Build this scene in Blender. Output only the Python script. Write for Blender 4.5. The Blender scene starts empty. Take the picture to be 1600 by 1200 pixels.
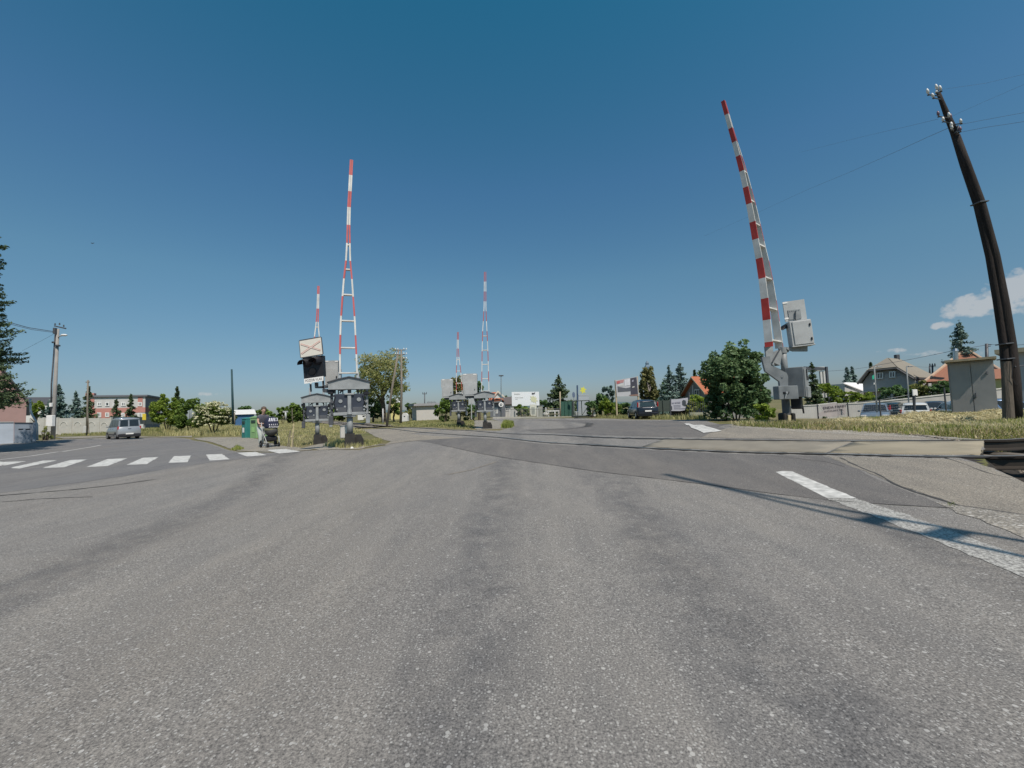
import bpy, math, random
import numpy as np
from mathutils import Vector, Matrix, Euler
from mathutils.geometry import delaunay_2d_cdt
R = math.radians
SC = bpy.context.scene
COL = SC.collection
rng = np.random.default_rng(7)
random.seed(7)

# ------------------------------------------------------------------ camera
FPX = 640.0                       # focal length in pixels of the 1600 px wide photograph
PITCH, ROLL = R(3.31), -math.atan(0.035)
CAM = Vector((0, 0, 1.2))
cd = bpy.data.cameras.new('camera'); cam = bpy.data.objects.new('camera', cd); COL.objects.link(cam)
cd.sensor_width = 36; cd.lens = 36*FPX/1600; cd.clip_start = 0.05; cd.clip_end = 20000
CR = Matrix.Rotation(R(90)+PITCH, 3, 'X') @ Matrix.Rotation(ROLL, 3, 'Z')
cam.matrix_world = Matrix.Translation(CAM) @ CR.to_4x4()
SC.camera = cam

# ------------------------------------------------------------------ light
SUN_EL = R(54); SUN_H = Vector((0.46, -0.89)).normalized()
sunv = Vector((SUN_H.x*math.cos(SUN_EL), SUN_H.y*math.cos(SUN_EL), math.sin(SUN_EL)))
sd = bpy.data.lights.new('sun', 'SUN'); sd.energy = 4.3; sd.angle = R(0.55); sd.color = (1.0, .90, .80)
so = bpy.data.objects.new('sun', sd); COL.objects.link(so); so.location = (0, 0, 40)
so.rotation_euler = sunv.to_track_quat('Z', 'Y').to_euler()
W = bpy.data.worlds.new("World"); SC.world = W; W.use_nodes = True
SC.view_settings.view_transform = 'Standard'; SC.view_settings.look = 'None'
SC.view_settings.gamma = 1; SC.view_settings.exposure = 0.0; SC.view_settings.use_curve_mapping = False

def raydir(px, py):
    return CR @ Vector(((px-800)/FPX, -(py-600)/FPX, -1))
def P(px, py, Z):
    d = raydir(px, py)
    return CAM + d*(Z/d.y)
def proj(p):
    v = CR.transposed() @ (Vector(p)-CAM)
    return (800+FPX*v.x/-v.z, 600-FPX*v.y/-v.z)

def world_nodes():
    nt = W.node_tree; N = nt.nodes; Lk = nt.links; N.clear()
    out = N.new('ShaderNodeOutputWorld'); bg = N.new('ShaderNodeBackground'); bg.inputs['Strength'].default_value = 0.11
    sky = N.new('ShaderNodeTexSky'); sky.sky_type = 'NISHITA'; sky.sun_disc = False
    sky.sun_elevation = SUN_EL; sky.sun_rotation = math.atan2(SUN_H.x, SUN_H.y)
    sky.altitude = 150; sky.air_density = 1.0; sky.dust_density = 0.6; sky.ozone_density = 2.2
    hsv = N.new('ShaderNodeHueSaturation'); hsv.inputs['Saturation'].default_value = 1.0
    Lk.new(sky.outputs[0], hsv.inputs['Color'])
    sx_ = N.new('ShaderNodeSeparateXYZ'); tcg = N.new('ShaderNodeTexCoord'); Lk.new(tcg.outputs['Generated'], sx_.inputs[0])
    tr_ = N.new('ShaderNodeValToRGB'); Lk.new(sx_.outputs['Z'], tr_.inputs[0]); e = tr_.color_ramp.elements
    e[0].position = 0.0; e[0].color = (0.44, 0.496, 0.64, 1); e[1].position = 1.0; e[1].color = (.72, .84, .86, 1)
    for p_, c_ in SKYT: x_ = e.new(p_); x_.color = (*c_, 1)
    tm_ = N.new('ShaderNodeMix'); tm_.data_type = 'RGBA'; tm_.blend_type = 'MULTIPLY'; tm_.inputs['Factor'].default_value = 1; tm_.clamp_result = False
    Lk.new(hsv.outputs[0], tm_.inputs['A']); Lk.new(tr_.outputs[0], tm_.inputs['B'])
    geo = N.new('ShaderNodeTexCoord')
    # a few small fair-weather clouds low in the east (fixed directions in the sky)
    nz = N.new('ShaderNodeTexNoise'); nz.inputs['Scale'].default_value = 42; nz.inputs['Detail'].default_value = 7; nz.inputs['Roughness'].default_value = .55
    mp = N.new('ShaderNodeMapping'); mp.inputs['Scale'].default_value = (1, 1, 1.25)
    Lk.new(geo.outputs['Generated'], mp.inputs['Vector']); Lk.new(mp.outputs[0], nz.inputs['Vector'])
    acc = None
    for (px, py, sx, sz, a) in CLOUDS:
        d = raydir(px, py).normalized()
        side = Vector((d.y, -d.x, 0)).normalized(); up = side.cross(d)*1.0
        def dot(v, k):
            n = N.new('ShaderNodeVectorMath'); n.operation = 'DOT_PRODUCT'; n.inputs[1].default_value = v
            Lk.new(geo.outputs['Generated'], n.inputs[0]); m = N.new('ShaderNodeMath'); m.operation = 'MULTIPLY'
            Lk.new(n.outputs['Value'], m.inputs[0]); m.inputs[1].default_value = k; return m
        def op(o, a_, b_=None, c=None):
            m = N.new('ShaderNodeMath'); m.operation = o
            for i, q in enumerate((a_, b_)):
                if q is None: continue
                if isinstance(q, (int, float)): m.inputs[i].default_value = q
                else: Lk.new(q.outputs[0], m.inputs[i])
            return m
        a1 = op('SUBTRACT', dot(side, 1), d.dot(side)); b1 = op('SUBTRACT', dot(up, 1), d.dot(up))
        a2 = op('POWER', op('ABSOLUTE', op('MULTIPLY', a1, 1/sx)), 2); b2 = op('POWER', op('ABSOLUTE', op('MULTIPLY', b1, 1/sz)), 2)
        r2 = op('ADD', a2, b2); e = op('SUBTRACT', 1, r2)
        front = op('GREATER_THAN', dot(d, 1), 0.2)
        e = op('MULTIPLY', op('MULTIPLY', op('MAXIMUM', e, 0), a), front)
        acc = e if acc is None else op('MAXIMUM', acc, e)
    s = op('ADD', acc, op('SUBTRACT', nz, .56)) if False else None
    nm = N.new('ShaderNodeMath'); nm.operation = 'MULTIPLY_ADD'; Lk.new(nz.outputs[0], nm.inputs[0]); nm.inputs[1].default_value = 4.6; nm.inputs[2].default_value = -2.7
    sm = N.new('ShaderNodeMath'); sm.operation = 'ADD'; Lk.new(nm.outputs[0], sm.inputs[0]); Lk.new(acc.outputs[0], sm.inputs[1])
    gate = N.new('ShaderNodeMath'); gate.operation = 'MULTIPLY'; gate.use_clamp = True; gate.inputs[1].default_value = 6; Lk.new(acc.outputs[0], gate.inputs[0])
    cl = N.new('ShaderNodeMath'); cl.operation = 'MULTIPLY'; cl.use_clamp = True; cl.inputs[1].default_value = 1.25; Lk.new(sm.outputs[0], cl.inputs[0])
    cg = N.new('ShaderNodeMath'); cg.operation = 'MULTIPLY'; Lk.new(cl.outputs[0], cg.inputs[0]); Lk.new(gate.outputs[0], cg.inputs[1])
    cm = N.new('ShaderNodeMath'); cm.operation = 'MULTIPLY'; cm.inputs[1].default_value = .7; Lk.new(cg.outputs[0], cm.inputs[0])
    mx = N.new('ShaderNodeMix'); mx.data_type = 'RGBA'; Lk.new(cm.outputs[0], mx.inputs['Factor'])
    Lk.new(tm_.outputs['Result'], mx.inputs['A']); mx.inputs['B'].default_value = (4.9, 5.0, 5.1, 1)
    Lk.new(mx.outputs['Result'], bg.inputs['Color']); Lk.new(bg.outputs[0], out.inputs['Surface'])
SKYT = [(0.07, (0.48, 0.56, 0.652)), (0.135, (0.52, 0.64, 0.664)), (0.284, (0.576, 0.816, 0.792)), (0.476, (0.48, 0.864, 0.928)), (0.735, (0.224, 0.936, 0.944)), (0.88, (0.70, 0.84, 0.86))]
CLOUDS = [(1545, 472, .060, .020, 1.5), (1600, 445, .05, .028, 1.5), (1590, 480, .05, .018, 1.2), (1470, 508, .016, .008, 1.3), (1515, 488, .035, .012, 1.3),
          (1440, 552, .035, .006, .55), (1400, 548, .03, .005, .5), (325, 616, .028, .005, .75), (393, 621, .02, .003, .4), (1570, 548, .04, .006, .5)]
world_nodes()

# ------------------------------------------------------------------ ground heights (a thin smooth surface through surveyed spots)
CTRL = [(800, 0.5, 0), (300, 4, 0), (800, 5, .03), (1300, 4, .04), (1550, 2.5, .03), (0, 5, -.03), (0, 12, -.05), (500, 7, .0), (200, 17, -.12), (300, 17, -.12),
        (418, 17, -.08), (480, 13.5, .1), (550, 12, .22), (495, 15.5, .05), (200, 26, -.3), (195, 35, -.4), (130, 55, -.26), (30, 27, .05), (83, 31, 0), (-100, 26, .05), (380, 25, -.1),
        (300, 40, -.25), (450, 42, .0), (544, 42, .0), (736, 16.6, .1), (976, 9.4, .2), (1250, 7, .28), (1550, 5.6, .33), (757, 22, .12), (715, 24, .2), (640, 34, .05),
        (1100, 16, .25), (1226, 10.9, .52), (1400, 9.2, .42), (1588, 9.8, .40), (1700, 8.5, .42), (1000, 34, -.08), (930, 51, -.36), (1150, 25, .04), (668, 57, -.16), (1300, 13, .14), (1400, 14, .17), (1490, 14.5, .25), (1590, 14, .34),
        (1520, 17.5, .30), (1300, 26, -.8), (1420, 26, -.85), (1420, 34, -1.0), (1540, 26, -.85), (1650, 22, -.6), (900, 18, .15), (850, 28, .0), (1400, 45, -1.0), (1560, 40, -.9), (1200, 45, -.6)]
_c = []
for px, Z, z in CTRL:
    _c.append(((px-800)/FPX*Z, Z, z))
for a in range(12):
    _c.append((260*math.cos(a*R(30)), 260*math.sin(a*R(30)), -.5))
for x, y in ((-12, -8), (0, -12), (12, -8), (-25, 3), (14, 1), (25, 0)): _c.append((x, y, 0))
_c = np.array(_c)
def _phi(d2): return -np.sqrt(d2+2.3**2)
_A = _phi(((_c[:, None, :2]-_c[None, :, :2])**2).sum(-1)) + np.eye(len(_c))*-1e-2
_n = len(_c); _S = np.zeros((_n+1, _n+1)); _S[:_n, :_n] = _A; _S[:_n, _n] = 1; _S[_n, :_n] = 1
_wt = np.linalg.solve(_S, np.concatenate([_c[:, 2], [0]]))
def terr_np(X, Y):
    X = np.asarray(X, float); Y = np.asarray(Y, float)
    out = np.full(X.shape, _wt[-1])
    for i in range(_n):
        out += _wt[i]*_phi((X-_c[i, 0])**2+(Y-_c[i, 1])**2)
    r = np.sqrt(X*X+Y*Y); k = np.clip((r-150)/150, 0, 1)
    return out*(1-k) - .5*k
def terr(x, y): return float(terr_np(np.array([x]), np.array([y]))[0])
def G(px, py, zmax=400):
    """the spot of ground seen at a pixel"""
    d = raydir(px, py); d = d/d.y
    ts = np.concatenate([np.arange(1, 40, .1), np.arange(40, zmax, 1.0)])
    X = CAM.x+d.x*ts; Zz = CAM.z+d.z*ts
    h = terr_np(X, ts); below = np.nonzero(Zz < h)[0]
    if len(below) == 0: t = zmax
    else:
        i = below[0]
        if i == 0: t = ts[0]
        else:
            a = Zz[i-1]-h[i-1]; b = h[i]-Zz[i]; t = ts[i-1]+(ts[i]-ts[i-1])*a/(a+b)
    return Vector((d.x*t, t, terr(d.x*t, t)))
def at(px, Z, py=650):
    """ground point under pixel column px at depth Z"""
    p = P(px, py, Z); return Vector((p.x, p.y, terr(p.x, p.y)))

# ------------------------------------------------------------------ materials
MATS = {}
def mat(name, col, rough=.75, metal=0.0, var=.12, scale=6.0, bump=0.0, bscale=None, col2=None, spec=.4, detail=5, stretch=None):
    if name in MATS: return MATS[name]
    m = bpy.data.materials.new(name); m.use_nodes = True; nt = m.node_tree; N = nt.nodes; L = nt.links
    b = N['Principled BSDF']; b.inputs['Roughness'].default_value = rough; b.inputs['Metallic'].default_value = metal
    b.inputs['Specular IOR Level'].default_value = spec
    tc = N.new('ShaderNodeTexCoord'); nz = N.new('ShaderNodeTexNoise'); nz.inputs['Scale'].default_value = scale; nz.inputs['Detail'].default_value = detail
    src = tc.outputs['Object']
    if stretch:
        mp = N.new('ShaderNodeMapping'); mp.inputs['Scale'].default_value = stretch; L.new(src, mp.inputs[0]); src = mp.outputs[0]
    L.new(src, nz.inputs['Vector'])
    rp = N.new('ShaderNodeValToRGB'); c = Vector(col[:3]); c2 = Vector(col2[:3]) if col2 else c
    lo = c*(1-var); hi = c2*(1+var)
    rp.color_ramp.elements[0].position = .3; rp.color_ramp.elements[1].position = .7
    rp.color_ramp.elements[0].color = (*lo, 1); rp.color_ramp.elements[1].color = (*hi, 1)
    L.new(nz.outputs[0], rp.inputs[0]); L.new(rp.outputs[0], b.inputs['Base Color'])
    if bump:
        n2 = N.new('ShaderNodeTexNoise'); n2.inputs['Scale'].default_value = bscale or scale*6; n2.inputs['Detail'].default_value = 6; L.new(src, n2.inputs['Vector'])
        bp = N.new('ShaderNodeBump'); bp.inputs['Strength'].default_value = bump; bp.inputs['Distance'].default_value = .02
        L.new(n2.outputs[0], bp.inputs['Height']); L.new(bp.outputs[0], b.inputs['Normal'])
    MATS[name] = m; return m
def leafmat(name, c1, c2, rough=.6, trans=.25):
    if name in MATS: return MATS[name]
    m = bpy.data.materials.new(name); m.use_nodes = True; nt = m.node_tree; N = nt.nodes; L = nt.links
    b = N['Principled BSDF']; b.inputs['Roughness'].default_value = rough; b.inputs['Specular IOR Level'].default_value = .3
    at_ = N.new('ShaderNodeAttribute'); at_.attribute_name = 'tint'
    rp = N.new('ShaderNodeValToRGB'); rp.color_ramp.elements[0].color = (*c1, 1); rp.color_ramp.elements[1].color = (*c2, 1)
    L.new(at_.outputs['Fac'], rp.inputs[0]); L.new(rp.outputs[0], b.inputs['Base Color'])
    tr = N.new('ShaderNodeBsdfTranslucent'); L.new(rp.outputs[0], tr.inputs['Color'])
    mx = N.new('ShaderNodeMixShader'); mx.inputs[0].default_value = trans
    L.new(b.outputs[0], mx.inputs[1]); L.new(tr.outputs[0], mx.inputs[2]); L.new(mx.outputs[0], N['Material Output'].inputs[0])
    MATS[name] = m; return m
def asphalt(name, base, stones, stone_amt, rough=.85, grain=70, tone=.12, warm=(1.03, 1.0, .95), patch=.0, tracks=()):
    m = bpy.data.materials.new(name); m.use_nodes = True; nt = m.node_tree; N = nt.nodes; L = nt.links
    b = N['Principled BSDF']; b.inputs['Roughness'].default_value = rough; b.inputs['Specular IOR Level'].default_value = .35
    tc = N.new('ShaderNodeTexCoord'); src = tc.outputs['Object']
    def noise(sc, det=4, ro=.5):
        n = N.new('ShaderNodeTexNoise'); n.inputs['Scale'].default_value = sc; n.inputs['Detail'].default_value = det; n.inputs['Roughness'].default_value = ro; L.new(src, n.inputs['Vector']); return n
    def ramp(a, p0, c0, p1, c1):
        r = N.new('ShaderNodeValToRGB'); e = r.color_ramp.elements; e[0].position = p0; e[0].color = (*c0, 1); e[1].position = p1; e[1].color = (*c1, 1); L.new(a, r.inputs[0]); return r
    def mix(f, a, c, mode='MIX'):
        x = N.new('ShaderNodeMix'); x.data_type = 'RGBA'; x.blend_type = mode
        if isinstance(f, float): x.inputs['Factor'].default_value = f
        else: L.new(f, x.inputs['Factor'])
        for k, v in (('A', a), ('B', c)):
            if isinstance(v, tuple): x.inputs[k].default_value = (*v, 1)
            else: L.new(v, x.inputs[k])
        return x
    B = Vector(base)
    mpb = N.new('ShaderNodeMapping'); mpb.inputs['Rotation'].default_value = (0, 0, R(-4)); mpb.inputs['Scale'].default_value = (1, .28, 1); L.new(src, mpb.inputs[0])
    src0 = src; src = mpb.outputs[0]; big = noise(.45, 5, .6); r1 = ramp(big.outputs[0], .35, tuple(B*(1-tone)), .65, tuple(Vector((B[0]*warm[0], B[1]*warm[1], B[2]*warm[2]))*(1+tone)))
    mid = noise(3.6, 7, .68); src = src0; r2 = ramp(mid.outputs[0], .3, (.85, .85, .86), .72, (1.11, 1.10, 1.09)); m1 = mix(1.0, r1.outputs[0], r2.outputs[0], 'MULTIPLY')
    fine = noise(grain, 3, .8); r3 = ramp(fine.outputs[0], .33, (.38, .38, .39), .67, (1.62, 1.60, 1.56)); m2 = mix(1.0, m1.outputs['Result'], r3.outputs[0], 'MULTIPLY')
    vo = N.new('ShaderNodeTexVoronoi'); vo.inputs['Scale'].default_value = grain*.9; vo.feature = 'F1'; vo.inputs['Randomness'].default_value = 1; L.new(src, vo.inputs['Vector'])
    sep = N.new('ShaderNodeSeparateColor'); L.new(vo.outputs['Color'], sep.inputs[0])
    th = N.new('ShaderNodeMath'); th.operation = 'GREATER_THAN'; th.inputs[1].default_value = 1-stone_amt; L.new(sep.outputs[0], th.inputs[0])
    dd = N.new('ShaderNodeMath'); dd.operation = 'LESS_THAN'; dd.inputs[1].default_value = .42; L.new(vo.outputs['Distance'], dd.inputs[0])
    st = N.new('ShaderNodeMath'); st.operation = 'MULTIPLY'; L.new(th.outputs[0], st.inputs[0]); L.new(dd.outputs[0], st.inputs[1])
    m3 = mix(st.outputs[0], m2.outputs['Result'], stones)
    vo2 = N.new('ShaderNodeTexVoronoi'); vo2.inputs['Scale'].default_value = grain*.36; L.new(src, vo2.inputs['Vector'])
    sp2 = N.new('ShaderNodeSeparateColor'); L.new(vo2.outputs['Color'], sp2.inputs[0])
    t2 = N.new('ShaderNodeMath'); t2.operation = 'GREATER_THAN'; t2.inputs[1].default_value = 1-stone_amt*.25; L.new(sp2.outputs[0], t2.inputs[0])
    d2 = N.new('ShaderNodeMath'); d2.operation = 'LESS_THAN'; d2.inputs[1].default_value = .3; L.new(vo2.outputs['Distance'], d2.inputs[0])
    s2 = N.new('ShaderNodeMath'); s2.operation = 'MULTIPLY'; L.new(t2.outputs[0], s2.inputs[0]); L.new(d2.outputs[0], s2.inputs[1])
    m4 = mix(s2.outputs[0], m3.outputs['Result'], tuple(Vector(stones)*1.15))
    last = m4
    if patch:   # tyre-worn, oil-darkened lanes and blotches
        mp = N.new('ShaderNodeMapping'); mp.inputs['Rotation'].default_value = (0, 0, R(-4)); mp.inputs['Scale'].default_value = (1.3, .16, 1); L.new(src, mp.inputs[0])
        ln = N.new('ShaderNodeTexNoise'); ln.inputs['Scale'].default_value = .75; ln.inputs['Detail'].default_value = 5; ln.inputs['Roughness'].default_value = .6; L.new(mp.outputs[0], ln.inputs['Vector'])
        r5 = ramp(ln.outputs[0], .46, (1, 1, 1), .64, (1-patch, 1-patch, 1-patch*.9)); last = mix(1.0, m4.outputs['Result'], r5.outputs[0], 'MULTIPLY')
    if tracks:   # the paths of the wheels, polished and oil stained
        sxyz = N.new('ShaderNodeSeparateXYZ'); L.new(src, sxyz.inputs[0]); wob = noise(.22, 2)
        def mth(op, a, c=None):
            k = N.new('ShaderNodeMath'); k.operation = op
            for i, v in enumerate((a, c)):
                if v is None: continue
                if isinstance(v, (int, float)): k.inputs[i].default_value = v
                else: L.new(v, k.inputs[i])
            return k.outputs[0]
        acc = None; wv = mth('MULTIPLY', mth('SUBTRACT', wob.outputs[0], .5), 1.1); brk = noise(3.4, 8, .75)
        for c0, sl, wd in tracks:
            x = mth('ADD', mth('ADD', sxyz.outputs['X'], mth('MULTIPLY', sxyz.outputs['Y'], -sl)), wv); q = mth('DIVIDE', mth('ABSOLUTE', mth('SUBTRACT', x, c0)), wd)
            g = mth('MAXIMUM', mth('SUBTRACT', 1.0, mth('MULTIPLY', q, q)), 0.0); acc = g if acc is None else mth('MAXIMUM', acc, g)
        br = ramp(brk.outputs[0], .36, (0, 0, 0), .58, (1, 1, 1)); f = mth('MULTIPLY', mth('MULTIPLY', acc, br.outputs[0]), .85)
        m6 = mix(f, last.outputs['Result'], (.62, .63, .66), 'MULTIPLY'); last = m6
    L.new(last.outputs['Result'], b.inputs['Base Color'])
    hs = N.new('ShaderNodeMath'); hs.operation = 'ADD'; L.new(fine.outputs[0], hs.inputs[0]); L.new(st.outputs[0], hs.inputs[1])
    bp = N.new('ShaderNodeBump'); bp.inputs['Strength'].default_value = .55; bp.inputs['Distance'].default_value = .006
    L.new(hs.outputs[0], bp.inputs['Height']); L.new(bp.outputs[0], b.inputs['Normal'])
    MATS[name] = m; return m

# ------------------------------------------------------------------ mesh builder
def tag(o, label=None, cat=None, group=None, kind=None):
    if label: o['label'] = label
    if cat: o['category'] = cat
    if group: o['group'] = group
    if kind: o['kind'] = kind
    return o
TM = {}
def thing(name, label, cat, loc=(0, 0, 0), rotz=0.0, group=None):
    o = bpy.data.objects.new(name, None); COL.objects.link(o); o.empty_display_size = .2
    o.location = loc; o.rotation_euler = (0, 0, rotz)
    TM[o.name] = Matrix.Translation(Vector(loc)) @ Matrix.Rotation(rotz, 4, 'Z')
    return tag(o, label, cat, group)
class MB:
    def __init__(s): s.v = []; s.f = []; s.m = []; s.mi = 0; s.sm = []; s.smooth = False
    def slot(s, i): s.mi = i; return s
    def face(s, idx): s.f.append(idx); s.m.append(s.mi); s.sm.append(s.smooth)
    def add(s, vs, fs):
        n = len(s.v); s.v += [tuple(v) for v in vs]
        for f in fs: s.face([n+i for i in f])
        return s
    def box(s, c, size, rot=None, taper=1.0):
        hx, hy, hz = size[0]/2, size[1]/2, size[2]/2
        vs = [Vector((x*hx*(taper if z > 0 else 1), y*hy*(taper if z > 0 else 1), z*hz)) for z in (-1, 1) for x, y in ((-1, -1), (1, -1), (1, 1), (-1, 1))]
        if rot is not None:
            q = rot if isinstance(rot, Matrix) else (Matrix.Rotation(rot, 3, 'Z') if isinstance(rot, (int, float)) else Euler(rot).to_matrix())
            vs = [q @ v for v in vs]
        c = Vector(c); vs = [v+c for v in vs]
        return s.add(vs, [(3, 2, 1, 0), (4, 5, 6, 7), (0, 1, 5, 4), (1, 2, 6, 5), (2, 3, 7, 6), (3, 0, 4, 7)])
    def bbox(s, c, size, rot=None, b=.01):
        """box with chamfered edges"""
        hx, hy, hz = size[0]/2, size[1]/2, size[2]/2; b = min(b, hx*.9, hy*.9, hz*.9)
        q = rot if isinstance(rot, Matrix) else (Matrix.Rotation(rot or 0, 3, 'Z') if (rot is None or isinstance(rot, (int, float))) else Euler(rot).to_matrix())
        rings = []
        for z, k in ((-hz, 1), (-hz+b, 0), (hz-b, 0), (hz, 1)):
            x, y = hx-b*k, hy-b*k; e = b*(0 if k else 1)
            if k: pts = [(-x+b, -y), (x-b, -y), (x, -y+b), (x, y-b), (x-b, y), (-x+b, y), (-x, y-b), (-x, -y+b)]
            else: pts = [(-x+b, -y), (x-b, -y), (x, -y+b), (x, y-b), (x-b, y), (-x+b, y), (-x, y-b), (-x, -y+b)]
            rings.append([q @ Vector((a, c_, z))+Vector(c) for a, c_ in pts])
        return s.loft(rings, True)
    def loft(s, rings, caps=True, closed=True):
        n = len(rings[0]); base = len(s.v)
        for r in rings: s.v += [tuple(p) for p in r]
        for i in range(len(rings)-1):
            for j in range(n if closed else n-1):
                a = base+i*n+j; b = base+i*n+(j+1) % n
                s.face([a, b, b+n, a+n])
        if caps:
            s.face([base+j for j in reversed(range(n))]); s.face([base+(len(rings)-1)*n+j for j in range(n)])
        return s
    def tube(s, pts, rad, n=8, caps=True):
        pts = [Vector(p) for p in pts]
        if not isinstance(rad, (list, tuple)): rad = [rad]*len(pts)
        rings = []
        prev = None
        for i, p in enumerate(pts):
            d = (pts[min(i+1, len(pts)-1)]-pts[max(i-1, 0)]).normalized()
            a = Vector((0, 0, 1)) if abs(d.z) < .9 else Vector((1, 0, 0))
            if prev is not None: a = prev
            u = (a-d*a.dot(d)).normalized(); v = d.cross(u); prev = u
            rings.append([p+(u*math.cos(2*math.pi*k/n)+v*math.sin(2*math.pi*k/n))*rad[i] for k in range(n)])
        return s.loft(rings, caps)
    def prism(s, poly, ext):
        """poly: list of 3D points (planar), ext: extrusion vector"""
        ext = Vector(ext); a = [Vector(p) for p in poly]; b = [p+ext for p in a]; n = len(a); k = len(s.v)
        s.v += [tuple(p) for p in a+b]
        s.face([k+i for i in reversed(range(n))]); s.face([k+n+i for i in range(n)])
        for i in range(n): s.face([k+i, k+(i+1) % n, k+n+(i+1) % n, k+n+i])
        return s
    def sphere(s, c, r, nu=10, nv=7):
        c = Vector(c); r = Vector((r, r, r)) if isinstance(r, (int, float)) else Vector(r)
        rings = []
        for i in range(1, nv):
            a = math.pi*i/nv
            rings.append([c+Vector((r.x*math.sin(a)*math.cos(2*math.pi*j/nu), r.y*math.sin(a)*math.sin(2*math.pi*j/nu), -r.z*math.cos(a))) for j in range(nu)])
        return s.loft(rings, True)
    def build(s, name, mats, parent=None, world=False, smooth=None):
        if not isinstance(mats, (list, tuple)): mats = [mats]
        me = bpy.data.meshes.new(name)
        vs = s.v
        if parent is not None and world:
            inv = TM[parent.name].inverted(); vs = [tuple(inv @ Vector(v)) for v in vs]
        me.from_pydata(vs, [], s.f)
        for m in mats: me.materials.append(m)
        me.polygons.foreach_set('material_index', s.m)
        me.polygons.foreach_set('use_smooth', [bool(x) if smooth is None else smooth for x in s.sm])
        me.update()
        o = bpy.data.objects.new(name, me); COL.objects.link(o)
        if parent is not None: o.parent = parent; TM[o.name] = TM[parent.name]
        else: TM[o.name] = Matrix.Identity(4)
        return o
def recalc(o):
    import bmesh
    bm = bmesh.new(); bm.from_mesh(o.data); bmesh.ops.recalc_face_normals(bm, faces=bm.faces[:]); bm.to_mesh(o.data); bm.free(); return o
def npmesh(name, V, F, m, tint=None, parent=None):
    """V (n,3), F (k,3 or 4)"""
    me = bpy.data.meshes.new(name); k = F.shape[1]
    me.vertices.add(len(V)); me.vertices.foreach_set('co', np.ascontiguousarray(V, dtype=np.float32).ravel())
    me.loops.add(F.size); me.loops.foreach_set('vertex_index', np.ascontiguousarray(F, dtype=np.int32).ravel())
    me.polygons.add(len(F)); me.polygons.foreach_set('loop_start', np.arange(len(F), dtype=np.int32)*k)
    try: me.polygons.foreach_set('loop_total', np.full(len(F), k, dtype=np.int32))
    except Exception: pass
    me.materials.append(m); me.update(calc_edges=True)
    if tint is not None:
        a = me.attributes.new('tint', 'FLOAT', 'POINT'); a.data.foreach_set('value', tint.astype(np.float32))
    me.validate()
    o = bpy.data.objects.new(name, me); COL.objects.link(o)
    if parent is not None: o.parent = parent
    return o
def text_mesh(txt, name, size, m, parent, M, ext=.003, sx=1.0):
    cu = bpy.data.curves.new('lettering', 'FONT'); cu.body = txt; cu.size = size; cu.extrude = ext; cu.align_x = 'CENTER'; cu.align_y = 'CENTER'
    to = bpy.data.objects.new('tmp', cu); COL.objects.link(to)
    dg = bpy.context.evaluated_depsgraph_get(); me = bpy.data.meshes.new_from_object(to.evaluated_get(dg)); COL.objects.unlink(to); bpy.data.objects.remove(to)
    inv = TM[parent.name].inverted() @ M @ Matrix.Diagonal((sx, 1, 1, 1)); me.transform(inv); me.materials.clear(); me.materials.append(m)
    o = bpy.data.objects.new(name, me); COL.objects.link(o); o.parent = parent; return o
def copy_tree(o, parent=None, loc=None, rotz=None):
    c = o.copy(); COL.objects.link(c); c.parent = parent
    if loc is not None: c.location = loc
    if rotz is not None: c.rotation_euler = (0, 0, rotz)
    for ch in list(o.children):
        copy_tree(ch, c)
    return c

# ================================================================== THE GROUND
def polyw(pts):
    """pixel spots ('px',py) or world spots (tuple of 2 with flag) -> list of (x,y)"""
    out = []
    for q in pts:
        if len(q) == 3: out.append((q[1], q[2]))          # ('w', x, y)
        else: g = G(*q); out.append((g.x, g.y))
    return out
def resample(line, step):
    o = [line[0]]
    for a, b in zip(line[:-1], line[1:]):
        n = max(1, int(math.hypot(b[0]-a[0], b[1]-a[1])/step))
        for k in range(1, n+1): o.append((a[0]+(b[0]-a[0])*k/n, a[1]+(b[1]-a[1])*k/n))
    return o
def catmull(pts, per=8):
    p = [np.array(q, float) for q in pts]; o = []
    for i in range(len(p)-1):
        a, b, c, d = p[max(i-1, 0)], p[i], p[i+1], p[min(i+2, len(p)-1)]
        for k in range(per):
            t = k/per; o.append(.5*((2*b)+(c-a)*t+(2*a-5*b+4*c-d)*t*t+(-a+3*b-3*c+d)*t**3))
    o.append(p[-1]); return np.array(o)
near_px = [(437, 655.2), (470, 657.6), (511, 661.2), (544, 664.4), (594, 669.5), (640, 674), (690, 678), (745, 681.8), (830, 689.5), (930, 696), (1050, 702.6), (1161, 707.5), (1285, 710), (1390, 713), (1477, 714.5), (1600, 713.5), (1700, 710), (1850, 703)]
far_px = [(437, 653.9), (470, 656), (511, 659), (544, 661.6), (594, 665.4), (640, 668.6), (690, 671.2), (745, 674), (830, 679), (930, 683.4), (1050, 686.5), (1115, 687.6), (1180, 688.4), (1337, 689.9), (1538, 688.6), (1600, 686.5), (1700, 681), (1850, 671)]
RN = catmull(polyw(near_px), 10); RF = catmull(polyw(far_px), 10)
TC = (RN+RF)/2
END_R = np.array(polyw([(1535, 700)])[0]); END_L = np.array(polyw([(585, 668)])[0])
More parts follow.
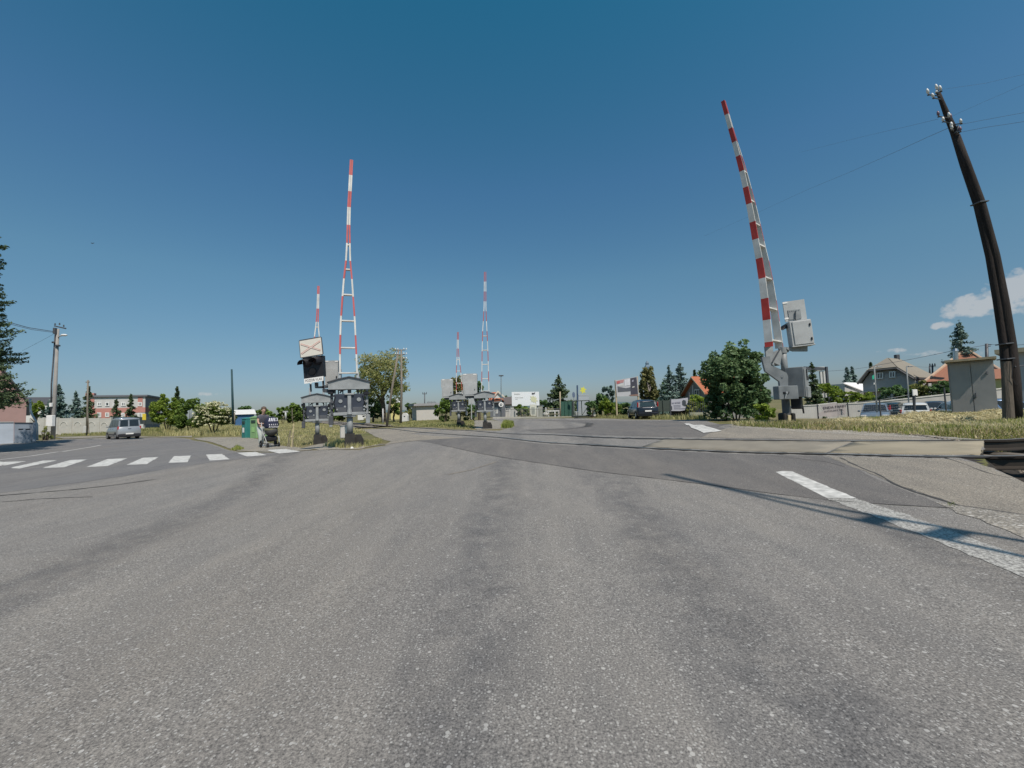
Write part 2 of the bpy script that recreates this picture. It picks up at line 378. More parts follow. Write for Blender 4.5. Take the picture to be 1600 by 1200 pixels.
def _track(X, Y):
    X = np.asarray(X, float).ravel(); Y = np.asarray(Y, float).ravel()
    A, B = TC[:-1], TC[1:]; D = B-A; L2 = (D**2).sum(1); best = np.full(len(X), 1e9); s = np.zeros(len(X)); sg = np.zeros(len(X)); cum = np.concatenate([[0], np.cumsum(np.sqrt(L2))])
    for i in range(len(A)):
        t = np.clip(((X-A[i, 0])*D[i, 0]+(Y-A[i, 1])*D[i, 1])/L2[i], 0, 1); d = np.hypot(X-A[i, 0]-t*D[i, 0], Y-A[i, 1]-t*D[i, 1])
        m = d < best; best[m] = d[m]; sg[m] = np.sign(D[i, 0]*(Y-A[i, 1])-D[i, 1]*(X-A[i, 0]))[m]; s[m] = cum[i]+t[m]*math.sqrt(L2[i])
    _track.sg = sg
    return best, s
S_R = _track([END_R[0]], [END_R[1]])[1][0]; S_L = _track([END_L[0]], [END_L[1]])[1][0]
def smst(a, b, x): t = np.clip((x-a)/(b-a), 0, 1); return t*t*(3-2*t)
def ground_np(X, Y):
    X = np.asarray(X, float); z = terr_np(X, Y); sh = z.shape
    d, s = _track(X, Y); d = d.reshape(sh); s = s.reshape(sh)
    sg = _track.sg.reshape(sh); t0 = S_R+.36*np.clip(sg*d, -2.6, 1.5); w = np.maximum(smst(-.05, .12, s-t0), smst(S_L, S_L-1.5, s)); dep = np.where(s > S_R-2, .27, .17); hw = np.where((sg < 0) & (s > S_R-2), 1.35, 0)
    return z - dep*w*(1-smst(1.35+hw, 1.9+hw, d))
def gz(x, y): return float(ground_np(np.array([x]), np.array([y]))[0])

def build_ground():
    rr = np.concatenate([[0], .3*(120/.3)**(np.arange(300)/299.0), 120*(4000/120)**(np.arange(1, 40)/39.0)]); na = 400
    an = np.arange(na)*2*math.pi/na
    X = (rr[1:, None]*np.cos(an)[None]).ravel(); Y = (rr[1:, None]*np.sin(an)[None]).ravel()
    Z = ground_np(X, Y)
    V = np.concatenate([[[0, 0, gz(0, 0)]], np.stack([X, Y, Z], 1)]); nr = len(rr)-1
    i, j = np.meshgrid(np.arange(nr-1), np.arange(na), indexing='ij'); i = i.ravel(); j = j.ravel(); j2 = (j+1) % na
    F = np.stack([1+i*na+j, 1+(i+1)*na+j, 1+(i+1)*na+j2, 1+i*na+j2], 1)
    j = np.arange(na); F = np.concatenate([F, np.stack([np.zeros(na, int), 1+j, 1+(j+1) % na, 1+(j+1) % na], 1)[:0]])
    m = bpy.data.materials.new('soil_and_dry_turf'); m.use_nodes = True; nt = m.node_tree; N = nt.nodes; L = nt.links; b = N['Principled BSDF']; b.inputs['Roughness'].default_value = .95; b.inputs['Specular IOR Level'].default_value = .15
    tc = N.new('ShaderNodeTexCoord')
    def nz(sc, det=6, ro=.6):
        n = N.new('ShaderNodeTexNoise'); n.inputs['Scale'].default_value = sc; n.inputs['Detail'].default_value = det; n.inputs['Roughness'].default_value = ro; L.new(tc.outputs['Object'], n.inputs['Vector']); return n
    a = N.new('ShaderNodeValToRGB'); L.new(nz(.22).outputs[0], a.inputs[0]); e = a.color_ramp.elements; e[0].position = .35; e[0].color = (.115, .13, .05, 1); e[1].position = .62; e[1].color = (.235, .205, .125, 1)
    c = N.new('ShaderNodeValToRGB'); L.new(nz(4, 8, .75).outputs[0], c.inputs[0]); e = c.color_ramp.elements; e[0].position = .3; e[0].color = (.55, .55, .5, 1); e[1].position = .7; e[1].color = (1.35, 1.3, 1.2, 1)
    x = N.new('ShaderNodeMix'); x.data_type = 'RGBA'; x.blend_type = 'MULTIPLY'; x.inputs['Factor'].default_value = 1; L.new(a.outputs[0], x.inputs['A']); L.new(c.outputs[0], x.inputs['B']); L.new(x.outputs['Result'], b.inputs['Base Color'])
    bp = N.new('ShaderNodeBump'); bp.inputs['Strength'].default_value = .7; bp.inputs['Distance'].default_value = .05; L.new(nz(14, 8, .8).outputs[0], bp.inputs['Height']); L.new(bp.outputs[0], b.inputs['Normal'])
    o = npmesh('ground', V, F, m); tag(o, kind='structure'); return o
build_ground()

def inside(pts, poly):
    x = pts[:, 0]; y = pts[:, 1]; c = np.zeros(len(pts), bool); n = len(poly)
    for i in range(n):
        x0, y0 = poly[i]; x1, y1 = poly[(i+1) % n]
        if y0 == y1: continue
        m = ((y0 > y) != (y1 > y)) & (x < (x1-x0)*(y-y0)/(y1-y0)+x0); c ^= m
    return c
def sheet(name, poly, dz, m, step=.5, rough=0.0, kind='structure', parent=None, seed=1, growth=.0, far=60, hf=terr_np):
    """a thin surface laid on the ground inside a world outline"""
    rg = np.random.default_rng(seed)
    ol = resample(poly+[poly[0]], max(step*.6, .05))[:-1]
    ol = [(x+rg.normal()*rough*(1+math.hypot(x, y)*growth), y+rg.normal()*rough*(1+math.hypot(x, y)*growth)) for x, y in ol]
    P_ = np.array(ol); lo = P_.min(0); hi = P_.max(0); pts = []
    for (r0, r1, st) in ((0, 14, step), (14, 32, step*1.5), (32, 70, step*3), (70, 1e4, step*12)):
        gx, gy = np.meshgrid(np.arange(lo[0], hi[0], st), np.arange(lo[1], hi[1], st)); g = np.stack([gx.ravel(), gy.ravel()], 1)+.013
        r = np.hypot(g[:, 0], g[:, 1]); g = g[(r >= r0) & (r < r1)]
        if len(g): pts.append(g[inside(g, ol)])
    pts = np.concatenate(pts) if pts else np.zeros((0, 2))
    vv = [Vector(p) for p in ol]+[Vector(p) for p in pts]; n = len(ol)
    vo, eo, fo, *_ = delaunay_2d_cdt(vv, [(i, (i+1) % n) for i in range(n)], [], 1, 1e-5)
    V = np.array([(v.x, v.y) for v in vo]); F = np.array([f for f in fo if len(f) == 3])
    cen = V[F].mean(1); F = F[inside(cen, ol)]
    z = hf(V[:, 0], V[:, 1])+dz*(1+np.hypot(V[:, 0], V[:, 1])/12)
    a = V[F[:, 1]]-V[F[:, 0]]; b = V[F[:, 2]]-V[F[:, 0]]; cr = a[:, 0]*b[:, 1]-a[:, 1]*b[:, 0]; F[cr < 0] = F[cr < 0][:, ::-1]
    o = npmesh(name, np.column_stack([V, z]), F, m, parent=parent)
    if parent is None: tag(o, kind=kind)
    return o
def strip(name, line, w, dz, m, parent=None, jit=0.0, seed=3, kind='structure', w2=None, even=False):
    """ribbon along a world polyline"""
    rg = np.random.default_rng(seed); l = np.array(resample(list(map(tuple, line)), .12)); 
    if jit:
        k = np.convolve(rg.normal(size=len(l)+8), np.ones(5)/5, 'same')[4:-4]*jit*2; k2 = np.convolve(rg.normal(size=len(l)+40), np.ones(25)/25, 'same')[20:-20]*jit*5
    t = np.gradient(l, axis=0); t /= np.linalg.norm(t, axis=1)[:, None]+1e-9; nn = np.stack([-t[:, 1], t[:, 0]], 1)
    if jit: l = l+nn*(k[:len(l)]+k2[:len(l)])[:, None]
    ww = np.linspace(w, w2 if w2 is not None else w, len(l))/2
    if jit and not even: ww = ww*np.clip(rg.normal(1, .45, len(l)), .25, 2)
    A = l+nn*ww[:, None]; B = l-nn*ww[:, None]; V = np.concatenate([A, B]); z = terr_np(V[:, 0], V[:, 1])+dz*(1+np.hypot(V[:, 0], V[:, 1])/12); n = len(l); i = np.arange(n-1)
    F = np.stack([i+n, i+n+1, i+1, i], 1); o = npmesh(name, np.column_stack([V, z]), F, m, parent=parent)
    if parent is None: tag(o, kind=kind)
    return o

M_old = asphalt('worn_asphalt', (.219, .212, .201), (.39, .378, .35), .20, grain=98, patch=.08, tone=.035, tracks=((-.42, .03, .42), (.85, .10, .42), (-2.6, -.30, .4), (2.2, .28, .25)))
M_new = asphalt('smooth_asphalt', (.185, .183, .182), (.32, .31, .30), .05, grain=120, tone=.05, patch=.12)
M_cross = asphalt('crossing_asphalt', (.160, .154, .148), (.32, .30, .28), .07, grain=110, tone=.08, patch=.10)
M_apron = asphalt('dusty_asphalt', (.262, .242, .208), (.39, .37, .32), .08, grain=80, tone=.10)
M_pave = asphalt('pavement', (.27, .255, .22), (.40, .38, .34), .08, grain=60, tone=.08)
M_gravel = asphalt('gravel', (.27, .255, .225), (.46, .44, .40), .35, grain=45, tone=.12)
M_ballast = asphalt('ballast', (.20, .18, .155), (.36, .33, .29), .3, grain=22, tone=.15)
M_tar = mat('tar_seam', (.07, .068, .064), .9)
M_conc = mat('concrete_slab', (.30, .262, .19), .85, var=.14, scale=1.6, bump=.25, bscale=60)
M_paint = mat('road_paint', (.40, .395, .37), .8, var=.12, scale=9, col2=(.66, .65, .61), detail=9)
def worn_paint():
    m = bpy.data.materials.new('worn_paint'); m.use_nodes = True; nt = m.node_tree; N = nt.nodes; L = nt.links; b = N['Principled BSDF']; b.inputs['Roughness'].default_value = .75
    tc = N.new('ShaderNodeTexCoord'); n = N.new('ShaderNodeTexNoise'); n.inputs['Scale'].default_value = 38; n.inputs['Detail'].default_value = 5; n.inputs['Roughness'].default_value = .75; L.new(tc.outputs['Object'], n.inputs[0])
    n3 = N.new('ShaderNodeTexVoronoi'); n3.feature = 'DISTANCE_TO_EDGE'; n3.inputs['Scale'].default_value = 36; dv = N.new('ShaderNodeVectorMath'); dv.operation = 'MULTIPLY_ADD'; dv.inputs[1].default_value = (.06, .06, .0); L.new(n.outputs['Color'], dv.inputs[0]); L.new(tc.outputs['Object'], dv.inputs[2]); L.new(dv.outputs[0], n3.inputs['Vector'])
    r = N.new('ShaderNodeValToRGB'); e = r.color_ramp.elements; e[0].position = .42; e[0].color = (.25, .24, .225, 1); e[1].position = .54; e[1].color = (.50, .49, .45, 1); L.new(n.outputs[0], r.inputs[0])
    r2 = N.new('ShaderNodeValToRGB'); e = r2.color_ramp.elements; e[0].position = .02; e[0].color = (.55, .54, .52, 1); e[1].position = .13; e[1].color = (1, 1, 1, 1); L.new(n3.outputs['Distance'], r2.inputs[0])
    x = N.new('ShaderNodeMix'); x.data_type = 'RGBA'; x.blend_type = 'MULTIPLY'; x.inputs['Factor'].default_value = 1; L.new(r.outputs[0], x.inputs['A']); L.new(r2.outputs[0], x.inputs['B'])
    L.new(x.outputs['Result'], b.inputs['Base Color']); return m
M_worn = worn_paint()

road_px = [(-250, 703), (0, 693.5), (60, 691.5), (100, 686.5), (170, 684), (245, 683.5), (295, 686), (320, 691), (345, 699), (372, 706), (440, 707.5), (490, 704), (560, 703.5), (600, 697), (640, 689), (618, 683), (575, 676), (560, 671.5), (640, 668.5), (700, 671), (780, 673), (806, 666), (780, 658.5), (764, 654.2), (905, 653.6), (975, 655.4), (1060, 656.5), (1100, 657), (1190, 662.5), (1150, 667.5), (1240, 674), (1330, 678.5), (1440, 684.5), (1535, 689.5), (1536, 702), (1503, 716.5), (1560, 736), (1600, 753), (1700, 800), ('w', 6, 1.5), ('w', 11, -8), ('w', -16, -8), ('w', -34, 4)]
ROAD = polyw(road_px)
road = sheet('road', ROAD, .003, M_old, .32, rough=.012, growth=.02)
sheet('road', polyw([(-240, 704), (0, 694.5), (60, 692.5), (100, 687.5), (170, 685), (245, 684.5), (293, 687), (318, 692), (343, 700), (370, 707), (440, 709), (430, 712), (330, 723), (240, 737), (130, 754), (60, 763), (0, 771), (-110, 786), (-260, 800), ('w', -33, 5)]), .0045, M_new, .45, rough=.012)
sheet('road', polyw([(648, 689), (700, 683.5), (745, 684.5), (830, 692.5), (930, 699), (1050, 705.5), (1161, 710.5), (1285, 713), (1330, 728), (1370, 750), (1440, 776), (1490, 795), (1400, 790), (1300, 783), (1200, 771), (1120, 760), (1040, 750), (930, 737), (830, 722), (750, 709), (690, 696)]), .0045, M_cross, .35, rough=.01)
sheet('road', polyw([(800, 656), (960, 657), (1060, 658.5), (1140, 663), (1120, 668), (1180, 677), (1260, 683), (1330, 686.5), (1180, 685), (1050, 683.5), (930, 680), (840, 676), (820, 672), (900, 668), (930, 664), (900, 660)]), .0045, M_cross, .45, rough=.01)
sheet('road', polyw([(1290, 713.5), (1390, 716.5), (1480, 718), (1520, 722), (1560, 737), (1600, 754), (1690, 799), (1640, 812), (1500, 791), (1400, 757), (1340, 733)]), .005, M_apron, .2, rough=.012)
sheet('path', polyw([(575, 676), (562, 672), (600, 670.5), (690, 673), (640, 678), (730, 684), (640, 689.3), (600, 697), (612, 690)]), .005, M_apron, .35, rough=.02)
sheet('pavement', polyw([(302, 685), (330, 683.5), (372, 683.5), (400, 686), (440, 697), (470, 700), (490, 703.5), (440, 706.8), (374, 705), (350, 698), (325, 690)]), .006, M_pave, .4, rough=.02)
sheet('pavement', polyw([(470, 701), (500, 694), (540, 689), (560, 692), (530, 698), (600, 694), (560, 702.5), (500, 703.5)]), .0055, M_pave, .3, rough=.03)
sheet('pavement', polyw([(85, 683.5), (170, 681.5), (300, 680.8), (300, 683.8), (245, 683), (170, 683.6), (100, 686)]), .006, M_pave, .6)
sheet('pavement', polyw([(-250, 697), (0, 690.8), (60, 689), (76, 689), (60, 691.2), (0, 693.2), (-250, 702.5)]), .006, M_pave, .6)
sheet('path', polyw([(1130, 665.5), (1200, 668), (1260, 671), (1330, 673), (1440, 680), (1530, 687.5), (1440, 685), (1330, 679.5), (1240, 675), (1150, 668.5)]), .006, M_gravel, .2, rough=.03)
sheet('path', polyw([(745, 672), (790, 670), (792, 661), (770, 657), (742, 657), (740, 664)]), .0055, M_pave, .5, rough=.05)
sheet('path', polyw([(1462, 786), (1540, 797), (1640, 812), (1640, 850), (1600, 838), (1520, 812)]), .006, M_gravel, .2, rough=.02)
# seams, cracks
for i, (pts, w, j) in enumerate([
        ([(-120, 790), (0, 775), (60, 770), (120, 765), (190, 757), (250, 748)], .05, .02),
        ([(690, 696), (750, 709), (830, 722), (930, 737), (1040, 750), (1120, 760), (1200, 771), (1300, 783), (1400, 790), (1490, 795)], .014, .005),
        ([(1310, 716), (1345, 733), (1400, 757), (1450, 775), (1500, 791), (1600, 806)], .022, .012),
        ([(1478, 716), (1510, 728), (1550, 742), (1580, 748)], .016, .012),
        ([(1330, 700), (1290, 709)], .02, .003),
        ([(852, 672), (885, 671), (915, 667.5), (926, 664), (915, 661)], .30, .05),
        ([(0, 786), (60, 781), (140, 778)], .02, .02),
        ([(1195, 712), (1230, 716), (1290, 722), (1320, 730)], .01, .01)]):
    strip('crack', polyw(pts), w, .0062, M_tar, parent=road, jit=j, seed=20+i)
# zebra crossing: every stripe a part of the road
ZS = [[(-45, 736), (0, 722), (14, 724), (-22, 737)], [(-8, 726), (8, 722.5), (41, 721.5), (8, 728)], [(16, 732), (30, 733), (90, 720), (67, 720.5), (21, 730.5)][:5], [(66, 732), (100, 731), (137, 718.5), (110, 719.5)], [(135, 730.5), (168, 729), (199, 716.8), (168, 718)], [(198, 727), (229, 726), (248, 714.8), (223, 716)], [(263, 723.8), (293, 723), (298.5, 712.5), (272, 713.5)], [(327.5, 720.3), (358.5, 718.4), (347, 710), (322, 711)], [(386, 714.3), (416.5, 712), (399, 706.8), (370.5, 708.6)], [(436, 709.6), (469.5, 706.5), (447, 702.4), (416.5, 703.8)]]
for q in ZS:
    w = polyw(q); sheet('zebra_stripe', w, .0064 if q[0][0] < 380 else .0080, M_paint, .3, parent=road, rough=.008)
for pts, w, w2, m in [([(-60, 723), (0, 719), (50, 713), (92, 706.5)], .12, .12, M_paint), ([(97, 706.5), (130, 701), (157, 696)], .13, .10, M_paint), ([(175, 690), (185, 689.5)], .1, .1, M_paint), ([(-30, 710), (0, 709), (28, 706)], .1, .1, M_paint), ([(-30, 716), (0, 713), (20, 711)], .09, .09, M_new),
                      ([(563, 700.5), (600, 695), (640, 690), (662, 687.3)], .10, .14, M_apron), ([(1073, 662.5), (1092, 668.5), (1113, 676.2)], .2, .42, M_paint), ([(700, 742), (735, 735), (775, 722)], .05, .05, M_apron)]:
    strip('lane_line', polyw(pts), w, .0064 if pts[0][0] < 1000 else .011, m, parent=road, w2=w2, jit=.004, even=True)
sheet('lane_line', polyw([(1212, 738.5), (1222, 736.8), (1238, 737.6), (1338, 779.5), (1292, 779)]), .0060, M_paint, .15, parent=road, rough=.004)
sheet('lane_line', polyw([(1293, 779.5), (1338, 780), (1420, 806), (1520, 843), (1640, 884), (1700, 935), (1600, 903), (1500, 862), (1400, 821)]), .0056, M_worn, .12, parent=road, rough=.01)

# ------------------------------------------------------------------ the railway
M_railtop = mat('rail_running_surface', (.42, .39, .34), .35, .7, var=.15, scale=3)
M_rail = mat('rail_steel', (.035, .028, .022), .6, .2, var=.2, scale=3)
M_dark = mat('dark_gap', (.018, .016, .014), .9)
def rail(line, label, side):
    MBb = MB(); prof = [(-.062, -.155), (.062, -.155), (.062, -.14), (.012, -.118), (.009, -.045), (.035, -.03), (.036, -.004), (.03, 0), (-.03, 0), (-.036, -.004), (-.035, -.03), (-.009, -.045), (-.012, -.118), (-.062, -.14)]
    l = np.array(resample(list(map(tuple, line)), .5)); r = np.hypot(l[:, 0], l[:, 1])
    t = np.gradient(l, axis=0); t /= np.linalg.norm(t, axis=1)[:, None]; z = terr_np(l[:, 0], l[:, 1])+.010*(1+r/12)
    rings = []
    for k in range(len(l)):
        n = Vector((-t[k, 1], t[k, 0], 0)); s = 1.15
        rings.append([Vector((l[k, 0], l[k, 1], z[k]))+n*(a*s)+Vector((0, 0, b*s)) for a, b in prof])
    MBb.loft(rings, True)
    for q in range(len(MBb.f)):
        if q % 14 in (7, ) and q < (len(l)-1)*14: MBb.m[q] = 1
    o = MBb.build('railway_rail', [M_rail, M_railtop]); recalc(o)
    return tag(o, label, 'rail', 'rails of the single track')
rail(RN, 'near steel rail of the track, closest to the viewer across the road', 1)
rail(RF, 'far steel rail of the track, running along the dry grass bank', -1)
for ln in (RN, RF):
    d, s = _track(ln[:, 0], ln[:, 1]); seg = ln[(s < S_R) & (s > S_L-2)]
    strip('rail_gap', seg, .15, .0062, M_dark, parent=road, jit=.006, seed=9)
# concrete panels between the rails
def between(px0, px1, u0=.09, u1=.91, n=24):
    a, b = [], []
    for k in range(n+1):
        x = px0+(px1-px0)*k/n
        yn = np.interp(x, [p[0] for p in near_px], [p[1] for p in near_px]); yf = np.interp(x, [p[0] for p in far_px], [p[1] for p in far_px])
        gn = G(x, yn); gf = G(x, yf); a.append(tuple((gn+(gf-gn)*u0).xy)); b.append(tuple((gn+(gf-gn)*u1).xy))
    return a+b[::-1]
M_conc2 = mat('dusty_slab', (.235, .212, .17), .85, var=.16, scale=1.6, bump=.25, bscale=60)
def panel(poly, label, mm=None):
    o = sheet('track_panel', poly, .009, mm or M_conc, .3, kind=None)
    V = len(o.data.vertices); mod = o.modifiers.new('thick', 'SOLIDIFY'); mod.thickness = .14; mod.offset = -1
    dg = bpy.context.evaluated_depsgraph_get(); me = bpy.data.meshes.new_from_object(o.evaluated_get(dg)); o.modifiers.clear(); o.data = me
    if 'kind' in o.keys(): del o['kind']
    return tag(o, label, 'slab', 'concrete panels between the rails')
pa = between(1345, 1536); pb = between(1180, 1339)
def skew(x0n, x0f, x1n, x1f):
    """panel with slanted ends"""
    a, b = [], []
    for k in range(25):
        f = k/24; xn = x0n+(x1n-x0n)*f; xf = x0f+(x1f-x0f)*f
        gn = G(xn, np.interp(xn, [p[0] for p in near_px], [p[1] for p in near_px])); gf = G(xf, np.interp(xf, [p[0] for p in far_px], [p[1] for p in far_px]))
        a.append(tuple((gn+(gf-gn)*.10).xy)); b.append(tuple((gn+(gf-gn)*.92).xy))
    return a+b[::-1]
panel(skew(1290, 1339, 1530, 1538), 'beige concrete slab between the rails with its bare end over the open sleepers')
panel(skew(1000, 1040, 1284, 1333), 'beige concrete slab between the rails, joined to the road by a slanting joint', M_conc2)
# sleepers, fastenings and ballast beyond the end of the slabs
M_sleep = mat('sleeper_concrete', (.16, .14, .115), .9, var=.2, scale=5)
cum = np.concatenate([[0], np.cumsum(np.linalg.norm(np.diff(TC, axis=0), axis=1))])
def tpos(s):
    i = int(np.clip(np.searchsorted(cum, s)-1, 0, len(TC)-2)); f = (s-cum[i])/(cum[i+1]-cum[i]); p = TC[i]+(TC[i+1]-TC[i])*f; q = RN[i]+(RN[i+1]-RN[i])*f; d = (TC[i+1]-TC[i]); d /= np.linalg.norm(d); return p, q, d
for k, (s, lab) in enumerate([(S_R+.35, 'concrete sleeper just past the end of the slab'), (S_R+.95, 'concrete sleeper at the right edge with a bolted rail clamp'), (S_R+1.55, 'concrete sleeper farthest right in the ballast')]):
    p, q, d = tpos(s); ang = math.atan2(d[1], d[0]); zt = terr(*p)-.15
    t = thing('railway_sleeper', lab, 'sleeper', (p[0], p[1], zt-.12), ang, 'sleepers past the road')
    b = MB(); b.bbox((0, 0, 0), (.26, 2.7, .2), b=.03); b.build('beam', M_sleep, t)
    for sg, rl in ((-1, RN), (1, RF)):
        off = float(np.linalg.norm(q-p))*sg
        for e in (-.12, .12):
            c = MB(); c.bbox((0, off+e, .115), (.17, .11, .03), b=.01); c.tube([(0, off+e, .12), (0, off+e, .2)], .016, 8); c.tube([(0, off+e, .155), (0, off+e, .18)], .032, 6); c.bbox((0, off+e*.75, .145), (.09, .08, .022), b=.006)
            c.build('rail_clamp', mat('rust_steel', (.13, .10, .08), .7, .3, var=.3, scale=9), t)
rgb = np.random.default_rng(5)
def stones(name, cen, n, spread, size, m, kind='stuff', z_off=0.0, filt=None):
    V, F = [], []; k = 0
    ico = np.array([(0, 0, 1), (.9, 0, .4), (.28, .85, .4), (-.72, .53, .4), (-.72, -.53, .4), (.28, -.85, .4), (.7, .5, -.5), (-.3, .8, -.5), (-.9, 0, -.5), (-.3, -.8, -.5), (.7, -.5, -.5)])
    fc = [(0, 1, 2), (0, 2, 3), (0, 3, 4), (0, 4, 5), (0, 5, 1), (1, 6, 2), (2, 7, 3), (3, 8, 4), (4, 9, 5), (5, 10, 1), (2, 6, 7), (3, 7, 8), (4, 8, 9), (5, 9, 10), (1, 10, 6)]
    P_ = rgb.normal(size=(n, 2))*spread+np.array(cen) if not callable(cen) else cen(n)
    if filt is not None: P_ = P_[filt(P_)]
    zz = ground_np(P_[:, 0], P_[:, 1])
    for (x, y), z in zip(P_, zz):
        s = size*rgb.uniform(.5, 1.3); a = rgb.uniform(0, 6.28); q = ico*rgb.uniform(.7, 1.2, (len(ico), 3))*s; ca, sa = math.cos(a), math.sin(a)
        V.append(np.column_stack([x+q[:, 0]*ca-q[:, 1]*sa, y+q[:, 0]*sa+q[:, 1]*ca, z+z_off+q[:, 2]*.7+s*.3])); F += [(i+k, j+k, l+k) for i, j, l in fc]; k += len(ico)
    o = npmesh(name, np.concatenate(V), np.array(F), m); return tag(o, kind=kind)
def track_rand(s0, s1, w):
    def f(n):
        out = []
        for _ in range(n):
            p, q, d = tpos(rgb.uniform(s0, s1)); o = rgb.uniform(-w, w); out.append((p[0]-d[1]*o, p[1]+d[0]*o))
        return np.array(out)
    return f
def trackbed(s0, s1, w, name, m, dz, step, w2=0):
    a, b = [], []
    for k in range(int((s1-s0)/.25)+1):
        sk_ = .36*w if w2 else 0; p, q, d = tpos(s0+sk_+k*.25); a.append((p[0]-d[1]*w, p[1]+d[0]*w)); p, q, d = tpos(s0-.36*(w+w2)*(1 if w2 else 0)+k*.25); b.append((p[0]+d[1]*(w+w2), p[1]-d[0]*(w+w2)))
    return sheet(name, (b+a[::-1]), dz, m, step, hf=ground_np, rough=.02)
M_soil = mat('dark_soil', (.035, .03, .025), .95, var=.4, scale=8, bump=.6)  # near-black ground colour for the open trackbed
trackbed(S_R-.5, min(cum[-1]-.1, S_R+4.5), 1.75, 'trackbed', M_soil, .0008, .12, w2=1.3)
trackbed(max(1, S_L-60), S_L+.3, 1.7, 'trackbed', M_ballast, .02, .5)
sheet('road', polyw([(1150, 667.5), (1240, 674.3), (1330, 678.8), (1440, 684.6), (1530, 689), (1430, 688.3), (1300, 687.2), (1180, 685.8), (1095, 684), (1120, 673)]), .005, M_apron, .25, rough=.015)
sheet('trackbed', polyw([(1500, 717.2), (1520, 709), (1536, 702), (1575, 703), (1600, 726), (1562, 736.5)]), .0015, M_soil, .12, hf=ground_np)
stones('ballast', track_rand(S_R+.1, S_R+3.2, 1.7), 1500, 0, .035, M_ballast)

# ================================================================== THE CROSSING EQUIPMENT
M_grey = mat('grey_enamel', (.22, .235, .24), .55, .1, var=.10, scale=3.5, bump=.06, col2=(.31, .325, .325), detail=9)
M_shade_grey = mat('shaded_grey_enamel', (.135, .15, .16), .55, .1, var=.10, scale=3.5, bump=.06, col2=(.20, .215, .22), detail=9)  # the grey enamel darkened: shade on these faces put into the colour
M_lgrey = mat('pale_grey_enamel', (.42, .43, .425), .5, .1, var=.10, scale=4, bump=.05)
M_dgrey = mat('dark_grey_enamel', (.085, .09, .10), .5, .1, var=.15, scale=5)
M_bgrey = mat('blue_grey_enamel', (.042, .05, .068), .45, .1, var=.2, scale=5)
M_blk = mat('black_enamel', (.018, .018, .022), .45, .1, var=.2, scale=6)
M_blkb = mat('tarred_footing', (.03, .028, .026), .8, var=.3, scale=7, bump=.3)
M_white = mat('boom_white', (.56, .54, .50), .55, var=.06, scale=3, col2=(.70, .69, .66), detail=9)
M_red = mat('boom_red', (.40, .035, .028), .55, var=.12, scale=3, col2=(.50, .06, .05), detail=9)
M_fadered = mat('faded_red', (.50, .11, .11), .6, var=.12, scale=4)
M_fadered2 = mat('sun_bleached_red', (.40, .08, .07), .6, var=.12, scale=4)
M_alu = mat('aluminium', (.52, .53, .53), .4, .5, var=.1, scale=5)
M_zinc = mat('zinc', (.36, .37, .37), .5, .5, var=.12, scale=9)
M_signw = mat('sign_white', (.70, .66, .58), .55, var=.05, scale=6)
M_plate = mat('plate_white', (.80, .79, .76), .5, var=.04)
M_lens = mat('dark_lens', (.015, .006, .006), .4, var=.3, spec=.3)
M_yel = mat('weathered_wood_pale', (.50, .42, .25), .8, var=.2, scale=9)
YW = Vector((0, 1, 0))
def boom(parent, cl, bands, U, Wd, sep, wid, split=None, th=.03, rungs=(), red=M_red, plain_inside=False, rh=.018):
    """two tapered planks with rungs.  cl: world centre line, bands: stripe borders (0..1) starting with red at the tip,
    U: unit vector across the ladder, Wd: unit vector of the plank width; sep(t), wid(t) with t=0 at the tip"""
    cl = [Vector(p) for p in cl]; cum = [0]
    for a, b in zip(cl[:-1], cl[1:]): cum.append(cum[-1]+(b-a).length)
    T = cum[-1]
    def pos(t):
        s = max(0, min(1, t))*T
        for i in range(len(cl)-1):
            if s <= cum[i+1]+1e-9: return cl[i].lerp(cl[i+1], (s-cum[i])/(cum[i+1]-cum[i]))
        return cl[-1]
    b = MB(); b.smooth = False
    ts = sorted(set(list(bands)+[0, 1]))
    for k, (t0, t1) in enumerate(zip(ts[:-1], ts[1:])):
        b.slot(1 if k % 2 == 0 else 0)
        n = 3
        for sg in (-1, 1):
            rings = []
            for j in range(n+1):
                t = t0+(t1-t0)*j/n; c = pos(t)+U*(sg*sep(t)/2); w = Wd*(wid(t)/2); h = U*(th/2)
                rings.append([c-w-h, c+w-h, c+w+h, c-w+h])
            m0 = len(b.f); b.loft(rings, True)
            if plain_inside:
                for q in range(n): b.m[m0+q*4+(2 if sg < 0 else 0)] = 0
    o = b.build('boom', [M_white, red], parent, world=True); recalc(o)
    for t in rungs:
        r = MB(); c = pos(t); s = sep(t)/2; d = (pos(t+.01)-pos(t-.01)).normalized()
        r.prism([c-U*s-Wd*wid(t)*.42-d*rh, c+U*s-Wd*wid(t)*.42-d*rh, c+U*s-Wd*wid(t)*.42+d*rh, c-U*s-Wd*wid(t)*.42+d*rh], Wd*wid(t)*.84)
        r.build('boom_rung', M_white, parent, world=True)
    return o, pos
def wbox(px0, py0, px1, py1, Z, d, z0=0.0):
    """axis-true box whose near face spans these pixels at depth Z and goes d back"""
    a = P(px0, py1, Z); c = P(px1, py0, Z)
    return (Vector(((a.x+c.x)/2, Z+d/2+z0, (a.z+c.z)/2)), (abs(c.x-a.x), d, abs(c.z-a.z)))

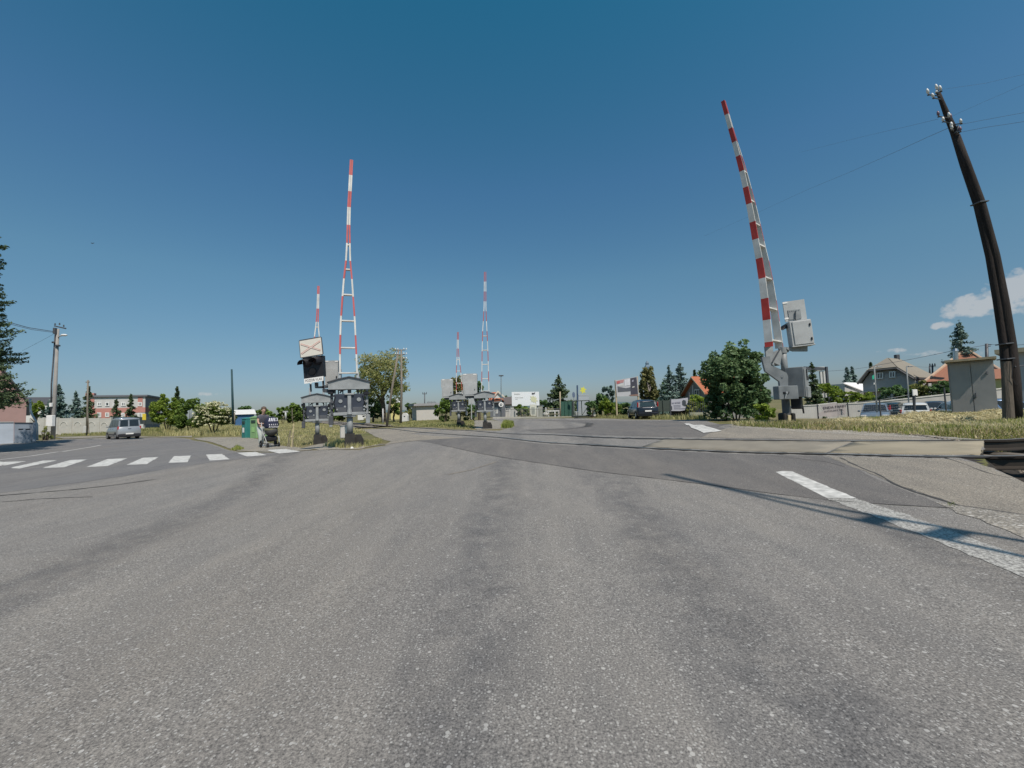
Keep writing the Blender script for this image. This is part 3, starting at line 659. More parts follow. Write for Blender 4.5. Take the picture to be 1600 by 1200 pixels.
# ---- right hand barrier: boom up, seen from its edge, grey signal box turned away from us
def right_barrier():
    Z = 10.9; base = P(1230, 661, Z); base.z = gz(base.x, base.y)-.05
    t = thing('level_crossing_barrier', 'tall red and white barrier on the dry bank, its grey signal box seen from behind', 'barrier', base, 0, 'raised crossing barriers')
    th_ = R(37); U = Vector((math.cos(th_), math.sin(th_), 0)); Wd = Vector((math.sin(th_), -math.cos(th_), 0))
    ys = [158.4, 180.5, 203, 225.5, 248.5, 273, 299, 325.5, 354, 381, 410.5, 441, 471.5, 503.5, 536, 543]
    cx = [(1130, 158.4), (1136, 180.5), (1142, 203), (1148.5, 225.5), (1155, 248.5), (1161.5, 273), (1167.5, 299), (1173.5, 325.5), (1179, 354), (1184, 381), (1190, 410.5), (1195, 441), (1199, 471.5), (1202.5, 503.5), (1206, 536), (1206.5, 543)]
    cl = [P(x+3.2*((y-158)/385), y, Z+.05) for x, y in cx]; L = [(y-ys[0])/(ys[-1]-ys[0]) for y in ys]
    bands = L[1:-1]
    sep = lambda u: .05+.62*max(0, (u-.14))/.86; wid = lambda u: .095+.10*u
    boom(t, cl, bands, U, Wd, sep, wid, th=.028, rungs=[.30, .42, .515, .60, .73, .85, .975], plain_inside=True)
    b = MB(); b.loft([[Vector((x, y, z))*1 for x, y in ((-.16, -.16), (.16, -.16), (.16, .16), (-.16, .16))] for z in (0, .06)], True)
    for sg in (-1, 1): b.bbox((sg*.115, 0, .15), (.09, .26, .36), b=.02)
    b.bbox((0, .09, .17), (.2, .06, .34), b=.01); b.build('footing', M_blkb, t)
    w = MB(); w.bbox((-.012, -.10, .15), (.085, .05, .26), (0, R(6), 0), b=.01); w.build('wooden_wedge', M_yel, t)
    p = MB(); p.tube([(0, 0, .28), (.0, 0, .75)], [.095, .095], 14); p.build('lower_post', M_dgrey, t)
    # gear cabinet (turned about 45 degrees)
    q = R(-46)
    c = P(1249, 597, Z)-base
    g = MB(); g.bbox(c+Vector((0, .12, 0)), (.42, .40, .80), q, b=.012); gc = g.build('gear_cabinet', M_shade_grey, t)
    cq = Matrix.Rotation(q, 3, 'Z')
    d = MB(); cc = c+Vector((0, .12, 0))+cq @ Vector((.225, 0, -.03)); d.bbox(cc, (.03, .37, .74), q, b=.008); d.bbox(cc+cq @ Vector((.02, .05, -.24)), (.05, .36, .30), q, b=.01); dr = d.build('cabinet_door', M_grey, gc)
    h = MB(); h.bbox(cc+cq @ Vector((.03, -.02, .22)), (.02, .03, .30), q, b=.004); h.tube([cc+cq @ Vector((.03, .0, .16)), cc+cq @ Vector((.055, 0, .16)), cc+cq @ Vector((.055, .07, .15))], .009, 8); h.build('handle', M_blk, gc)
    e = MB(); e.bbox(P(1249, 629, Z)-base+Vector((0, .1, 0)), (.24, .2, .34), q, b=.02); e.tube([P(1256, 634, Z)-base+Vector((0, .05, 0)), P(1258, 646, Z)-base+Vector((0, .05, 0))], .02, 8); e.build('motor_box', M_blk, t)
    # cranked arm that carries the boom, and its counterweight
    a = MB(); pts = [(1190.5, 558), (1203, 556.5), (1205, 571), (1229, 582.5), (1231.5, 588), (1231.5, 603), (1219, 604), (1218, 596), (1196, 580)]
    a.prism([P(x, y, Z-.22)-base for x, y in pts], (0, .07, 0)); a.prism([P(x+2, y, Z+.25)-base for x, y in pts], (0, .06, 0)); ar = a.build('crank_arm', M_shade_grey, t); recalc(ar)
    a = MB(); a.prism([P(x, y, Z-.02)-base for x, y in [(1195.5, 541), (1207.5, 541), (1210, 571), (1198, 566)]], (0, .05, 0)); a.prism([P(x, y, Z+.02)-base for x, y in [(1206, 552), (1220, 546), (1222, 553), (1219, 571), (1208, 566)]], (0, .20, 0))
    s = a.build('boom_shoe', M_grey, t); recalc(s); a = MB(); a.tube([P(1222, 588, Z-.24)-base, P(1222, 588, Z-.10)-base], .035, 10); a.build('pivot_bolt', M_zinc, t); a = MB(); a.tube([P(1207, 566, Z-.05)-base, P(1219, 545, Z-.05)-base], .02, 6); a.build('link_rod', M_dgrey, t)
    a = MB(); cwc = P(1228.5, 613.5, Z-.30)-base; a.bbox(cwc+Vector((0, .02, 0)), (.58, .20, .35), R(10), b=.012); cw = a.build('counterweight', M_shade_grey, t)
    a = MB(); a.bbox(cwc+Vector((-.07, -.10, .0)), (.17, .03, .045), R(10), b=.004); a.build('slot', M_blk, cw)
    a = MB(); k = cwc+Vector((-.08, -.125, 0)); a.tube([k, k+Vector((0, -.03, 0))], .03, 8); a.tube([k+Vector((0, -.01, 0)), k+Vector((-.05, -.02, -.14))], .012, 8); a.build('clamp_bolt', M_zinc, cw)
    # round upper post with collar
    a = MB(); pp = P(1224, 560, Z+.22)-base; a.smooth = True; a.tube([pp+Vector((.02, 0, -.55)), pp+Vector((0, 0, .25))], .082, 18); a.smooth = False; a.tube([pp+Vector((0, 0, .14)), pp+Vector((0, 0, .30))], .098, 18)
    for k in (-1, 1): a.bbox(pp+Vector((k*.11, -.03, .22)), (.05, .05, .12), b=.008)
    a.build('upper_post', M_grey, t)
    # signal on its bracket
    a = MB(); y0 = Z+.12
    a.prism([P(x, y, y0)-base for x, y in [(1229, 543), (1262, 541), (1262, 549), (1240, 549), (1229, 545.5)]], (0, .05, 0)); a.prism([P(x, y, y0)-base for x, y in [(1229, 542.6), (1262, 540.6), (1262, 541.8), (1229, 543.6)]], (0, .22, 0)); br = a.build('signal_bracket', M_grey, t); recalc(br)
    yaw = R(-14); lean = Matrix.Rotation(yaw, 3, 'Z') @ Matrix.Rotation(R(-3.5), 3, 'Y')
    cb = P(1249.5, 521, Z+.1)-base
    a = MB(); a.bbox(cb, (.52, .26, .68), lean, b=.012); a.bbox(cb+lean @ Vector((.02, -.14, 0)), (.45, .03, .63), lean, b=.01); a.bbox(cb+lean @ Vector((0, 0, -.35)), (.54, .30, .025), lean, b=.005); sb = a.build('signal_box', M_lgrey, t)
    for z in (.19, -.19): a = MB(); a.bbox(cb+lean @ Vector((.2, -.165, z)), (.03, .03, .07), lean, b=.004); a.build('latch', M_blk, sb)
    a = MB(); hood = []
    for k in range(2):
        yy = .02+k*.0
    hc = cb+lean @ Vector((-.26, .12, .17))
    for i in range(7): hood.append([hc+lean @ Vector((-.16*i/6, .0, .02-.05*(i/6)**2))+Vector((0, math.cos(j*math.pi/6)*.11, math.sin(j*math.pi/6)*.12*(1-.35*i/6))) for j in range(7)])
    a.loft(hood, False, closed=False); ho = a.build('lamp_hood', M_blk, sb); 
    m = ho.modifiers.new('t', 'SOLIDIFY'); m.thickness = .012
    a = MB(); bo = P(1241.5, 485.5, Z+.16)-base; a.bbox(bo, (.53, .02, .56), lean, b=.008); bd = a.build('sign_backboard', M_lgrey, t)
    for sx, sz in ((-.21, .245), (-.21, -.19)): a = MB(); a.bbox(bo+lean @ Vector((sx, -.016, sz)), (.12, .01, .045), lean, b=.002); a.build('board_clip', M_plate, bd)
    a = MB(); a.bbox(bo+lean @ Vector((-.02, -.02, -.10)), (.30, .02, .27), lean, b=.004); a.prism([bo+lean @ Vector(v) for v in ((.0, -.035, -.01), (.05, -.035, -.26), (-.03, -.035, -.26))], lean @ Vector((0, -.05, 0)))
    for i in range(6):
        a.tube([bo+lean @ Vector((-.13+.045*i, -.03, .0)), bo+lean @ Vector((-.13+.045*i, -.045, .0))], .008, 6)
    a.build('mounting_plate', M_grey, bd)
    return t
right_barrier()

def gable_barrier(pxc, pyb, Z, s, label, tip, boom_cl, bands, seps, rungs, red, splitfrom, wid0=.08, yaw=0.0):
    """barrier with a little sheet-metal gable roof over its drive; s = scale"""
    base = P(pxc, pyb, Z); base.z = gz(base.x, base.y)-.02
    t = thing('level_crossing_barrier', label, 'barrier', base, yaw, 'raised crossing barriers')
    V = lambda x, y, z: Vector((x, y, z))*s
    b = MB(); b.loft([[V(x*k, y*k, z) for x, y in ((-.15, -.15), (.15, -.15), (.15, .15), (-.15, .15))] for z, k in ((0, 1.05), (.42, .85))], True); b.build('footing', M_blkb, t)
    b = MB(); b.prism([V(.15, -.06, .02), V(.38, -.06, .04), V(.37, -.06, .22), V(.30, -.06, .36), V(.14, -.06, .37)], V(0, .3, 0)); o = b.build('counterweight_shoe', M_blkb, t); recalc(o)
    b = MB(); b.smooth = True; b.tube([V(0, 0, .40), V(0, 0, .95)], .085*s, 14); b.smooth = False; b.bbox(V(0, -.05, .93), (.34*s, .22*s, .07*s), b=.01); b.build('post', M_grey, t)
    b = MB(); b.bbox(V(-.22, .05, 1.27), (.37*s, .34*s, .60*s), b=.015*s); b.bbox(V(.22, .05, 1.27), (.37*s, .34*s, .60*s), b=.015*s); dr = b.build('drive_housing', M_bgrey, t)
    b = MB(); b.bbox(V(0, -.12, .99), (.86*s, .12*s, .09*s), b=.01); b.tube([V(0, -.16, .98), V(0, -.16, 1.16)], [.08*s, .05*s], 10); b.bbox(V(0, -.12, 1.3), (.10*s, .08*s, .5*s), b=.01); b.bbox(V(0, -.15, 1.56), (.26*s, .07*s, .05*s), b=.01); b.build('drive_bracket', M_grey, dr)
    for x, z_, r_ in ((-.24, 1.36, .055), (.26, 1.40, .06), (.40, 1.1, .03), (.40, 1.2, .03), (-.12, 1.2, .03), (-.33, 1.12, .025)):
        b = MB(); b.tube([V(x, -.145, z_), V(x, -.12, z_)], r_*s, 10); b.build('inspection_cap', M_grey if r_ > .05 else M_zinc, dr)
    b = MB(); b.tube([V(-.38, -.14, 1.5), V(-.42, -.16, 1.3), V(-.36, -.15, 1.08), V(-.28, -.16, 1.0), V(-.12, -.14, .9)], .016*s, 6); b.build('cable', M_blk, dr)
    b = MB(); b.tube([V(.36, -.14, 1.52), V(.43, -.18, 1.36), V(.38, -.15, 1.22)], .014*s, 6); b.build('cable', M_blk, dr)
    for x in (-.22, .22): b = MB(); b.bbox(V(x, -.125, 1.10), (.28*s, .012*s, .16*s), b=.004); b.build('access_plate', M_dgrey, dr)
    for x, z_ in ((-.50, 1.62), (.46, 1.58)): b = MB(); b.bbox(V(x, -.06, z_), (.14*s, .12*s, .10*s), b=.012); b.build('hinge_block', M_blk, t)
    for sg, zz in ((-1, .62), (1, .55)):
        b = MB(); b.bbox(V(sg*.48, .04, 1.25+(.0 if sg < 0 else -.03)), (.07*s, .10*s, (1.0)*s), b=.01)
        for k in range(4): b.bbox(V(sg*.44, -.03, 1.0+.17*k), (.10*s, .05*s, .05*s), (0, sg*R(28), 0), b=.006)
        b.bbox(V(sg*.50, .0, .82), (.12*s, .20*s, .26*s), b=.012); b.build('hanging_weight', M_dgrey if sg < 0 else M_grey, t)
    b = MB(); b.bbox(V(0, .03, 1.72), (.10*s, .12*s, .26*s), b=.01)
    for x in (-.30, -.18, .24, .33): b.tube([V(x, .03, 1.56), V(x, .03, 1.82)], .016*s, 6)
    b.tube([V(-.26, .0, 1.6), V(-.2, .0, 1.68), V(-.1, .0, 1.7)], .02*s, 6); b.tube([V(.26, .0, 1.6), V(.2, .0, 1.7), V(.08, .0, 1.72)], .02*s, 6); b.build('pivot_frame', M_dgrey, t)
    b = MB(); poly = [V(-.56, -.17, 1.70), V(.56, -.17, 1.70), V(.56, -.17, 1.90), V(.28, -.17, 1.985), V(0, -.17, 2.04), V(-.28, -.17, 1.985), V(-.56, -.17, 1.90)]
    b.prism(poly, V(0, .03, 0)); b.prism([p+V(0, .36, 0) for p in poly], V(0, .03, 0)); o = b.build('gable_panel', M_grey, t); recalc(o)
    b = MB(); top = [(-.59, 1.895), (-.28, 1.99), (0, 2.05), (.28, 1.99), (.59, 1.895)]; ring = [(x, z) for x, z in top]+[(x, z+.028) for x, z in reversed(top)]
    b.prism([V(x, -.21, z) for x, z in ring], V(0, .46, 0)); o = b.build('gable_roof', M_dgrey, t); recalc(o)
    U = Vector((math.cos(yaw), math.sin(yaw), 0)); Wd = Vector((-math.sin(yaw), math.cos(yaw), 0))
    cl = [P(x, y, Z+.05) for x, y in boom_cl]
    sp = lambda u: np.interp(u, [a for a, _ in seps], [c for _, c in seps])*math.cos(yaw)
    boom(t, cl, bands, U, Wd, sp, lambda u: .07+.12*u, th=.046 if Z < 13 else .038, rungs=rungs, red=red)
    for sg in (-1, 1):
        b = MB(); c = cl[-1]+U*sg*seps[-1][1]/2; b.bbox(c+Vector((0, 0, -.12)), (.08, .12, .34), yaw, b=.01); b.build('boom_shoe', M_alu, t, world=True)
    return t, base
ys = [250.5, 275, 300.75, 326, 354, 382.5, 410, 438, 465, 495, 524, 553, 582]
nb = lambda ys: [(y-ys[0])/(ys[-1]-ys[0]) for y in ys][1:-1]
yf = lambda ys, y: (y-ys[0])/(ys[-1]-ys[0])
k1 = 12/640
T1, B1 = gable_barrier(547, 698, 12, 1.0, 'tallest slender barrier at the left roadside, ladder boom straight up over a gabled drive', (549, 250),
    [(549.3, 250.5), (548, 275), (546.8, 300), (545.3, 326), (544.6, 355), (544.4, 384), (543.8, 423), (543.6, 461), (543.6, 502), (544, 543), (544.8, 584)], nb(ys),
    [(0, .052), (.45*.5, .056), (yf(ys, 354), .06), (yf(ys, 384), .085), (yf(ys, 410), 7.5*k1*.9), (yf(ys, 440), 13*k1), (yf(ys, 502), 22*k1), (yf(ys, 543), 25*k1), (1, 26.5*k1)],
    [yf(ys, y) for y in (385, 423, 462, 502, 543, 581)], M_fadered, 0, yaw=R(20))
ys2 = [447, 460, 483, 504, 527, 549, 570, 590, 608]; k2 = 16.3/640
T2, B2 = gable_barrier(496, 690, 16.3, .98, 'short barrier behind the light signal, second from the left kerb, with a narrow ladder boom', (497, 447),
    [(497.6, 447), (496.6, 483), (495.6, 504), (495.2, 525), (495, 560), (495, 608)], nb(ys2),
    [(0, .05), (yf(ys2, 500), .06), (yf(ys2, 512), .11), (yf(ys2, 527), 7.5*k2), (yf(ys2, 560), 13*k2), (1, 19*k2)], [yf(ys2, y) for y in (512, 535, 560, 590)], M_fadered, 0, yaw=R(24))
ys3 = [425]+[425+15.6*i for i in range(1, 12)]+[612]; k3 = 22/640
T3, B3 = gable_barrier(758.5, 671, 22, .98, 'far barrier at the road edge past the tracks, just left of the white billboard', (758, 425),
    [(758, 425), (757.8, 480), (757.5, 515), (757.8, 548), (758, 570), (758.3, 612)], nb(ys3),
    [(0, .08), (yf(ys3, 480), .10), (yf(ys3, 500), .16), (yf(ys3, 520), 7*k3), (yf(ys3, 548), 9*k3), (1, 11.5*k3)], [yf(ys3, y) for y in (526, 548, 570, 592, 611)], M_fadered2, 0, yaw=R(4))
ys4 = [519, 531, 545, 558, 571, 583, 597, 610, 622]; k4 = 24.5/640
T4, B4 = gable_barrier(717, 663, 24.5, .95, 'lowest far barrier on the grass island, its boom in front of a pointed tree', (715, 519),
    [(715.5, 519), (715.3, 545), (715.6, 558), (716.5, 580), (718, 622)], nb(ys4),
    [(0, .06), (yf(ys4, 545), .08), (yf(ys4, 558), 3*k4), (yf(ys4, 580), 7*k4), (1, 9.5*k4)], [yf(ys4, y) for y in (562, 580, 599, 614)], M_fadered2, 0, yaw=R(7))

# ---- crossing light signals (own head on each barrier's bracket)
def T4m(base, yaw=0, lean=0): return Matrix.Translation(base) @ Matrix.Rotation(yaw, 4, 'Z') @ Matrix.Rotation(lean, 4, 'Y')
def front_signal():
    Z = 11.6; c0 = P(489, 560, Z)
    t = thing('crossing_signal', 'black twin lamp signal facing the viewer under a white board with an outlined red cross', 'signal', c0, 0, 'crossing light signals')
    w = lambda pts, Zd=Z: [P(x, y, Zd)-c0 for x, y in pts]
    b = MB(); b.prism(w([(466.8, 532.6), (468.5, 531.2), (500.6, 525.8), (502.3, 527), (505, 552.6), (503.6, 554.2), (470.6, 559.8), (469, 558.6)]), (0, .025, 0)); bo = b.build('cross_board', M_dgrey, t); recalc(bo)
    b = MB(); b.prism(w([(467.8, 533.2), (501.2, 527.3), (503.8, 553), (470, 558.6)], Z-.006), (0, .006, 0)); o = b.build('board_face', M_signw, bo); recalc(o)
    def bar(p0, p1, wd, zoff, m, nm):
        a, c = Vector((*p0, 0)), Vector((*p1, 0)); d = (c-a).normalized(); n = Vector((-d.y, d.x, 0))*wd
        q = [a-n+d*.2, a+n+d*.2, c+n-d*.2, c-n-d*.2]; bb = MB(); bb.prism(w([(v.x, v.y) for v in q], Z-zoff), (0, .004, 0)); o = bb.build(nm, m, bo); recalc(o); return o
    mr = mat('outline_red', (.50, .07, .05), .6); 
    bar((469.8, 538), (500.8, 547.6), 1.15, .011, mr, 'cross_outline'); bar((471, 553), (500, 533), 1.15, .0125, mr, 'cross_outline')
    bar((470.3, 538.2), (500.3, 547.4), .62, .016, M_signw, 'cross_arm'); bar((471.4, 552.7), (499.6, 533.3), .62, .0175, M_signw, 'cross_arm')
    b = MB(); b.prism(w([(472.6, 559.5), (503.8, 555), (505.4, 587.6), (475, 592.3)], Z+.04), (0, .17, 0)); hs = b.build('lamp_board', M_blk, t); recalc(hs)
    for x, y in ((479.5, 567.5), (496, 564)):
        c = P(x, y, Z+.03)-c0; b = MB(); b.tube([c, c+Vector((0, -.02, 0))], .115, 16); b.build('red_lens', M_lens, hs)
        b = MB(); rg = []
        for i in range(6):
            f = i/5; rg.append([c+Vector((math.cos(a)*.14*(1-.1*f)-.05*f, -.20*f, math.sin(a)*.14*(1-.15*f)+.01-.05*f)) for a in [math.pi*(-.08+1.16*k/9) for k in range(10)]])
        b.loft(rg, False, closed=False); o = b.build('lamp_hood', M_blk, hs); m = o.modifiers.new('t', 'SOLIDIFY'); m.thickness = .01
    c = P(488, 580, Z+.03)-c0; b = MB(); b.tube([c, c+Vector((0, -.02, 0))], .105, 16); b.build('white_lens', mat('smoky_lens', (.012, .012, .014), .5, spec=.2), hs)
    b = MB(); b.prism(w([(475, 592), (505.2, 587.6), (505.3, 594.8), (475.4, 599.8)], Z+.02), (0, .012, 0)); pl = b.build('text_plate', M_plate, t); recalc(pl)
    cc = P(490.3, 593.6, Z+.016); ang = math.atan2(592-587.6, 30.2)+.0
    Mx = Matrix.Translation(cc) @ Matrix.Rotation(ROLL*0, 4, 'Y') @ Matrix.Rotation(-ang+0.035, 4, 'Y') @ Matrix.Rotation(R(90), 4, 'X')
    text_mesh('POZOR VLAK', 'lettering', .095, mat('grey_letters', (.16, .15, .15), .6), pl, Mx, .001, .84)
    b = MB(); b.prism(w([(491.5, 598), (495, 597.5), (495, 604), (520, 601.5), (524, 601), (524, 603.5), (505, 606.5), (492, 606.5)], Z+.2), (0, .10, 0)); b.prism(w([(505, 607.5), (522, 608), (522, 615), (505, 613)], Z+.22), (0, .12, 0)); b.prism(w([(483.5, 600), (486, 600), (486.6, 612), (484.6, 612)], Z+.3), (0, .03, 0)); b.prism(w([(503, 589), (505.3, 589), (506.4, 612), (504.2, 612)], Z+.2), (0, .04, 0)); o = b.build('bracket_arm', M_dgrey, t); recalc(o)
front_signal()
def away_signal(px0, py0, px1, py1, ysplit, Z, label, brkt, top_in=3):
    c0 = P((px0+px1)/2, (py0+py1)/2, Z); t = thing('crossing_signal', label, 'signal', c0, 0, 'crossing light signals')
    w = lambda pts, Zd=Z: [P(x, y, Zd)-c0 for x, y in pts]; hw = (px1-px0); r = hw*.07
    b = MB(); b.prism(w([(px0+r, py0+r*.3), (px1-r, py0), (px1, py0+r), (px1, ysplit), (px0, ysplit+1), (px0, py0+r*1.3)], Z+.1), (0, .025, 0)); o = b.build('sign_backboard', M_lgrey, t); recalc(o)
    for f in (.18, .82): b = MB(); b.prism(w([(px0+hw*(f-.1), py0+1), (px0+hw*(f+.1), py0+.8), (px0+hw*(f+.1), py0+2.2), (px0+hw*(f-.1), py0+2.4)], Z+.09), (0, .01, 0)); o2 = b.build('board_clip', M_plate, o); recalc(o2)
    b = MB(); e = hw*.06; b.prism(w([(px0+e, ysplit), (px1-e*.6, ysplit-1), (px1-e*.2, py1), (px0+e*1.4, py1+1)], Z-.06), (0, .22, 0)); bx = b.build('signal_box', M_lgrey, t); recalc(bx)
    b = MB(); b.prism(w([(px0+e*2.3, ysplit+2), (px1-e*2, ysplit+1), (px1-e*1.8, py1-2), (px0+e*2.7, py1-1)], Z-.075), (0, .015, 0)); o = b.build('box_door', M_lgrey, bx); recalc(o)
    b = MB(); b.bbox(P(px1-e*3, (ysplit+py1)/2, Z-.09)-c0, (.03, .03, .06), b=.004); b.build('latch', M_blk, bx)
    b = MB(); b.prism(w(brkt, Z+.02), (0, .08, 0)); o = b.build('bracket_arm', M_dgrey, t); recalc(o)
away_signal(506, 563, 530, 601, 577, 12.4, 'grey back of a crossing signal, close behind the black lamps at the left', [(506, 602), (524, 601), (533, 606), (533, 612), (520, 606), (506, 606)])
away_signal(722, 583.5, 746, 618, 599, 22.5, 'larger grey signal seen from behind, between the two far barriers', [(726, 618), (745, 616.5), (752, 620), (752, 626), (744, 622), (727, 622)])
away_signal(689, 592, 708, 621, 605, 25, 'smaller grey signal seen from behind, left of the far barriers', [(694, 621), (707, 620.5), (712, 624), (712, 628), (706, 625), (694, 624)])

# ---- the barrier out of frame at the near right whose ladder boom throws the shadow over the road
def near_barrier():
    tip = G(1040, 742); near = G(1600, 858); hor = Vector((SUN_H.x, SUN_H.y, 0)); k = 7.6; tp = tip+hor*k+Vector((0, 0, k*math.tan(SUN_EL)))
    hb = 1.9; kb = (hb-.1)/math.tan(SUN_EL); dsh = Vector((near.x-tip.x, near.y-tip.y, 0)); 
    bot = tip+dsh.normalized()*6.6; bt = Vector((bot.x, bot.y, 0))+hor*kb; bt.z = hb
    base = Vector((bt.x, bt.y, gz(bt.x, bt.y)))
    t = thing('level_crossing_barrier', 'nearest barrier, outside the picture at the right, known by its ladder shadow on the road', 'barrier', base, 0, 'raised crossing barriers')
    U = Vector((.93, .36, 0)).normalized(); Wd = Vector((-U.y, U.x, 0))
    cl = [tp.lerp(bt, i/10) for i in range(11)]
    rn = [(G(*q).xy-tip.xy).length/6.6 for q in ((1390, 809), (1500, 831))]; s0 = rn[0]-.22
    boom(t, cl, [i/14 for i in range(1, 14)], U, Wd, lambda u: .06 if u < s0 else .06+.74*(u-s0)/(1-s0), lambda u: .10+.14*u, th=.055, rungs=rn+[min(.97, rn[1]+.17), .985], rh=.055)
    b = MB(); b.bbox((0, 0, .2), (.36, .36, .42), b=.03); b.build('footing', M_blkb, t)
    b = MB(); b.tube([(0, 0, .4), (0, 0, 1.6)], .09, 14); b.build('post', M_grey, t)
    b = MB(); b.bbox((0, .1, 1.35), (.8, .4, .7), b=.02); b.build('drive_housing', M_grey, t)
near_barrier()

# ================================================================== VEGETATION
L_green = leafmat('leaf_green', (0.074, 0.125, 0.025), (0.271, 0.395, 0.074))
L_bright = leafmat('leaf_bright', (0.121, 0.189, 0.025), (0.409, 0.513, 0.086), trans=.35)
L_dark = leafmat('leaf_dark', (0.057, 0.116, 0.042), (0.220, 0.350, 0.130))
L_olive = leafmat('leaf_olive', (0.112, 0.149, 0.037), (0.485, 0.467, 0.167), trans=.35)
L_elder = leafmat('leaf_elder', (0.070, 0.112, 0.021), (0.266, 0.336, 0.070))
L_flower = leafmat('elder_flower', (.50, .50, .30), (.72, .70, .48), trans=.2)
L_blue = leafmat('spruce_blue', (0.064, 0.106, 0.085), (0.255, 0.361, 0.319), trans=.05)
L_spr = leafmat('spruce_green', (0.029, 0.048, 0.019), (0.136, 0.192, 0.088), trans=.05)
L_brown = leafmat('cypress_brown', (0.090, 0.100, 0.036), (0.306, 0.288, 0.108), trans=.15)
L_dry = leafmat('dry_grass', (.30, .25, .12), (.72, .65, .40), rough=.8, trans=.3)
L_grs = leafmat('fresh_grass', (.13, .18, .03), (.42, .44, .13), rough=.7, trans=.35)
L_mix = leafmat('meadow_grass', (.16, .19, .045), (.60, .54, .28), rough=.8, trans=.35)
L_linden = leafmat('leaf_linden', (0.069, 0.125, 0.048), (0.250, 0.356, 0.163))
L_acacia = leafmat('acacia_blossom', (.20, .235, .06), (.64, .60, .32), trans=.45)
M_bark = mat('bark', (.085, .068, .05), .9, var=.3, scale=5, bump=.5)
rv = np.random.default_rng(11)
def leafquads(C, size, rg, up=.3, aspect=.6, droop=None):
    n = len(C); a = rg.normal(size=(n, 3)); a[:, 2] *= .7; a /= np.linalg.norm(a, axis=1)[:, None]
    nrm = rg.normal(size=(n, 3)); nrm[:, 2] += up*2; b = np.cross(a, nrm); b /= np.linalg.norm(b, axis=1)[:, None]+1e-9
    s = (size*rg.uniform(.6, 1.4, n))[:, None]
    V = np.stack([C-a*s*.5, C+b*s*.5*aspect, C+a*s*.5, C-b*s*.5*aspect], 1).reshape(-1, 3)
    F = np.arange(4*n).reshape(n, 4); return V, F
def crown(name, parent, cen, rad, ncl, nleaf, size, m, seed, clr=.33, shape=None, holes=0.0, up=.35, dome=False):
    """leaf clumps through an uneven crown volume"""
    rg = np.random.default_rng(seed); cen = np.array(cen, float); rad = np.array(rad, float); cl = []
    tries = 0
    while len(cl) < ncl and tries < ncl*60:
        tries += 1
        p = rg.normal(size=3); p /= np.linalg.norm(p); r = rg.uniform(.30, 1)**.55
        if dome and p[2] < 0:
            h = math.hypot(p[0], p[1])+1e-6; p = np.array([p[0]/h, p[1]/h, rg.uniform(-1, 0)])*np.array([.97, .97, 1])
            r = rg.uniform(.25, 1)**.6; q = np.array([p[0]*r, p[1]*r, p[2]])
        else: q = p*r
        if shape is not None and not shape(q, rg): continue
        cl.append(q*rg.uniform(.84, 1.10))
    cl = np.array(cl); per = rg.integers(int(nleaf/ncl*.6), int(nleaf/ncl*1.4)+1, ncl); pts = []; tn = []
    for c, k in zip(cl, per):
        d = rg.normal(size=(k, 3)); d /= np.linalg.norm(d, axis=1)[:, None]; rr = rg.uniform(.45, 1.0, k)**.6
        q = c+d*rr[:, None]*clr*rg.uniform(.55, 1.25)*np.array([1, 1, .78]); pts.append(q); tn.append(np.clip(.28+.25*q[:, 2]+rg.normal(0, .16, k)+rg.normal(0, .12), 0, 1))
    Q = np.concatenate(pts); T = np.concatenate(tn); C = cen+Q*rad; C[:, 2] = np.maximum(C[:, 2], .03)
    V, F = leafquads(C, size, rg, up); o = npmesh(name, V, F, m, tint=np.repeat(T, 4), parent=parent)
    return o
def tree(name, label, cat, px, pyb, Z, wpx, ytop, ybot_crown, m, seed, ncl=26, nleaf=3500, leaf=None, group=None, trunk=True, depth=1.0, clr=.33, tr=.05, shape=None, up=.35, embed=0.0, limbs=5):
    """broad tree or bush: width in px, top and crown bottom in px at depth Z"""
    base = P(px, pyb, Z); base.z = gz(base.x, base.y)-.03-embed
    k = Z/FPX; top = P(px, ytop, Z).z; bot = P(px, ybot_crown, Z).z; w = wpx*k/2
    t = thing(name, label, cat, base, 0, group)
    cz = (top+bot)/2-base.z; rz = (top-bot)/2
    lf = leaf or max(.10, Z*.0055)
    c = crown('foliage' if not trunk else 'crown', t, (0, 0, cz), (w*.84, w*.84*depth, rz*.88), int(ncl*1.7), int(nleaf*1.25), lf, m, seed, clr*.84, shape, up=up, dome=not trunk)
    b = MB(); rg = random.Random(seed); r0 = max(.04, (top-base.z)*tr*.6)
    tops = max(.2, bot-base.z+rz*.9)
    if trunk:
        b.tube([(0, 0, -.1), (rg.uniform(-.1, .1), 0, tops*.35), (rg.uniform(-.2, .2), rg.uniform(-.2, .2), tops*.7), (rg.uniform(-.3, .3), 0, tops)], [r0*1.25, r0, r0*.75, r0*.35], 9)
        for i in range(limbs):
            a = i*6.28/max(1, limbs)+rg.uniform(-.4, .4); z0 = tops*rg.uniform(.35, .75); e = Vector((math.cos(a)*w*.62, math.sin(a)*w*.6*depth, min(z0+rz*rg.uniform(.5, 1.0), top-base.z-.3)))
            b.tube([(0, 0, z0), (e.x*.4, e.y*.4, z0+(e.z-z0)*.55), e], [r0*.55, r0*.35, r0*.1], 6)
    else:
        for i in range(6):
            a = i*1.05; b.tube([(0.1*math.cos(a), .1*math.sin(a), -.05), (w*.3*math.cos(a), w*.3*math.sin(a)*depth, cz*.7), (w*.55*math.cos(a), w*.5*math.sin(a)*depth, cz*1.1)], [.04, .025, .012], 5)
    b.build('trunk' if trunk else 'stem', M_bark, t); return t
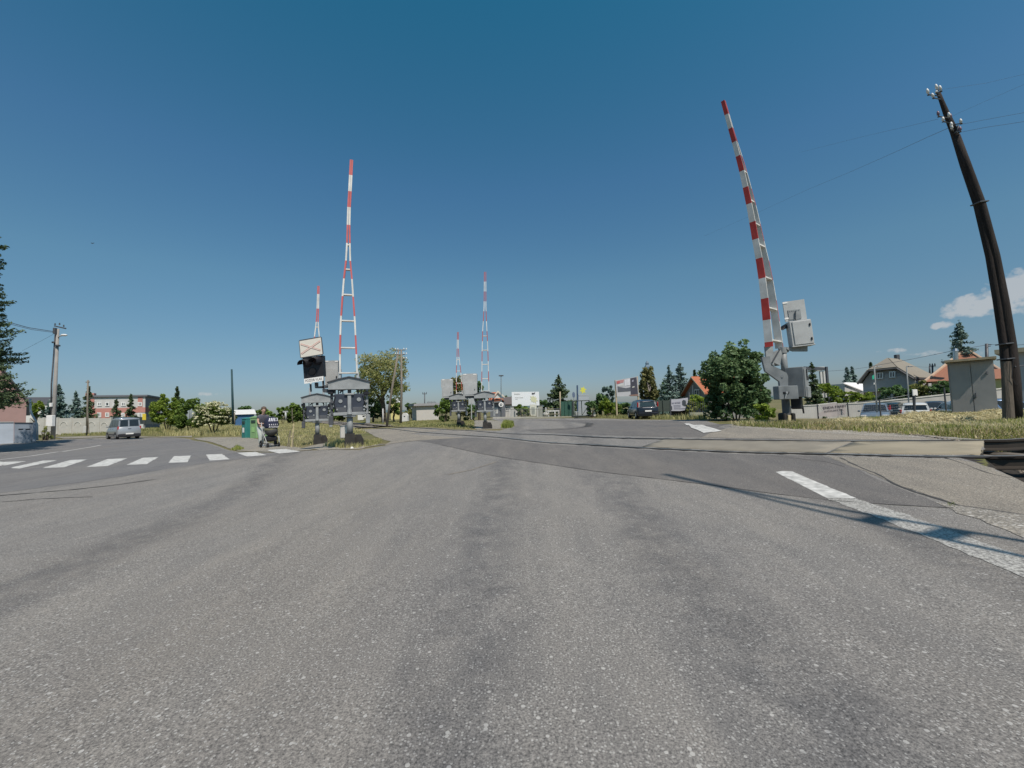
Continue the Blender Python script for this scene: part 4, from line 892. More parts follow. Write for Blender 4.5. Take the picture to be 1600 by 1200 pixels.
def spruce(label, px, pyb, Z, wpx, ytop, m, seed, ybot=None, group=None, dens=1.0, embed=0.0, leaf=None, name='spruce_tree'):
    base = P(px, pyb, Z); base.z = gz(base.x, base.y)-.03-embed; k = Z/FPX
    H = P(px, ytop, Z).z-base.z; R0 = wpx*k/2*1.3; z0 = (P(px, ybot, Z).z-base.z) if ybot else H*.06
    t = thing(name, label, 'tree', base, 0, group); rg = np.random.default_rng(seed)
    b = MB(); r = max(.05, H*.014); b.tube([(0, 0, -.1), (0, 0, H*.5), (0, 0, H*.99)], [r*1.2, r*.7, .012], 8); b.build('trunk', M_bark, t)
    C, T, S = [], [], []; nt = max(90, int(H*20*dens)); lf = leaf or max(.13, Z*.0062)
    for i in range(nt):
        f = rg.random()**1.35; z = z0+(H-z0)*f*.975; a = rg.uniform(0, 6.28)
        lump = .80+.22*math.sin(a*2+seed)+.16*math.sin(f*21+a*3)
        L_ = (R0*((1-f)**.82)*rg.uniform(.70, 1.12)*lump+.06); n = max(5, int(L_/(lf*.22)))
        s = np.linspace(.05, 1, n); sag = -.34*L_*s*(.35+.9*(1-f))+.26*L_*s**3*(1.2-f)
        wd = L_*.19*np.sin(np.pi*np.clip(s*.93, 0, 1))**.7+.02
        for q in range(3):
            off = rg.uniform(-1, 1, n)*wd; x = s*L_
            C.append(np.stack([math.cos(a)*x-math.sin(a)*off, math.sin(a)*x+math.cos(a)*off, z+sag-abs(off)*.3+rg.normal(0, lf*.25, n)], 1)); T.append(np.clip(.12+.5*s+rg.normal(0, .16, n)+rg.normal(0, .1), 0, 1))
    z = np.linspace(H*.9, H*1.0, 12); C.append(np.stack([rg.normal(0, .02, 12), rg.normal(0, .02, 12), z], 1)); T.append(np.full(12, .5))
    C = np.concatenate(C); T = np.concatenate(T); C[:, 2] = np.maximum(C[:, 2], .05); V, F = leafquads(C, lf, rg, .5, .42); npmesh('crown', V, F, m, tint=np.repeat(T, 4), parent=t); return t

# big evergreen at the left edge
spruce('huge dark spruce at the left edge with upswept branch tips', -52, 690, 20.5, 138, 235, L_spr, 3, ybot=622, dens=1.9, leaf=.13)
# spruces behind the panelled concrete wall
GS = 'spruces behind the concrete wall'
spruce('broad bluish spruce just right of the lamp pole, half hidden by it', 90, 676, 62, 40, 600, L_blue, 4, group=GS)
spruce('slim bluish spruce second from the lamp pole, behind the wall', 117, 676, 64, 26, 612, L_blue, 5, group=GS)
spruce('bluish spruce behind the tall thin wooden post', 137, 676, 62, 21, 604, L_spr, 6, group=GS)
spruce('small spruce before the red office, left of two', 181, 672, 60, 19, 624, L_spr, 8, group=GS)
spruce('taller spruce before the red office, right above the silver van', 203.5, 672, 60, 20, 616, L_spr, 9, group=GS)
tree('shrub', 'grey green shrub behind the wall between pink house and lamp pole', 'shrub', 73, 672, 60, 22, 634, 664, L_blue, 12, 10, 900, trunk=False)
tree('broadleaf_tree', 'green tree behind the downpipe of the pink house', 'tree', 54, 680, 50, 20, 622, 654, L_bright, 13, 10, 1100)
tree('shrub', 'sparse scrub at the foot of the lamp pole by the blue wall', 'shrub', 71, 689, 29, 20, 664, 687, L_olive, 14, 9, 260, trunk=False, leaf=.12)
# bushes along the far verge
spruce('dark spruce tip poking out of the green bushes near the red office', 276, 665, 62, 18, 604, L_spr, 16)
tree('hazel_bush', 'large light green bush right of the red office', 'bush', 262, 676, 46, 46, 613, 665, L_bright, 17, 34, 4200, trunk=False, group='bushes on the left verge')
tree('hazel_bush', 'rounded green bush beside the flowering elder', 'bush', 297, 676, 44, 40, 620, 668, L_green, 18, 30, 3600, trunk=False, group='bushes on the left verge')
el = tree('elder_bush', 'elder bush covered in creamy white flower heads', 'bush', 334, 672, 36, 58, 627, 668, L_elder, 19, 34, 4200, trunk=False)
def elder_flowers():
    Z = 36; rg = np.random.default_rng(20); k = Z/FPX; top = P(334, 627, Z).z-TM[el.name].translation.z; C = []
    for i in range(190):
        a = rg.uniform(0, 6.28); el_ = rg.uniform(-.5, 1.45); r = np.array([math.cos(a)*math.cos(el_), math.sin(a)*math.cos(el_), math.sin(el_)])
        c = np.array([0, 0, top*.5])+r*np.array([29*k*.92, 29*k*.92, top*.49])*rg.uniform(.88, 1.03); C.append(c+rg.normal(0, .055, (9, 3))*np.array([1.2, 1.2, .5]))
    C = np.concatenate(C); V, F = leafquads(C, .13, rg, .9, .9); npmesh('flower_heads', V, F, L_flower, tint=rg.uniform(0, 1, len(V)), parent=el)
elder_flowers()
tree('broadleaf_tree', 'dark tree far behind the blue hut', 'tree', 382, 655, 90, 22, 631, 650, L_dark, 22, 10, 800)
tree('broadleaf_tree', 'round tree behind the walking person with the pram', 'tree', 413, 658, 70, 34, 636, 664, L_green, 23, 18, 1400, trunk=False)
for i, (px, w, yt, lab) in enumerate([(442, 26, 632, 'first dark tree left along the railway, beyond the meadow'), (458, 24, 629, 'middle dark tree along the railway, behind the thin pole'), (473, 24, 628, 'dark tree along the railway right behind the short barrier'), (520, 30, 636, 'low tree far off between the two left barriers'), (535, 26, 634, 'low tree far off right behind the tallest left barrier')]):
    tree('broadleaf_tree', lab, 'tree', px, 656, 75, w, yt, 658, L_green, 30+i, 18, 1500, trunk=False, group='trees along the railway')
def sh_open(p, rg): return not (p[2] < -.35 and abs(p[0]) < .25 and rg.random() < .7)
tree('acacia_tree', 'large airy tree in pale blossom right of the tallest barrier', 'tree', 600, 663, 46, 98, 541, 636, L_acacia, 41, 78, 8200, leaf=.22, clr=.30, tr=.045, shape=sh_open, limbs=9, group=None)
tree('broadleaf_tree', 'dense low green tree under the blossoming one', 'tree', 583, 663, 49, 44, 610, 658, L_dark, 42, 24, 2200)
tree('broadleaf_tree', 'small green tree between the wooden pole legs', 'tree', 616, 662, 52, 26, 620, 650, L_green, 43, 12, 900)
tree('broadleaf_tree', 'distant rounded tree over the flat white hut', 'tree', 643, 657, 85, 22, 624, 650, L_dark, 44, 10, 800)
tree('shrub', 'pale green shrubs left of the flat white hut', 'shrub', 638, 659, 60, 16, 637, 656, L_olive, 45, 8, 500, trunk=False)
def sh_cone(p, rg): return abs(p[0]) < .95-.62*max(0, (p[2]+.2))
tree('cypress_tree', 'pointed brownish green tree behind the lower far barrier', 'tree', 717, 659, 42, 52, 575, 655, L_brown, 46, 40, 3600, shape=sh_cone, clr=.26)
tree('shrub', 'green bush between the white hut and the far barriers', 'bush', 694, 660, 40, 34, 618, 658, L_green, 47, 20, 1900, trunk=False)
tree('broadleaf_tree', 'dark tree right behind the larger grey signal', 'tree', 749, 656, 46, 22, 590, 640, L_dark, 48, 18, 1500)
tree('shrub', 'dark green hedge behind the signpost of the grass island', 'hedge', 738, 658, 44, 34, 630, 655, L_dark, 49, 14, 1200, trunk=False)
tree('broadleaf_tree', 'low tree behind the dark roofed house left of the billboard', 'tree', 797, 652, 85, 22, 616, 645, L_dark, 50, 9, 600)
tree('climbing_vine', 'green vine hanging below the white billboard', 'vine', 816, 651, 61, 26, 629, 650, L_green, 51, 12, 900, trunk=False)
spruce('broad green conifer between billboard and green fence', 875, 652, 66, 50, 586, L_spr, 52)
tree('broadleaf_tree', 'dark tree between the billboard and the broad conifer', 'tree', 850, 651, 80, 32, 622, 648, L_dark, 53, 12, 1100)
tree('broadleaf_tree', 'dark tree right behind the broad conifer', 'tree', 893, 651, 78, 24, 626, 648, L_dark, 54, 10, 800)
for i, (px, w, yt, yb, m, lab) in enumerate([(925, 22, 607+18, 650, L_dark, 'dark bush behind the gate right of the star sign'), (940, 30, 612, 648, L_dark, 'dark green tree right of the yellow star'), (951, 24, 598, 640, L_blue, 'tallest bluish tree between the star and the tilted poster'), (948, 26, 618, 648, L_bright, 'bright yellow green bush left of the tilted poster'), (958, 30, 626, 652, L_green, 'rounded bush below the tilted poster'), (978, 30, 628, 651, L_dark, 'hedge left of the blue hatchback')]):
    tree('garden_bush' if i not in (1, 2) else 'broadleaf_tree', lab, 'tree' if i in (1, 2) else 'bush', px, 654, 50+2*(i % 3), w, yt, yb, m, 60+i, 16, 1500, trunk=i in (1, 2))
tree('yew_tree', 'tall dark rounded conifer behind the blue hatchback', 'tree', 1015, 652, 50, 40, 567, 650, L_brown, 70, 44, 4200, shape=sh_cone, clr=.27)
spruce('bluish spruce left of two behind the lower banner', 1049, 650, 46, 40, 571, L_blue, 71, dens=1.3)
spruce('bluish spruce right of two by the orange roof', 1067, 650, 47, 48, 567, L_blue, 72, dens=1.3)
tree('broadleaf_tree', 'dark tree between the yew and the two bluish spruces', 'tree', 1036, 652, 52, 28, 590, 648, L_dark, 73, 16, 1500)
spruce('thin dark spruce behind the orange roofed house', 1089, 645, 60, 20, 577, L_spr, 74)
tree('garden_bush', 'bright bush before the orange roofed house', 'bush', 1092, 655, 36, 36, 612, 652, L_bright, 75, 20, 1600, trunk=False)
tree('garden_bush', 'thin greenery along the wire fence left of the giant bush', 'bush', 1080, 657, 33, 26, 625, 655, L_olive, 76, 12, 700, trunk=False)
def sh_big(p, rg): return True
tree('linden_bush', 'giant round dark green bush left of the right barrier', 'bush', 1151, 659, 21, 106, 527, 660, L_linden, 77, 125, 17000, leaf=.18, clr=.225, trunk=False, up=.6)
tree('linden_bush', 'low leafy side shoot at the right foot of the giant bush', 'bush', 1196, 661, 18, 34, 628, 661, L_bright, 78, 16, 1200, trunk=False, leaf=.14)
# behind the right-hand wall
spruce('narrow conifer right of the barrier cabinet', 1273, 632, 40, 32, 566, L_spr, 80, name='narrow_conifer')
for i, (px, w, yt, yb, Z, m, lab) in enumerate([(1290, 46, 594, 630, 44, L_bright, 'bright bushes right of the narrow conifer'), (1322, 44, 606, 628, 44, L_bright, 'low bright hedge behind the hanging banner'), (1352, 34, 612, 627, 44, L_bright, 'low bright hedge before the white sloping roof'), (1394, 44, 597, 622, 40, L_dark, 'dark fig bush under the gable windows'), (1412, 22, 604, 622, 40, L_green, 'light bush right under the gable of the grey house'), (1441, 34, 593, 619, 39, L_olive, 'yellow green bush between the two houses'), (1474, 36, 592, 616, 38, L_dark, 'dark bush before the orange tiled house'), (1497, 20, 596, 614, 38, L_green, 'small green bush beside the steel cabinet')]):
    tree('garden_bush', lab, 'bush', px, yb+2, Z, w, yt, yb+6, m, 81+i, 18, 1500, trunk=False, group='garden bushes behind the right wall', embed=-(0.0))
spruce('left one of the twin spruces over the white sloping roof', 1326, 612, 60, 24, 574, L_blue, 92)
spruce('right one of the twin spruces over the white sloping roof', 1334.5, 612, 60, 24, 573, L_blue, 93)
spruce('small far spruce just left of the grey house roof', 1363, 600, 75, 14, 566, L_spr, 94)
spruce('wide bluish spruce above the orange tiled roof', 1508, 600, 44, 78, 500, L_blue, 95, dens=1.5)

# ------------------------------------------------------------------ grass
def grass(name, label, poly, n, h, w, m, seed, dry=.5, lean=.35, tuft=1, zoff=0.0, mask=None):
    rg = np.random.default_rng(seed); pl = np.array(poly); lo, hi = pl.min(0), pl.max(0); pts = []
    got = 0
    while got < n:
        q = rg.uniform(lo, hi, (n*2, 2)); q = q[inside(q, poly)]; pts.append(q); got += len(q)
        if len(q) == 0: break
    B = np.concatenate(pts)[:n]
    if tuft > 1:
        c = B[::tuft]; B = np.repeat(c, tuft, 0)[:n]+rg.normal(0, .06+.04*rg.random(), (min(n, len(c)*tuft), 2)); B = B[inside(B, poly)]
    n = len(B); z = ground_np(B[:, 0], B[:, 1])+zoff
    hh = rg.uniform(h[0], h[1], n)*(.6+.8*(np.sin(B[:, 0]*1.7+seed)*np.sin(B[:, 1]*1.3+seed*2)*.5+.5)); a = rg.uniform(0, 6.28, n); ln = rg.normal(0, lean, n)
    d = np.stack([np.cos(a), np.sin(a)], 1); sa = a+rg.normal(1.57, .5, n); sd_ = np.stack([np.cos(sa), np.sin(sa)], 1)*w
    p0 = np.column_stack([B-sd_*.5, z-.01]); p1 = np.column_stack([B+sd_*.5, z-.01])
    mz = z+hh*.6; m0 = np.column_stack([B+d*(ln*hh*.35)[:, None]-sd_*.38, mz]); m1 = np.column_stack([B+d*(ln*hh*.35)[:, None]+sd_*.38, mz])
    tp = np.column_stack([B+d*(ln*hh*1.1)[:, None], z+hh*np.clip(1-np.abs(ln)*.35, .3, 1)])
    V = np.stack([p0, p1, m1, m0, tp], 1).reshape(-1, 3); i = np.arange(n)*5
    F = np.concatenate([np.stack([i, i+1, i+2], 1), np.stack([i, i+2, i+3], 1), np.stack([i+3, i+2, i+4], 1)])
    patch = np.sin(B[:, 0]*.9+seed)*np.cos(B[:, 1]*1.1-seed)*.25
    T = np.clip(dry+patch+rg.normal(0, .2, n), 0, 1)
    o = npmesh(name, V, F, m, tint=np.repeat(T, 5)); return tag(o, label, 'grass', kind='stuff')
w_ = lambda px, Z: ('w', at(px, Z).x, Z)
BANK = polyw([(1140, 666.5), (1200, 669.5), (1260, 672.5), (1330, 675.5), (1440, 682), (1530, 687.8), (1640, 684), w_(1720, 12), w_(1640, 17.5), w_(1500, 18.5), w_(1300, 17.5), w_(1235, 15.5), w_(1190, 14.5)])
grass('dry_grass', 'dry straw coloured grass on the bank at the right', BANK, 46000, (.03, .16), .012, L_dry, 1, dry=.5, lean=.95, tuft=12)
grass('green_grass', 'green grass growing through the dry bank at the right', BANK, 30000, (.03, .15), .012, L_grs, 2, dry=.5, lean=.5, tuft=14)
grass('green_grass', 'fresh grass along the rail at the right edge', polyw([(1440, 682), (1530, 687.8), (1640, 684), (1720, 680), w_(1700, 10.5), w_(1500, 10)]), 10000, (.05, .18), .012, L_grs, 3, dry=.6, lean=.5, tuft=10)
grass('dry_grass', 'dry tufts along the rail by the double pole', polyw([(1440, 682), (1530, 687.8), (1640, 684), (1720, 680), w_(1700, 10.5), w_(1500, 10)]), 16000, (.03, .15), .012, L_dry, 23, dry=.55, lean=1.0, tuft=9)
def straw():
    """mown hay lying in swathes on the bank"""
    rg = np.random.default_rng(8); poly = polyw([w_(1290, 12), w_(1480, 10.6), w_(1580, 11.5), w_(1560, 16), w_(1420, 17), w_(1300, 16)]); n = 26000
    pl = np.array(poly); q = rg.uniform(pl.min(0), pl.max(0), (n*3, 2)); q = q[inside(q, poly)][:n]; n = len(q)
    hump = .15*np.clip(np.sin(q[:, 0]*2.1+np.sin(q[:, 1]*1.4)*1.5)*.5+.5, 0, 1)**1.5+.05*np.sin(q[:, 0]*7)*np.sin(q[:, 1]*6)
    z = ground_np(q[:, 0], q[:, 1])+np.maximum(hump, 0)*rg.uniform(.2, 1.15, n)+.03; a = rg.normal(.5, .8, n); L_ = rg.uniform(.12, .32, n); tl = rg.normal(0, .3, n)
    d = np.stack([np.cos(a)*np.cos(tl), np.sin(a)*np.cos(tl), np.sin(tl)], 1)*L_[:, None]; s = np.stack([-np.sin(a), np.cos(a), rg.normal(0, .6, n)], 1)*.007
    c = np.column_stack([q, z]); V = np.stack([c-d*.5-s, c-d*.5+s, c+d*.5+s, c+d*.5-s], 1).reshape(-1, 3); F = np.arange(4*n).reshape(n, 4)
    tag(npmesh('mown_hay', V, F, L_dry, tint=np.repeat(np.clip(rg.normal(.7, .22, n), 0, 1), 4)), 'mown hay lying in swathes on the bank', 'hay', kind='stuff')
straw()
grass('meadow_grass', 'dry meadow between the pram and the railway', polyw([(428, 694), (400, 685), (405, 666), (430, 656.8), (470, 659), (511, 663), (550, 668), (575, 674), (560, 684), (535, 688), (500, 693), (468, 699.5)]), 52000, (.03, .17), .02, L_mix, 4, dry=.68, lean=.9, tuft=7)
grass('meadow_grass', 'dry tufts at the feet of the left barriers', polyw([(505, 698), (530, 690), (560, 690), (600, 690), (590, 696), (560, 701), (530, 701.5)]), 5000, (.05, .2), .014, L_mix, 5, dry=.6, tuft=8)
grass('verge_grass', 'green verge beyond the left road below the bushes', polyw([(95, 681), (165, 680.5), (300, 680.5), (372, 681.5), (395, 672), (400, 664), (250, 663), (170, 672), (95, 678)]), 52000, (.08, .3), .03, L_mix, 6, dry=.35, lean=.4, tuft=6)
grass('verge_grass', 'tall dry grass in front of the flowering elder', polyw([(255, 680), (310, 682), (372, 682), (395, 676), (390, 668), (250, 668)]), 16000, (.1, .6), .03, L_mix, 16, dry=.7, lean=.4, tuft=6)
grass('island_grass', 'grass island beyond the tracks around the far barriers', polyw([(600, 666.5), (640, 667), (700, 669.5), (738, 671.5), (742, 664), (740, 658), (690, 656.5), (640, 657.5), (560, 659), (480, 657.5), (540, 661), (570, 664)]), 40000, (.03, .18), .03, L_mix, 7, dry=.42, lean=.7, tuft=6)
grass('weed_clump', 'low weeds at the corner of the far road', polyw([(783, 669.5), (800, 669), (803, 665), (795, 662.5), (786, 664)]), 1500, (.12, .35), .035, L_grs, 9, dry=.5, tuft=5)
grass('verge_grass', 'grass verge in front of the hedge by the hatchback', polyw([(930, 652.5), (975, 654), (1010, 655), (1040, 655.6), (1075, 656), (1110, 656.5), (1110, 652.5), (930, 649.5)]), 9000, (.1, .4), .04, L_mix, 10, dry=.45, tuft=6)
grass('meadow_grass', 'tufts around the footing of the right barrier', polyw([(1150, 667), (1210, 669.5), (1260, 672), (1262, 664), (1215, 660), (1180, 662)]), 6000, (.03, .11), .013, L_mix, 11, dry=.45, tuft=10)
grass('weed_clump', 'weeds in the joint at the end of the pavement', polyw([(360, 703.2), (375, 704.5), (382, 701.5), (370, 698)]), 500, (.05, .16), .025, L_grs, 12, dry=.4, tuft=5)
grass('weed_clump', 'tiny weed sprouting from the road seam at the right', polyw([(1480, 792), (1492, 793), (1492, 788), (1482, 787)]), 60, (.015, .06), .008, L_grs, 13, dry=.3, tuft=6)

# ================================================================== BUILDINGS, WALLS, FENCES, POLES
M_pink = mat('pink_render', (.36, .235, .215), .9, var=.06, scale=2.5, bump=.1)
M_blue = mat('pale_blue_paint', (.40, .45, .51), .8, var=.08, scale=2)
M_blued = mat('grey_blue_sheet', (.22, .26, .31), .6, var=.12, scale=2)
M_cwall = mat('cast_concrete', (.47, .46, .42), .9, var=.10, scale=1.5, bump=.15)
M_bwall = mat('block_wall', (.46, .45, .425), .9, var=.10, scale=1.2, bump=.2)
M_redw = mat('salmon_facade', (.47, .22, .185), .85, var=.06, scale=2)
M_greyw = mat('light_facade', (.52, .52, .50), .85, var=.05, scale=2)
M_dfac = mat('dark_facade', (.15, .16, .18), .85, var=.06, scale=2)
M_frame = mat('window_frame', (.72, .72, .70), .5, var=.04)
M_glass = mat('window_glass', (.045, .06, .07), .08, var=.15, spec=.9)
M_roofg = mat('grey_brown_tiles', (.25, .225, .18), .85, var=.12, scale=9, bump=.4, stretch=(1, 1, 6))
M_roofo = mat('orange_tiles', (.42, .14, .07), .85, var=.18, scale=9, bump=.4, stretch=(1, 1, 6))
M_roofr = mat('brown_red_tiles', (.33, .15, .095), .85, var=.15, scale=9, bump=.4, stretch=(1, 1, 6))
M_roofd = mat('dark_sheet_roof', (.085, .085, .09), .7, var=.12, scale=3)
M_hwall = mat('slate_render', (.37, .37, .365), .9, var=.05, scale=2)
M_whitew = mat('white_render', (.62, .62, .60), .85, var=.05, scale=2)
M_yelw = mat('yellow_render', (.58, .50, .22), .85, var=.06, scale=2)
M_tan = mat('tan_trim', (.42, .35, .24), .85, var=.1, scale=3)
M_cab = mat('cabinet_paint', (.275, .275, .27), .65, var=.10, scale=1.6, bump=.05)
M_wood = mat('creosote_wood', (.026, .020, .018), .9, var=.4, scale=3, bump=.7, bscale=22, stretch=(4, 4, .35))
M_wood2 = mat('weathered_pole', (.20, .175, .14), .9, var=.3, scale=3, bump=.6, stretch=(4, 4, .35))
M_pole = mat('spun_concrete_pole', (.30, .285, .265), .9, var=.12, scale=2, bump=.1)
M_gfence = mat('green_mesh', (.035, .10, .075), .7, var=.15, scale=4)
M_dgate = mat('dark_gate_paint', (.05, .065, .065), .6, var=.15, scale=4)
M_porc = mat('porcelain', (.74, .74, .72), .25, var=.04)
M_ins = mat('glazed_insulator', (.22, .15, .20), .3, var=.2)
M_bluep = mat('blue_steel', (.06, .10, .18), .6, var=.1)
M_cord = mat('black_cable', (.02, .02, .022), .7)

def quadwin(parent, a, b, c, d, frame=.06, nm='window', bars=1, fm=M_frame, out=Vector((0, -.03, 0))):
    """window in a wall: corners a b c d (lower left, lower right, upper right, upper left) in world space"""
    a, b, c, d = [Vector(v)+out for v in (a, b, c, d)]
    ex = (b-a); ez = (d-a); w = ex.length; h = ez.length; ux = ex/w; uz = ez/h; n = out.normalized()*.04
    m = MB()
    for (x0, z0, x1, z1) in [(0, 0, w, frame), (0, h-frame, w, h), (0, frame, frame, h-frame), (w-frame, frame, w, h-frame)]+[(w*(i+1)/(bars+1)-frame*.4, frame, w*(i+1)/(bars+1)+frame*.4, h-frame) for i in range(bars)]:
        m.prism([a+ux*x0+uz*z0, a+ux*x1+uz*z0, a+ux*x1+uz*z1, a+ux*x0+uz*z1], n)
    f = m.build(nm, fm, parent, world=True); recalc(f)
    g = MB(); g.prism([a+ux*frame*.5+uz*frame*.5, b-ux*frame*.5+uz*frame*.5, c-ux*frame*.5-uz*frame*.5, d+ux*frame*.5-uz*frame*.5], n*.3); o = g.build('pane', M_glass, f, world=False)
    inv = TM[parent.name].inverted(); o.data.transform(inv); recalc(o); return f
def wpr(name, pts, ext, m, parent):
    b = MB(); b.prism(pts, ext); o = b.build(name, m, parent, world=True); recalc(o); return o
def poly_wall(name, pts, thick, m, parent): return wpr(name, pts, Vector((0, thick, 0)), m, parent)
def down(p, z): return Vector((p.x, p.y, z))

class Plane:
    """a facade plane through pixel column px at depth Z, turned so that its depth axis points 'deg' left (+) or right (-) of straight ahead"""
    def __init__(s, px, Z, deg=None, py=640):
        s.o = P(px, py, Z); a = math.atan2(-(px-800), FPX) if deg is None else R(deg)
        s.n = Vector((-math.sin(a), math.cos(a), 0)); s.e = Vector((math.cos(a), math.sin(a), 0)); s.a = a
    def __call__(s, x, y, d=0.0):
        r = raydir(x, y); k = (s.o+s.n*d-CAM).dot(s.n)/r.dot(s.n); return CAM+r*k
# -- pink gabled house at the left edge
def pink_house():
    w = Plane(41.5, 31, 52); zg = -.3; o = w(41.5, 660); t = thing('gabled_house', 'pink gabled house behind the low blue wall at the left edge', 'house', (o.x, o.y, zg))
    e = w(41.5, 627); ap = w(-30, 536); l = 2*ap-e; l.z = e.z; N = w.n
    wpr('wall', [down(l, zg), down(e, zg), e, ap, l], N*9, M_pink, t)
    th_ = Vector((0, 0, .16)); sl = (e-ap).normalized()
    for q in (e+sl*.35, l+Vector((-sl.x, -sl.y, sl.z))*.35):
        a = ap-N*.35+Vector((0, 0, .06)); b_ = q-N*.35+Vector((0, 0, .06)); wpr('roof', [a, b_, b_+th_, a+th_], N*9.7, M_roofd, t)
    b = MB(); b.bbox(w(44, 639, .5), (.22, .3, 1.0), w.a, b=.02); b.build('side_glass', M_glass, t, world=True)  # dark glassy block beside the right eave
pink_house()
def downpipe():
    Z = 26.2; b = MB(); pts = [(47.5, 623), (47.5, 640), (50, 648), (55.5, 657), (58, 664), (58.5, 688)]; b.smooth = True; b.tube([P(x, y, Z) for x, y in pts], .05, 8); o = b.build('bent_lamp_post', M_lgrey)
    tag(o, 'thin bent grey post beside the pink house', 'post')
downpipe()
def low_wall():
    w = Plane(30, 26.5, 50); N = w.n
    for nm, lab, x0, x1, y0, y1, m, dp in [('garden_wall', 'pale blue garden wall at the left edge', -170, 21.5, 659.5, 691, M_blue, .3), ('steel_gate', 'grey blue steel box gate between the pale wall and the lamp pole', 22.3, 56, 661, 690, M_blued, .9)]:
        a = w(x0, y1); b_ = w(x1, y1-1.2); c = w(x1, y0+.5); d = w(x0, y0+2 if x0 < 0 else y0)
        t = thing(nm, lab, 'wall' if 'wall' in nm else 'gate', (b_.x, b_.y, b_.z))
        wpr('panel', [down(a, a.z-.3), down(b_, b_.z-.3), c, d], N*dp, m, t)
        k = Vector((0, 0, .05)); wpr('coping', [d-N*.05, c-N*.05, c-N*.05+k, d-N*.05+k], N*(dp+.1), M_roofd if m is M_blued else M_lgrey, t)
        if m is M_blued:
            for x in (32.5, 43.5):
                bb = MB(); bb.bbox(w(x, 670.5, -.01), (.2, .04, .06), w.a, b=.01); bb.build('slot', M_blk, t, world=True)
            bb = MB(); bb.bbox(w(54, 675, -.1), (.16, .12, 1.25), w.a, b=.01); bb.build('corner_post', M_blued, t, world=True)
low_wall()

# -- panelled concrete wall and dark fence behind the left road
def panel_wall():
    Z = 54; xs = [46+21.7*i for i in range(7)]; 
    for i in range(6):
        x0, x1 = xs[i], xs[i+1]-.8
        if x1 > 173: x1 = 171.8
        a = P(x0, 679, Z); b_ = P(x1, 679, Z); c = P(x1, 653.2, Z); d = P(x0, 653.6, Z)
        t = thing('wall_panel', ['first concrete wall panel from the left, partly behind the lamp pole', 'concrete wall panel with arch, second from the left', 'concrete wall panel with arch, left of the tall thin post', 'concrete wall panel with arch, right behind the tall thin post', 'concrete wall panel with arch, second last before the van', 'last concrete wall panel, left of the silver van'][i], 'wall panel', ((a.x+b_.x)/2, Z, a.z), 0, 'concrete wall panels')
        poly_wall('slab', [a, b_, c, d], .12, M_cwall, t)
        mid = (c+d)/2; r = (c.x-d.x)*.27; cz = mid.z-.95
        ring = []
        for k in range(11):
            an = math.pi*k/10; ring.append((math.cos(an)*r, math.sin(an)*r))
        bb = MB()
        for (p, q) in zip(ring[:-1], ring[1:]):
            bb.prism([Vector((mid.x+p[0], Z, cz+p[1])), Vector((mid.x+q[0], Z, cz+q[1])), Vector((mid.x+q[0]*.86, Z, cz+q[1]*.86)), Vector((mid.x+p[0]*.86, Z, cz+p[1]*.86))], (0, -.05, 0))
        o = bb.build('arch_moulding', M_cwall, t, world=True); recalc(o)
        bb = MB(); bb.bbox(Vector((b_.x+.08, Z+.03, (a.z+c.z)/2+.03)), (.2, .26, c.z-a.z+.1), b=.02); bb.build('pillar', M_cwall, t, world=True)
panel_wall()
def dark_fence(x0, x1, yt0, yt1, yb0, yb1, Z, lab, n, m=M_dgate, name='metal_fence', gap=.12):
    a = P(x0, yb0, Z); b_ = P(x1, yb1, Z); t = thing(name, lab, 'fence', ((a.x+b_.x)/2, Z, a.z))
    for i in range(n):
        f0, f1 = i/n, (i+1)/n-.01
        L_ = lambda f, y0, y1: P(x0+(x1-x0)*f, y0+(y1-y0)*f, Z)
        poly_wall('fence_panel', [L_(f0, yb0, yb1)+Vector((0, 0, gap)), L_(f1, yb0, yb1)+Vector((0, 0, gap)), L_(f1, yt0, yt1), L_(f0, yt0, yt1)], .05, m, t)
        q0 = L_(f0, yb0, yb1); q1 = L_(f0, yt0, yt1); bb = MB(); bb.bbox(Vector((q0.x, Z-.03, (q0.z+q1.z)/2)), (.1, .1, q1.z-q0.z+.1), b=.01); bb.build('fence_post', m, t, world=True)
    return t
dark_fence(172.5, 214, 651, 652, 678, 678, 55, 'tall dark metal fence behind the silver van', 4)
dark_fence(214, 252, 651.5, 651.5, 664, 664, 58, 'low dark grey fence right of the silver van', 3)
